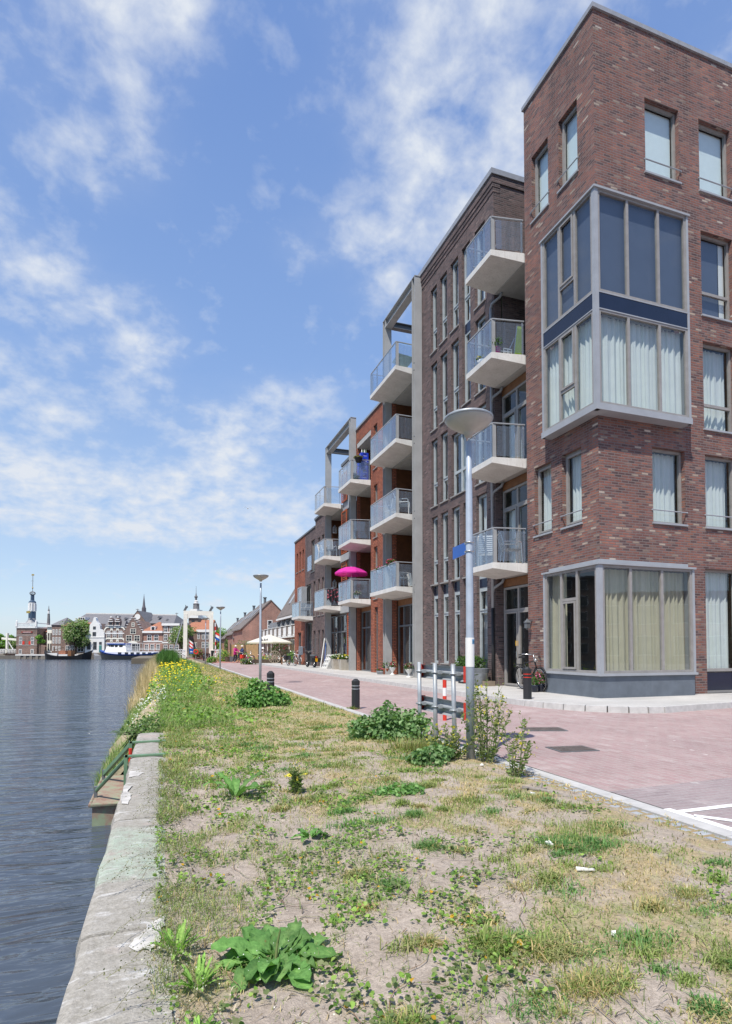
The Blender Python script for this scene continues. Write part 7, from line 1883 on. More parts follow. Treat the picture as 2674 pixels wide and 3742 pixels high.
for (y0, y1, dens, wd, hm) in ((.6, 2.6, 4200, .0034, .045), (2.6, 4.2, 3600, .0042, .045), (4.2, 7, 2300, .006, .047), (7, 12, 1150, .010, .05), (12, 22, 560, .016, .055), (22, 57, 210, .034, .065)):
    n = int((y1 - y0) * 3.6 * dens)
    x = g.uniform(.06, 3.68, n); y = g.uniform(y0, y1, n)
    m = turf_mask(x, y) * (1 - .9 * sst(2.95, 3.3, x) * (1 - sst(7, 9, y)))
    keep = g.uniform(0, 1, n) < m * .95 + .02
    x, y, m = x[keep], y[keep], m[keep]; n = len(x)
    gr = fbm(x * 1.9 + 3, y * 1.5, 77, 4)            # greener and drier patches
    green = np.clip(sst(.43, .60, gr + .05 + .05 * (1 - sst(.8, 2.2, x)) - .08 * sst(5, 10, y) * sst(1.2, 2.4, x)), 0, 1)
    tall = .6 + .9 * green * sst(.5, .7, fbm(x * 3, y * 3, 5))
    kind = g.uniform(0, 1, n)
    col = np.where((kind < green * .85)[:, None], pick(GRAS, n, g), np.where((kind < green * .6 + .42)[:, None], pick(OLIVE, n, g), pick(STRAW, n, g)))
    h = hm * tall * g.uniform(.45, 1.5, n); lean = np.clip(g.normal(.75, .35, n), .1, 1.4)
    parts.append(blades(np.stack([x, y, bank_h(x, y) - .004], 1), h, wd * g.uniform(.6, 1.3, n), lean, g.uniform(0, 6.283, n), col))
for i in range(210):      # ragged greener clumps in the thin turf
    cx_c = g.uniform(.9, 3.15); cy_c = 1.0 + 9 * g.uniform(0, 1) ** 1.5; r_ = g.uniform(.04, .13) * (1 + cy_c * .06); n = int(g.uniform(90, 230))
    x = np.clip(cx_c + g.normal(0, .5, n) * r_ * 1.3, .1, 3.6); y = cy_c + g.normal(0, .5, n) * r_ * .8
    pal = [GRAS, GRAS + OLIVE, OLIVE + STRAW[:1], [(.13, .26, .08), (.17, .31, .10)]][int(g.integers(0, 4))]
    parts.append(blades(np.stack([x, y, bank_h(x, y) - .004], 1), g.uniform(.028, .065) * g.uniform(.4, 1.3, n), g.uniform(.003, .006, n) * (1 + cy_c * .1), np.clip(g.normal(.8, .35, n), .1, 1.4), g.uniform(0, 6.283, n), pick(pal, n, g)))
stuff('turf_grass', parts, M['grass'])
# straw lying in the cobble strip
n = 2600; x = g.uniform(3.3, 3.68, n); y = g.uniform(1.5, 8.5, n) ; k = g.uniform(0, 1, n) < sst(.45, .6, fbm(x * 5, y * 3, 33)); x, y = x[k], y[k]; n = len(x)
stuff('dry_straw', [blades(np.stack([x, y, np.full(n, .014)], 1), g.uniform(.02, .06, n), g.uniform(.004, .008, n), g.uniform(.9, 1.5, n), g.uniform(0, 6.28, n), pick(STRAW, n, g), .75)], M['grass'])

# creeping leafy weeds (flat ground cover)
IVY = [(.19, .33, .06), (.25, .41, .08), (.14, .26, .05), (.33, .47, .12), (.10, .20, .045)]
DULL = [(.22, .28, .12), (.28, .31, .15), (.17, .23, .09)]
parts = []
for (y0, y1, dens, sz) in ((.6, 2.6, 2100, .026), (2.6, 4.4, 1800, .027), (4.4, 7.5, 1050, .033), (7.5, 13, 450, .045), (13, 26, 130, .07)):
    n = int((y1 - y0) * 3.4 * dens); x = g.uniform(-.03, 3.3, n); y = g.uniform(y0, y1, n)
    m = cover_mask(x, y); cl = sst(.46, .6, fbm(x * 4.5, y * 4.5, 15, 4))
    k = g.uniform(0, 1, n) < m * cl; x, y = x[k], y[k]; n = len(x)
    br_k = fbm(x * 2.6, y * 2.6, 91, 3)[:, None]
    nr = g.normal(size=(n, 3)) * .42 + np.array([0, 0, 1.0]); nr /= np.linalg.norm(nr, axis=1)[:, None]
    t = np.cross(nr, g.normal(size=(n, 3))); t /= np.linalg.norm(t, axis=1)[:, None]; b_ = np.cross(nr, t)
    P = np.stack([x, y, bank_h(x, y) + g.uniform(.003, .036, n) * (.35 + cl[k] * .9)], 1)
    s = sz * .88 * g.uniform(.4, 1.3, size=(n, 1))
    v, f, c = leaves_at(P, t, b_, nr, s, [(1, 1, 1)], g, wid=.46)
    cc = np.where(br_k > .5, pick(IVY, n, g), pick(IVY + DULL + DULL, n, g))
    yl = g.uniform(0, 1, n) < .022; cc[yl] = np.array([.62, .36, .03]) * g.uniform(.8, 1.2, (yl.sum(), 1))
    parts.append((v, f, np.repeat(cc, 6, axis=0)))
stuff('leafy_ground_cover', parts, M['leaf'])
A = []; B = []
for i in range(110):
    x = g.uniform(.15, 2.2); y = .9 + 5.5 * g.uniform(0, 1) ** 1.4; a = g.uniform(0, 6.28)
    for q in range(9):
        a += g.normal(0, .45); x1 = x + .05 * math.cos(a); y1 = y + .05 * math.sin(a); A.append((x, y)); B.append((x1, y1)); x, y = x1, y1
A = np.clip(np.array(A), .05, 3.6 if False else 60); B = np.clip(np.array(B), .05, 60)
za = bank_h(A[:, 0], A[:, 1]) + .012; zb2 = bank_h(B[:, 0], B[:, 1]) + .012
A = np.column_stack([A, za]); B = np.column_stack([B, zb2]); d = B - A; sd = np.cross(d, [0, 0, 1.]); sd /= np.linalg.norm(sd, axis=1)[:, None] + 1e-9
n = len(A); vv = np.stack([A - sd * .0018, A + sd * .0018, B + sd * .0018, B - sd * .0018], 1).reshape(-1, 3)
stuff('creeping_runners', [(vv, np.arange(4 * n).reshape(-1, 4), np.repeat(pick([(.25, .16, .10), (.3, .22, .13), (.2, .22, .1)], n, g), 4, axis=0))], M['grass'])
# fine feathery weeds
parts = []
for (y0, y1, dens, wd, hh) in ((.8, 4.5, 2700, .0030, .055), (4.5, 10, 1300, .006, .075)):
    n = int((y1 - y0) * 2.2 * dens); x = -.02 + g.uniform(.0, 2.2, n) * g.uniform(.1, 1, n); y = g.uniform(y0, y1, n)
    k = g.uniform(0, 1, n) < sst(.44, .72, fbm(x * 3.3, y * 2.9, 61) + .09 * (1 - sst(.1, .6, x))); x, y = x[k], y[k]; n = len(x)
    parts.append(blades(np.stack([x, y, bank_h(x, y)], 1), hh * g.uniform(.4, 1.3, n), np.full(n, wd), np.clip(g.normal(.85, .35, n), .1, 1.4), g.uniform(0, 6.28, n), pick(DULL + OLIVE + GRAS + IVY[:2] + STRAW[:1], n, g)))
stuff('feathery_weeds', parts, M['grass'])
# wiry seeding stems sprawling over the quay
V = []; parts = []
tips = []
for i in range(150):
    y = g.uniform(1.9, 6.4); x = g.uniform(.04, .22); az_ = g.uniform(R(110), R(250)); L_ = g.uniform(.15, .42); hgt = g.uniform(.05, .22)
    pts = []
    for q in range(6):
        k = q / 5; pts.append((x + math.cos(az_ + .5 * k) * L_ * k, y + math.sin(az_ + .5 * k) * L_ * k, .03 + hgt * math.sin(k * 2.2) + .01 * k))
    for p, q in zip(pts, pts[1:]): V.append((p, q))
    for q in range(26):
        k = g.uniform(.25, 1); j = min(4, int(k * 5)); u = k * 5 - j; tips.append(np.array(pts[j]) * (1 - u) + np.array(pts[j + 1]) * u + g.normal(size=3) * .010)
A = np.array([p for p, q in V]); B = np.array([q for p, q in V]); d = B - A; sd = np.cross(d, [0, 0, 1.]); sd /= np.linalg.norm(sd, axis=1)[:, None]; wv = sd * .0011
vv = np.stack([A - wv, A + wv, B + wv, B - wv], 1).reshape(-1, 3); n = len(A)
parts = [(vv, np.arange(4 * n).reshape(-1, 4), np.repeat(pick([(.16, .15, .08), (.2, .19, .09)], n, g), 4, axis=0))]
T = np.array(tips); n = len(T); nr = g.normal(size=(n, 3)); nr /= np.linalg.norm(nr, axis=1)[:, None]; t = np.cross(nr, g.normal(size=(n, 3))); t /= np.linalg.norm(t, axis=1)[:, None]
v, f, c = leaves_at(T, t, np.cross(nr, t), nr, g.uniform(.004, .009, (n, 1)), [(.19, .20, .09), (.5, .5, .38), (.24, .24, .12), (.14, .14, .07)], g)
parts.append((v, f, c)); stuff('wiry_seed_stems', parts, M['grass'])

# meadow along the river bank beyond the quay
parts = []
def band(n, xf, y0, y1, h0, h1, wd0, cols, lean=.35, ypow=1.0, zf=None):
    y = y0 + (y1 - y0) * g.uniform(0, 1, n) ** ypow; x = xf(y, g.uniform(0, 1, n)); dep = np.clip(y / 12, .6, 4)
    z = np.where(x < .05, -(.05 - x) * .85, 0)
    return blades(np.stack([x, y, z - .02], 1), g.uniform(h0, h1, n), wd0 * dep * g.uniform(.6, 1.3, n), np.clip(g.normal(lean, .25, n), 0, 1.2), g.uniform(0, 6.28, n), pick(cols, n, g))
MEAD = [(.17, .29, .07), (.23, .36, .10), (.13, .23, .06), (.29, .39, .14)]
parts.append(band(15000, lambda y, u: -.55 + u * (1.5 + .02 * y) + 0 * y, 9.9, 34, .06, .26, .008, MEAD + [(.15, .22, .07), (.38, .38, .18)], .7, 1.4))
parts.append(band(9000, lambda y, u: -.5 + u * 2.6, 34, 57, .25, .75, .008, MEAD, .4))
parts.append(band(7000, lambda y, u: -.35 + u * 1.3, 36, 62, .9, 1.45, .007, [(.07, .17, .035), (.10, .22, .05), (.06, .13, .03)], .2))
parts.append(band(9000, lambda y, u: -1.0 + u * 1.1, 10.2, 24, .08, .3, .007, MEAD + [(.15, .22, .07), (.38, .38, .18)], .75, 1.3))
stuff('bank_meadow', parts, M['grass'])
REED = [(.60, .48, .28), (.66, .54, .34), (.50, .38, .22)]
parts = [band(4200, lambda y, u: -1.05 + u * .75, 26, 62, .7, 1.5, .006, REED, .3), band(400, lambda y, u: -1.15 + u * .7, 21, 27, .4, 1.0, .007, REED, .5)]
stuff('reed_bed', parts, M['grass'])
# broad leaves in the meadow
parts = []
for (n, x0, x1, y0, y1, z0, z1, sz) in ((2600, -.45, .9, 10, 20, .02, .2, .05), (2200, -.45, 1.5, 18, 36, .05, .42, .09), (900, .3, 1.6, 10, 17, .01, .2, .06)):
    x = g.uniform(x0, x1, n); y = g.uniform(y0, y1, n); nr = g.normal(size=(n, 3)) * .6 + np.array([-.2, -.3, .8]); nr /= np.linalg.norm(nr, axis=1)[:, None]
    t = np.cross(nr, g.normal(size=(n, 3))); t /= np.linalg.norm(t, axis=1)[:, None]
    zz = g.uniform(z0, z1, n) + np.where(x < 0, x * .8, 0)
    k = vn(x * 1.6, y * .9, 44) > .33
    v, f, c = leaves_at(np.stack([x, y, zz], 1)[k], t[k], np.cross(nr, t)[k], nr[k], sz * g.uniform(.5, 1.4, (k.sum(), 1)), MEAD + IVY[:2], g); parts.append((v, f, c))
stuff('broad_leaved_weeds', parts, M['leaf'])
def flowers(name, n, x0, x1, y0, y1, z0, z1, sz, cols, thr=.45, sd=3):
    x = g.uniform(x0, x1, n); y = g.uniform(y0, y1, n); k = vn(x * 1.3, y * .55, sd) > thr; x, y = x[k], y[k]; n = len(x)
    z = g.uniform(z0, z1, n) + np.where(x < 0, x * .6, 0); dep = np.clip(y / 16, .7, 3)[:, None]
    nr = g.normal(size=(n, 3)) * .4 + np.array([-.2, -.6, .9]); nr /= np.linalg.norm(nr, axis=1)[:, None]; t = np.cross(nr, g.normal(size=(n, 3))); t /= np.linalg.norm(t, axis=1)[:, None]
    v, f, c = leaves_at(np.stack([x, y, z], 1), t, np.cross(nr, t), nr, sz * dep * g.uniform(.6, 1.3, (n, 1)), cols, g, wid=.5, fold=.05)
    stuff(name, [(v, f, c)], M['flower'])
flowers('yellow_flowers', 1100, -.35, 1.5, 12.5, 50, .2, .62, .034, [(.82, .66, .02), (.85, .74, .04), (.75, .55, .02)], .42)
flowers('white_flowers', 320, -.55, .1, 9.8, 16, .1, .42, .03, [(.8, .82, .8), (.75, .78, .72)], .35, 8)
flowers('small_white_flowers', 500, .03, .6, 1.6, 9, .04, .12, .006, [(.75, .76, .7)], .4, 4)

# ---- single plants ----------------------------------------------------------
def leaf_strip(base, az_, L_, wd, el0, droop, g_, seg=12, wav=.2, tipk=.1):
    """one long leaf with midrib fold and wavy margin"""
    V = []; p = np.array(base, float); el_ = el0
    for i in range(seg + 1):
        k = i / seg
        s = np.array([-math.sin(az_), math.cos(az_), 0]); dv = np.array([math.cos(az_) * math.cos(el_), math.sin(az_) * math.cos(el_), math.sin(el_)])
        w_ = wd * (math.sin(math.pi * min(1, k * .86 + .10)) ** .75) * (1 if i < seg else tipk) * (.25 if i == 0 else 1)
        nn_ = np.cross(dv, s)
        ww = wav * wd * g_.normal(0, 1)
        V += [p + s * w_ * .5 + nn_ * (-.0) + np.array([0, 0, .16 * w_ + ww]), p, p - s * w_ * .5 + np.array([0, 0, .16 * w_ - ww * g_.uniform(-1, 1)])]
        p = p + dv * L_ / seg; el_ -= droop / seg
    F = []
    for i in range(seg): F += [[3 * i, 3 * i + 1, 3 * i + 4, 3 * i + 3], [3 * i + 1, 3 * i + 2, 3 * i + 5, 3 * i + 4]]
    return np.array(V), np.array(F)
def dock(label, x, y, n, L0, W0, seed, cols, spike=True, name='dock_plant', elr=(.15, 1.0), group='broad leaved docks', droop=(.7, 1.5)):
    g_ = np.random.default_rng(seed); parts = []
    z = float(bank_h(np.array([x]), np.array([y]))[0])
    for i in range(n):
        az_ = 2 * math.pi * i / n * 2.4 + g_.uniform(-.4, .4); L_ = L0 * g_.uniform(.65, 1.15)
        v, f = leaf_strip((.02 * math.cos(az_), .02 * math.sin(az_), .012), az_, L_, W0 * g_.uniform(.8, 1.2), g_.uniform(*elr), g_.uniform(*droop), g_)
        c0 = np.array(cols[g_.integers(len(cols))]) * g_.uniform(.7, 1.3); c = np.repeat(c0[None], len(v), 0)
        c[1::3] = c[1::3] * 1.35 + np.array([.03, .015, .01])
        v[:, 2] = np.maximum(v[:, 2] * (.72 if n > 30 else 1), .006)
        parts.append((v, f, c))
    t = thing(name, label, 'plant', (x, y, z), 0, group, local=True)
    np_mesh('leaves', *(lambda p: (p[0], p[1], M['leaf_gloss'], p[2]))(join(parts)), smooth=True, parent=t)
    if spike: MB().tube([(0, 0, 0), (.01, .01, .07), (.02, .0, .13)], [.007, .006, .003], 6).build('flower_stem', plain('dock_stem', (.16, .2, .07), .6), t)
    return t
DK = [(.095, .23, .06), (.12, .27, .07), (.08, .19, .055), (.15, .30, .09)]
dock('large dark green dock rosette with broad wavy leaves near the bottom edge', .46, 2.46, 42, .23, .095, 5, DK, elr=(.02, .75), droop=(.2, 1.0))
dock('spiky dock plant with a few narrow upright leaves beyond the large rosette', .62, 5.27, 8, .34, .07, 6, DK, spike=False, elr=(.5, 1.2), droop=(.8, 1.6))
dock('small dock plant among creeping leaves behind the large rosette', .95, 3.9, 7, .14, .05, 7, DK, spike=False)
WT = [(.17, .32, .07), (.22, .40, .09), (.27, .44, .11)]
for i, (x, y, s, lb) in enumerate(((.07, 2.62, 1, 'bright spiky weed rosette at the quay edge left of the large dock'), (.14, 2.33, .8, 'smaller spiky weed in front of the large dock by the quay'), (.12, 2.02, .7, 'low pale green weed rosette at the bottom by the quay'), (.35, 1.75, .6, 'little weed rosette closest to the bottom picture edge'))):
    dock(lb, x, y, 26, .12 * s, .022 * s, 50 + i, WT, spike=False, name='weed_rosette', elr=(.5, 1.4), group='spiky weed rosettes', droop=(.3, .8))

def bush(name, label, x, y, lumps, leaf, n, cols, seed, cat='bush', group=None, stems=True, flw=None):
    t = thing(name, label, cat, (x, y, 0), 0, group, local=True); parts = []; b = MB(); g_ = random.Random(seed)
    for i, (dx, dy, zz, r, rz_) in enumerate(lumps):
        parts.append(leaf_cloud(int(n * r * r / sum(l[3] ** 2 for l in lumps)), (dx, dy, zz), (r, r, rz_), leaf, cols, seed=seed + i * 7, up=.55, lo=-.75))
        for q in range(4):
            a = g_.uniform(0, 6.28); b.tube([(dx * .3, dy * .3, 0), (dx + .3 * r * math.cos(a), dy + .3 * r * math.sin(a), zz * .7), (dx + .7 * r * math.cos(a), dy + .7 * r * math.sin(a), zz + rz_ * .5)], [.008, .006, .003], 5)
    p = join(parts); p[0][:, 2] = np.maximum(p[0][:, 2], .005)
    np_mesh('foliage', p[0], p[1], M['leaf'], p[2], parent=t)
    if stems: b.build('stems', plain('green_stem', (.13, .17, .06), .6), t)
    return t
MAL = [(.15, .31, .085), (.19, .37, .105), (.11, .24, .07), (.26, .42, .15)]
MALG = [(.17, .30, .115), (.22, .36, .15), (.13, .24, .09), (.28, .40, .19)]
bush('mallow_bush', 'dark green mallow bush wrapped round a black bollard on the grass', 2.15, 13.2, [(0, 0, .25, .42, .28), (.26, .0, .16, .30, .18), (-.3, 0, .25, .34, .25), (-.08, .05, .46, .2, .2), (-.22, .05, .5, .14, .16), (.5, 0, .2, .14, .12), (-.48, 0, .28, .15, .14), (-.2, -.1, .12, .4, .14), (.35, -.1, .14, .3, .14)], .075, 1900, MAL, 21, group='mallow bushes')
bush('mallow_bush', 'large grey green mallow bush under the left end of the steel barrier', 3.05, 7.75, [(0, 0, .2, .32, .22), (-.25, .15, .17, .28, .2), (.2, .05, .26, .27, .2), (.38, -.12, .2, .24, .18), (-.1, .0, .32, .2, .15), (.45, .2, .22, .24, .2), (.02, .1, .45, .12, .12), (-.42, .1, .2, .16, .14), (.1, -.15, .10, .3, .12)], .06, 2300, MALG, 31, group='mallow bushes')
bush('mallow_bush', 'small blue green mallow clump in front of the lamp post', 2.85, 5.95, [(0, 0, .1, .2, .12), (.15, .05, .12, .14, .1), (-.13, .08, .08, .14, .08)], .05, 620, MALG, 41, group='mallow bushes')
bush('mallow_bush', 'low green mallow patch in the middle of the dry grass', 1.95, 4.75, [(0, 0, .05, .17, .07), (.14, .04, .05, .13, .06), (-.12, 0, .05, .12, .05)], .035, 600, MAL, 45, group='mallow bushes')
bush('bramble_bush', 'leafy weeds overhanging the water at the end of the quay', -.30, 10.0, [(0, 0, .02, .22, .18), (-.12, -.25, -.12, .17, .16), (.12, .3, .08, .24, .18), (-.16, .25, -.05, .2, .2), (.02, -.3, -.3, .2, .3), (-.18, -.25, -.5, .2, .3), (-.3, .05, -.45, .2, .25)], .04, 1500, [(.13, .23, .07), (.18, .28, .10), (.24, .33, .15)], 51)

def tall_weed(label, x, y, n, h, spread, seed, group='tall flowering weeds', leafs=22):
    t = thing('tall_weed', label, 'weed', (x, y, 0), 0, group, local=True); g_ = np.random.default_rng(seed); b = MB(); P = []; T = []; YP = []
    for i in range(n):
        a = g_.uniform(0, 6.28); r = spread * g_.uniform(.1, 1); hh = h * g_.uniform(.45, 1.0); x0 = r * .4 * math.cos(a); y0 = r * .4 * math.sin(a)
        pts = [np.array((x0 + r * k * math.cos(a + .4 * k), y0 + r * k * math.sin(a + .4 * k), hh * k)) for k in np.linspace(0, 1, 6)]
        b.tube(pts, [.005, .0045, .004, .003, .0022, .0012], 5)
        for q in range(leafs):
            k = g_.uniform(.05, .95); j = min(4, int(k * 5)); u = k * 5 - j; p = pts[j] * (1 - u) + pts[j + 1] * u
            d = g_.normal(size=3); d[2] = abs(d[2]) * .6; d /= np.linalg.norm(d); P.append(p + d * .03 * (1.5 - k)); T.append(d)
        for q in range(5):
            k = g_.uniform(.6, 1); d = g_.normal(size=3) * .05; base = pts[min(5, int(k * 5))]; e = base + d + np.array([0, 0, .06]); b.tube([base, e], [.002, .001], 4)
            for w_ in range(3): YP.append(e + g_.normal(size=3) * .014)
    b.build('stems', plain('weed_stem', (.20, .22, .10), .7), t)
    def lv_(P, T, s, cols, wid):
        P = np.array(P); T = np.array(T); n = len(P); nr = np.cross(T, g_.normal(size=(n, 3))); nr /= np.linalg.norm(nr, axis=1)[:, None]
        return leaves_at(P, T, np.cross(nr, T), nr, s * g_.uniform(.5, 1.3, (n, 1)), cols, g_, wid=wid)
    v, f, c = lv_(P, T, .055, [(.21, .29, .10), (.26, .33, .13), (.16, .24, .08)], .16); np_mesh('leaves', v, f, M['leaf'], c, parent=t)
    v, f, c = lv_(YP, g_.normal(size=(len(YP), 3)), .013, [(.7, .6, .08), (.35, .38, .12), (.3, .32, .12)], .45); np_mesh('blossom', v, f, M['flower'], c, parent=t)
tall_weed('tallest airy weed with tiny yellow flowers right of the lamp post', 3.50, 5.9, 22, 1.15, .26, 3, leafs=34)
tall_weed('shorter airy weed with yellow flowers at the kerb right of the lamp', 3.40, 5.15, 9, .62, .16, 4, leafs=26)
tall_weed('airy weed tangled round the foot of the barrier and lamp post', 3.2, 6.2, 20, .45, .32, 5, leafs=30)
tall_weed('thin upright weed in the bare sand left of the middle', 1.15, 5.2, 5, .34, .06, 6, leafs=30)

GB = [(.12, .26, .08), (.16, .31, .095), (.09, .21, .07), (.21, .33, .12)]
def tuft(label, x, y, r, h, n, cols, seed, wd=.005, lean=.6, group='grass tufts'):
    g_ = np.random.default_rng(seed); a = g_.uniform(0, 6.28, n)
    # several small crowns with a ragged fringe
    kc = 7 if n > 850 else 4; cc = g_.normal(0, .42 if n > 850 else .22, (kc, 2)) * r * np.array([1.15, .7]); w_ = g_.integers(0, kc, n); sp = np.abs(g_.normal(0, .34, n)) * r
    px_ = cc[w_, 0] + sp * np.cos(a); py_ = cc[w_, 1] + sp * np.sin(a) * .8
    hk = g_.uniform(.45, 1.15, kc)[w_]
    z = float(bank_h(np.array([x]), np.array([y]))[0])
    ln = np.clip(g_.normal(lean + .2, .4, n), .1, 1.45)
    v, f, c = blades(np.stack([px_, py_, np.full(n, -.006)], 1), h * .78 * hk * g_.uniform(.35, 1.2, n), np.full(n, wd) * g_.uniform(.6, 1.3, n), ln, a + g_.normal(0, .9, n), np.where((g_.uniform(0, 1, n) < .14)[:, None], pick(STRAW, n, g_), pick(cols, n, g_)), .6)
    t = np_mesh('grass_tuft', v, f, M['grass'], c); t.location = (x, y, z)
    tag(t, label, 'grass tuft', group)
tuft('dense dark green grass tuft by the cobbles, the greenest on the right', 2.56, 3.14, .24, .10, 1500, GB, 1)
tuft('dark green grass tuft at the edge of the bare sand in the middle', 1.62, 3.42, .16, .08, 700, GB, 2)
tuft('yellow green grass tuft right of the large dock', 1.40, 2.22, .16, .11, 900, GRAS, 3)
tuft('brown withered clump with green blades in bare sand', 1.10, 2.33, .08, .09, 330, OLIVE + STRAW + GRAS[:1], 4)
tuft('wide yellowish grass tuft at the bottom right of the middle', 1.48, 1.80, .18, .09, 900, GRAS + STRAW[:2], 5, .0035)
tuft('dark broad bladed tuft in the bottom right corner', 1.84, 1.58, .10, .07, 420, GB, 6, .006)
tuft('pale green tuft in the bottom centre under the dock', .80, 1.88, .14, .08, 700, GRAS, 7, .0035)
tuft('green grass strip tuft in front of the steel barrier', 3.0, 6.9, .42, .24, 1500, GRAS + OLIVE, 8, .007, .35)
tuft('blond dry grass clump beside the creeping leaves', .97, 2.75, .09, .06, 360, STRAW, 9, .003)
tuft('small green tuft by the cobble strip near the dead branch', 3.0, 4.05, .12, .06, 380, GB, 10)
tuft('olive tuft between the bare sand and the right picture edge', 2.6, 2.35, .2, .07, 800, GRAS + OLIVE, 12, .0035)
tuft('green tuft at the foot of the black bollard by the road', 3.95, 12.15, .14, .16, 260, GRAS, 13, .009)
# crumbs of dead plant matter and twigs on the sand
n = 5200; x = g.uniform(.06, 3.6, n); y = .8 + 9 * g.uniform(0, 1, n) ** 1.7
P = np.stack([x, y, bank_h(x, y) + .003], 1)
parts = [blades(P, g.uniform(.012, .05, n), g.uniform(.002, .006, n) * (1 + y * .08), np.full(n, 1.4), g.uniform(0, 6.28, n), pick([(.30, .23, .15), (.20, .15, .10), (.42, .33, .2), (.12, .10, .08), (.55, .47, .36)], n, g), .68)]
stuff('plant_debris', parts, M['grass'])
# ---- small litter and stones --------------------------------------------------------
n = 3000; x = g.uniform(.1, 3.6, n); y = 1 + 8 * g.uniform(0, 1, n) ** 2.0; s = g.uniform(.0015, .0085, n) ** 1.0 * (.7 + y * .12)
pb = MB(); hz_ = bank_h(x, y)
for i in range(n):
    q = s[i]; pb.sphere((x[i], y[i], hz_[i] + q * .2), q, 5, (1, g.uniform(.6, 1.2), .6))
o = pb.build('pebbles', plain('pebble', (.36, .31, .265), .9, 0, .45, 40)); o['kind'] = 'stuff'
for i, (x, y, sx_, sy_, lb) in enumerate(((3.05, 4.35, .02, .016, 'white scrap of paper near the dead branch'), (2.35, 3.18, .03, .018, 'crumpled white tissue left of the dark green tuft'), (2.25, 2.72, .05, .005, 'thin white stick lying on the sand'), (1.9, 2.12, .012, .01, 'tiny white scrap in the sand on the right'), (3.3, 5.62, .018, .016, 'white scrap in the grass under the lamp'))):
    z = float(bank_h(np.array([x]), np.array([y]))[0]) + .01
    o = MB().hexa([(-sx_, -sy_, 0), (sx_, -sy_ * .7, .004), (sx_ * .9, sy_, 0), (-sx_ * .8, sy_ * .9, .006), (-sx_, -sy_, .012), (sx_, -sy_ * .7, .018), (sx_ * .9, sy_, .01), (-sx_ * .8, sy_ * .9, .02)]).build('litter_scrap', M['white']); o.location = (x, y, z); o.rotation_euler = (0, 0, i * 1.3)
    tag(o, lb, 'litter')
b = MB(); b.tube([(3.12, 4.62, .03), (3.2, 4.45, .05), (3.3, 4.25, .035), (3.36, 3.9, .03), (3.42, 3.55, .03)], [.022, .02, .016, .008, .005], 7); b.tube([(3.2, 4.45, .05), (3.27, 4.52, .09)], [.016, .008], 6); b.tube([(3.15, 4.56, .04), (3.08, 4.48, .07)], [.014, .006], 6)
tag(b.build('dead_branch', plain('grey_driftwood', (.26, .23, .20), .9, 0, .3, 20), smooth=True), 'grey dead branch lying on the cobble strip', 'branch')
# ------------------------------------------------------------------ light, sky, camera
SUN_EL, SUN_AZ = R(60), R(46)      # direction the light travels: azimuth from +Y towards +X
dirv = Vector((math.sin(SUN_AZ) * math.cos(SUN_EL), math.cos(SUN_AZ) * math.cos(SUN_EL), -math.sin(SUN_EL)))
sl = bpy.data.lights.new('sun', 'SUN'); sl.energy = 4.1; sl.angle = R(.53); sl.color = (1, .945, .86)
so = bpy.data.objects.new('sun', sl); COL.objects.link(so); so.rotation_euler = dirv.to_track_quat('-Z', 'Y').to_euler()
so.location = (-20, -20, 40)

wd = bpy.data.worlds.new('World'); S.world = wd; wd.use_nodes = True
nt = wd.node_tree; nt.nodes.clear()
out = N(nt, 'ShaderNodeOutputWorld'); bg = N(nt, 'ShaderNodeBackground'); bg.inputs['Strength'].default_value = .15
sky = N(nt, 'ShaderNodeTexSky'); sky.sky_type = 'NISHITA'; sky.sun_disc = False
sky.sun_elevation = SUN_EL; sky.sun_rotation = math.atan2(-dirv.x, -dirv.y)
sky.air_density = 1.0; sky.dust_density = .7; sky.ozone_density = 1.6; sky.altitude = 0
hs = N(nt, 'ShaderNodeHueSaturation'); hs.inputs['Saturation'].default_value = 1.12; hs.inputs['Hue'].default_value = .508
nt.links.new(sky.outputs[0], hs.inputs['Color'])
tc = N(nt, 'ShaderNodeTexCoord'); nv_ = N(nt, 'ShaderNodeVectorMath', operation='NORMALIZE'); nt.links.new(tc.outputs['Generated'], nv_.inputs[0])
sp = N(nt, 'ShaderNodeSeparateXYZ'); nt.links.new(nv_.outputs[0], sp.inputs[0])
def MA(op, a, b=None, c=None, clamp=False):
    n = N(nt, 'ShaderNodeMath', operation=op); n.use_clamp = clamp
    for i, v in enumerate((a, b, c)):
        if v is None: continue
        if hasattr(v, 'is_linked'): nt.links.new(v, n.inputs[i])
        else: n.inputs[i].default_value = v
    return n.outputs[0]
az = MA('MULTIPLY', MA('ARCTAN2', sp.outputs['X'], sp.outputs['Y']), 57.29578)
el = MA('MULTIPLY', MA('ARCSINE', sp.outputs['Z']), 57.29578)
# flat cloud layer coordinates
den = MA('ADD', MA('MAXIMUM', sp.outputs['Z'], 0.0), .38)
cx_ = MA('DIVIDE', sp.outputs['X'], den); cy_ = MA('DIVIDE', sp.outputs['Y'], den)
cb_ = N(nt, 'ShaderNodeCombineXYZ'); nt.links.new(cx_, cb_.inputs[0]); nt.links.new(cy_, cb_.inputs[1])
def nz(scale, det, rough, dist, off):
    mp = N(nt, 'ShaderNodeMapping'); mp.inputs['Location'].default_value = off; nt.links.new(cb_.outputs[0], mp.inputs['Vector'])
    return noise(nt, mp.outputs['Vector'], scale, det, rough, dist)
n1 = nz(8.0, 6, .56, .12, (3.1, 1.7, 0)); n2 = nz(19, 6, .56, .15, (8, 2, 0))
fn = MA('ADD', MA('MULTIPLY', n1, .45), MA('MULTIPLY', n2, .55))
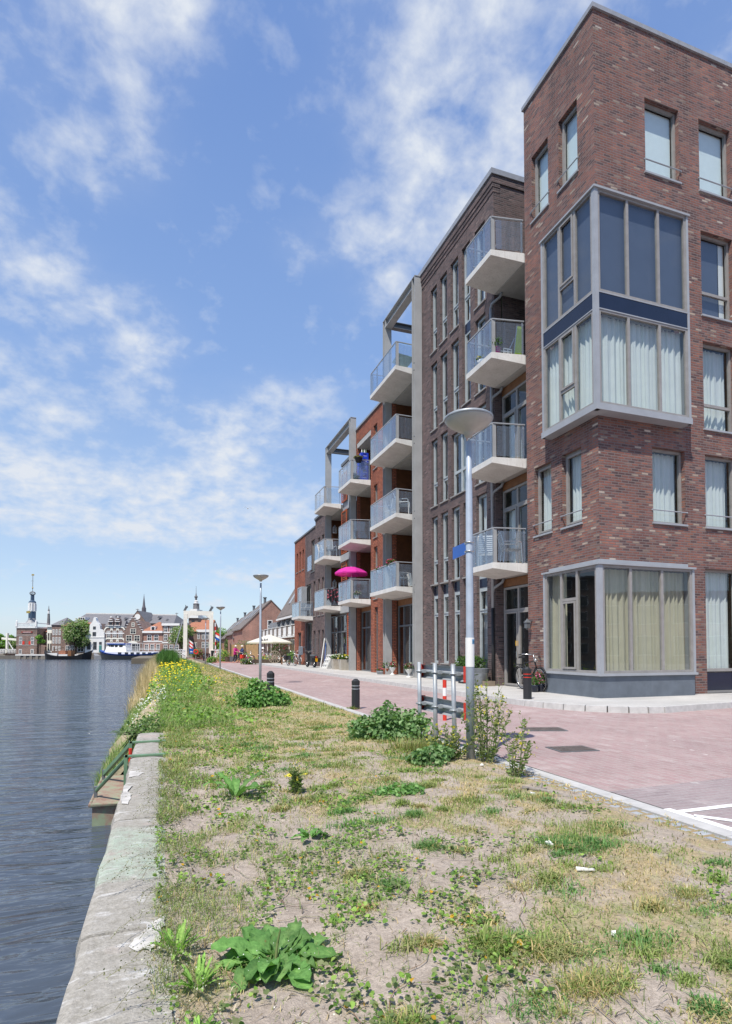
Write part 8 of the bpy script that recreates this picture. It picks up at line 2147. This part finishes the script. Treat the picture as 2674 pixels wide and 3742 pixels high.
# cloud banks: azimuth, elevation, half widths (deg), weight
BL = [(-5.5, 45.5, 4, 2.6, .8), (0.5, 47, 3.4, 2.2, .75), (-13, 43, 3.6, 2.2, .55), (-7.5, 38.5, 5, 2.2, .8), (-3.5, 41, 3, 3, .55), (-17, 40, 3, 2, .5), (-1, 50, 4, 2.5, .6), (-14, 49, 6, 2, .5),
      (-11.5, 30.5, 5, 2.0, .75), (-6, 28.8, 5, 1.5, .6), (-9.5, 26, 4, 1.7, .7), (-17, 26.5, 3, 1.6, .6), (-13.5, 23, 4, 1.2, .6), (-16, 33, 3, 1.5, .4),
      (-1.2, 26.4, 2.6, 1.5, .95), (-2.3, 24, 2.6, 1.1, .75), (-2.8, 21.7, 2.2, .9, .65), (8.5, 21, 6, 1.9, .75), (4.5, 19.3, 3.5, 1.5, .7), (12, 23.5, 5, 1.6, .6), (6.5, 17.5, 3, 1.1, .6),
      (29, 47, 9, 6, .85), (26, 42, 6, 5, .8), (31, 39, 6, 4, .8), (19, 36, 4, 1.7, .7), (22, 33, 3.6, 2.2, .8), (13.5, 35, 2.6, 1.2, .5), (33, 33, 4, 4, .6), (37, 52, 8, 5, .7),
      (-9, 19.5, 3.4, 1.5, .75), (-16.5, 17.5, 4, 1.7, .75), (-13, 14.6, 9, 2.6, 1.0), (-3, 13.8, 8, 2.3, .95), (-16, 20.5, 6, 1.8, .6), (4, 16.8, 4, 1.3, .6), (8, 14.5, 6, 1.6, .65), (-15, 11.5, 8, 1.3, .6), (3, 11.6, 7, 1.6, .75), (12, 12, 4, 2, .6), (-4, 10.3, 8, 1.0, .6),
      (5.2, 7.1, 2.6, .8, .6), (10.5, 7.0, 4, 1.2, .6), (-1.5, 3.7, 1.2, .5, .5), (5, 4.4, 1.5, .6, .55), (-11, 2.2, 6, .4, .35), (50, 20, 12, 6, .6), (65, 35, 15, 9, .6), (-40, 25, 14, 7, .6), (-32, 12, 9, 3, .7)]
acc = None
for (a0, e0, wa, we, wt) in BL:
    da = MA('MULTIPLY', MA('SUBTRACT', az, a0), 1 / wa); de = MA('MULTIPLY', MA('SUBTRACT', el, e0), 1 / we)
    r2 = MA('ADD', MA('MULTIPLY', da, da), MA('MULTIPLY', de, de))
    v = MA('MULTIPLY', MA('EXPONENT', MA('MULTIPLY', r2, -.9)), wt)
    acc = v if acc is None else MA('ADD', acc, v)
acc = MA('MINIMUM', acc, 1.0)
# the rest of the sky gets broken cloud as well
dens = MA('ADD', MA('MULTIPLY', fn, 1.22), MA('MULTIPLY', acc, .27))
cm = rangef(nt, dens, .665, 1.10)
cm = MA('POWER', cm, 1.15)
cm = MA('MULTIPLY', cm, .90)
cm = MA('ADD', cm, MA('MULTIPLY', MA('MULTIPLY', acc, rangef(nt, fn, .30, .62)), .36), None, True)
er = N(nt, 'ShaderNodeMapRange'); nt.links.new(el, er.inputs[0]); er.inputs[1].default_value = 0; er.inputs[2].default_value = 90
rp_ = ramp(nt, [(0, (.58, .70, .84)), (.06, (.52, .665, .85)), (.13, (.43, .595, .84)), (.28, (.285, .455, .80)), (.5, (.20, .345, .71)), (1, (.13, .25, .60))])
nt.links.new(er.outputs[0], rp_.inputs['Fac'])
sc_ = N(nt, 'ShaderNodeMix'); sc_.data_type = 'RGBA'; sc_.blend_type = 'MULTIPLY'; sc_.inputs[0].default_value = 1; nt.links.new(rp_.outputs['Color'], sc_.inputs[6]); sc_.inputs[7].default_value = (5, 5, 5, 1)
cs = N(nt, 'ShaderNodeMix'); cs.data_type = 'RGBA'; cs.inputs[0].default_value = .72; nt.links.new(hs.outputs[0], cs.inputs[6]); nt.links.new(sc_.outputs[2], cs.inputs[7])
cc = N(nt, 'ShaderNodeMix'); cc.data_type = 'RGBA'; nt.links.new(cm, cc.inputs[0]); nt.links.new(cs.outputs[2], cc.inputs[6]); cc.inputs[7].default_value = (3.75, 4.0, 4.4, 1)
nt.links.new(cc.outputs[2], bg.inputs['Color']); nt.links.new(bg.outputs[0], out.inputs['Surface'])

cd = bpy.data.cameras.new('camera'); co = bpy.data.objects.new('camera', cd); COL.objects.link(co)
co.location = (0, 0, 1.3)
PITCH = R(1.9012)
fw_ = Vector((math.sin(YAW) * math.cos(PITCH), math.cos(YAW) * math.cos(PITCH), math.sin(PITCH)))
co.rotation_euler = fw_.to_track_quat('-Z', 'Y').to_euler()
cd.sensor_fit = 'VERTICAL'; cd.sensor_height = 36; cd.lens = 36 * 2133.5 / 3742
cd.shift_y = (2303.16 - 1871) / 3742
cd.shift_x = 0
cd.clip_start = .05; cd.clip_end = 6000
S.camera = co
S.view_settings.view_transform = 'Standard'; S.view_settings.look = 'None'; S.view_settings.exposure = .42; S.view_settings.gamma = 1
S.view_settings.use_curve_mapping = False
S.cycles.max_bounces = 8; S.cycles.transparent_max_bounces = 16; S.cycles.caustics_reflective = False; S.cycles.caustics_refractive = False
S.cycles.use_denoising = True
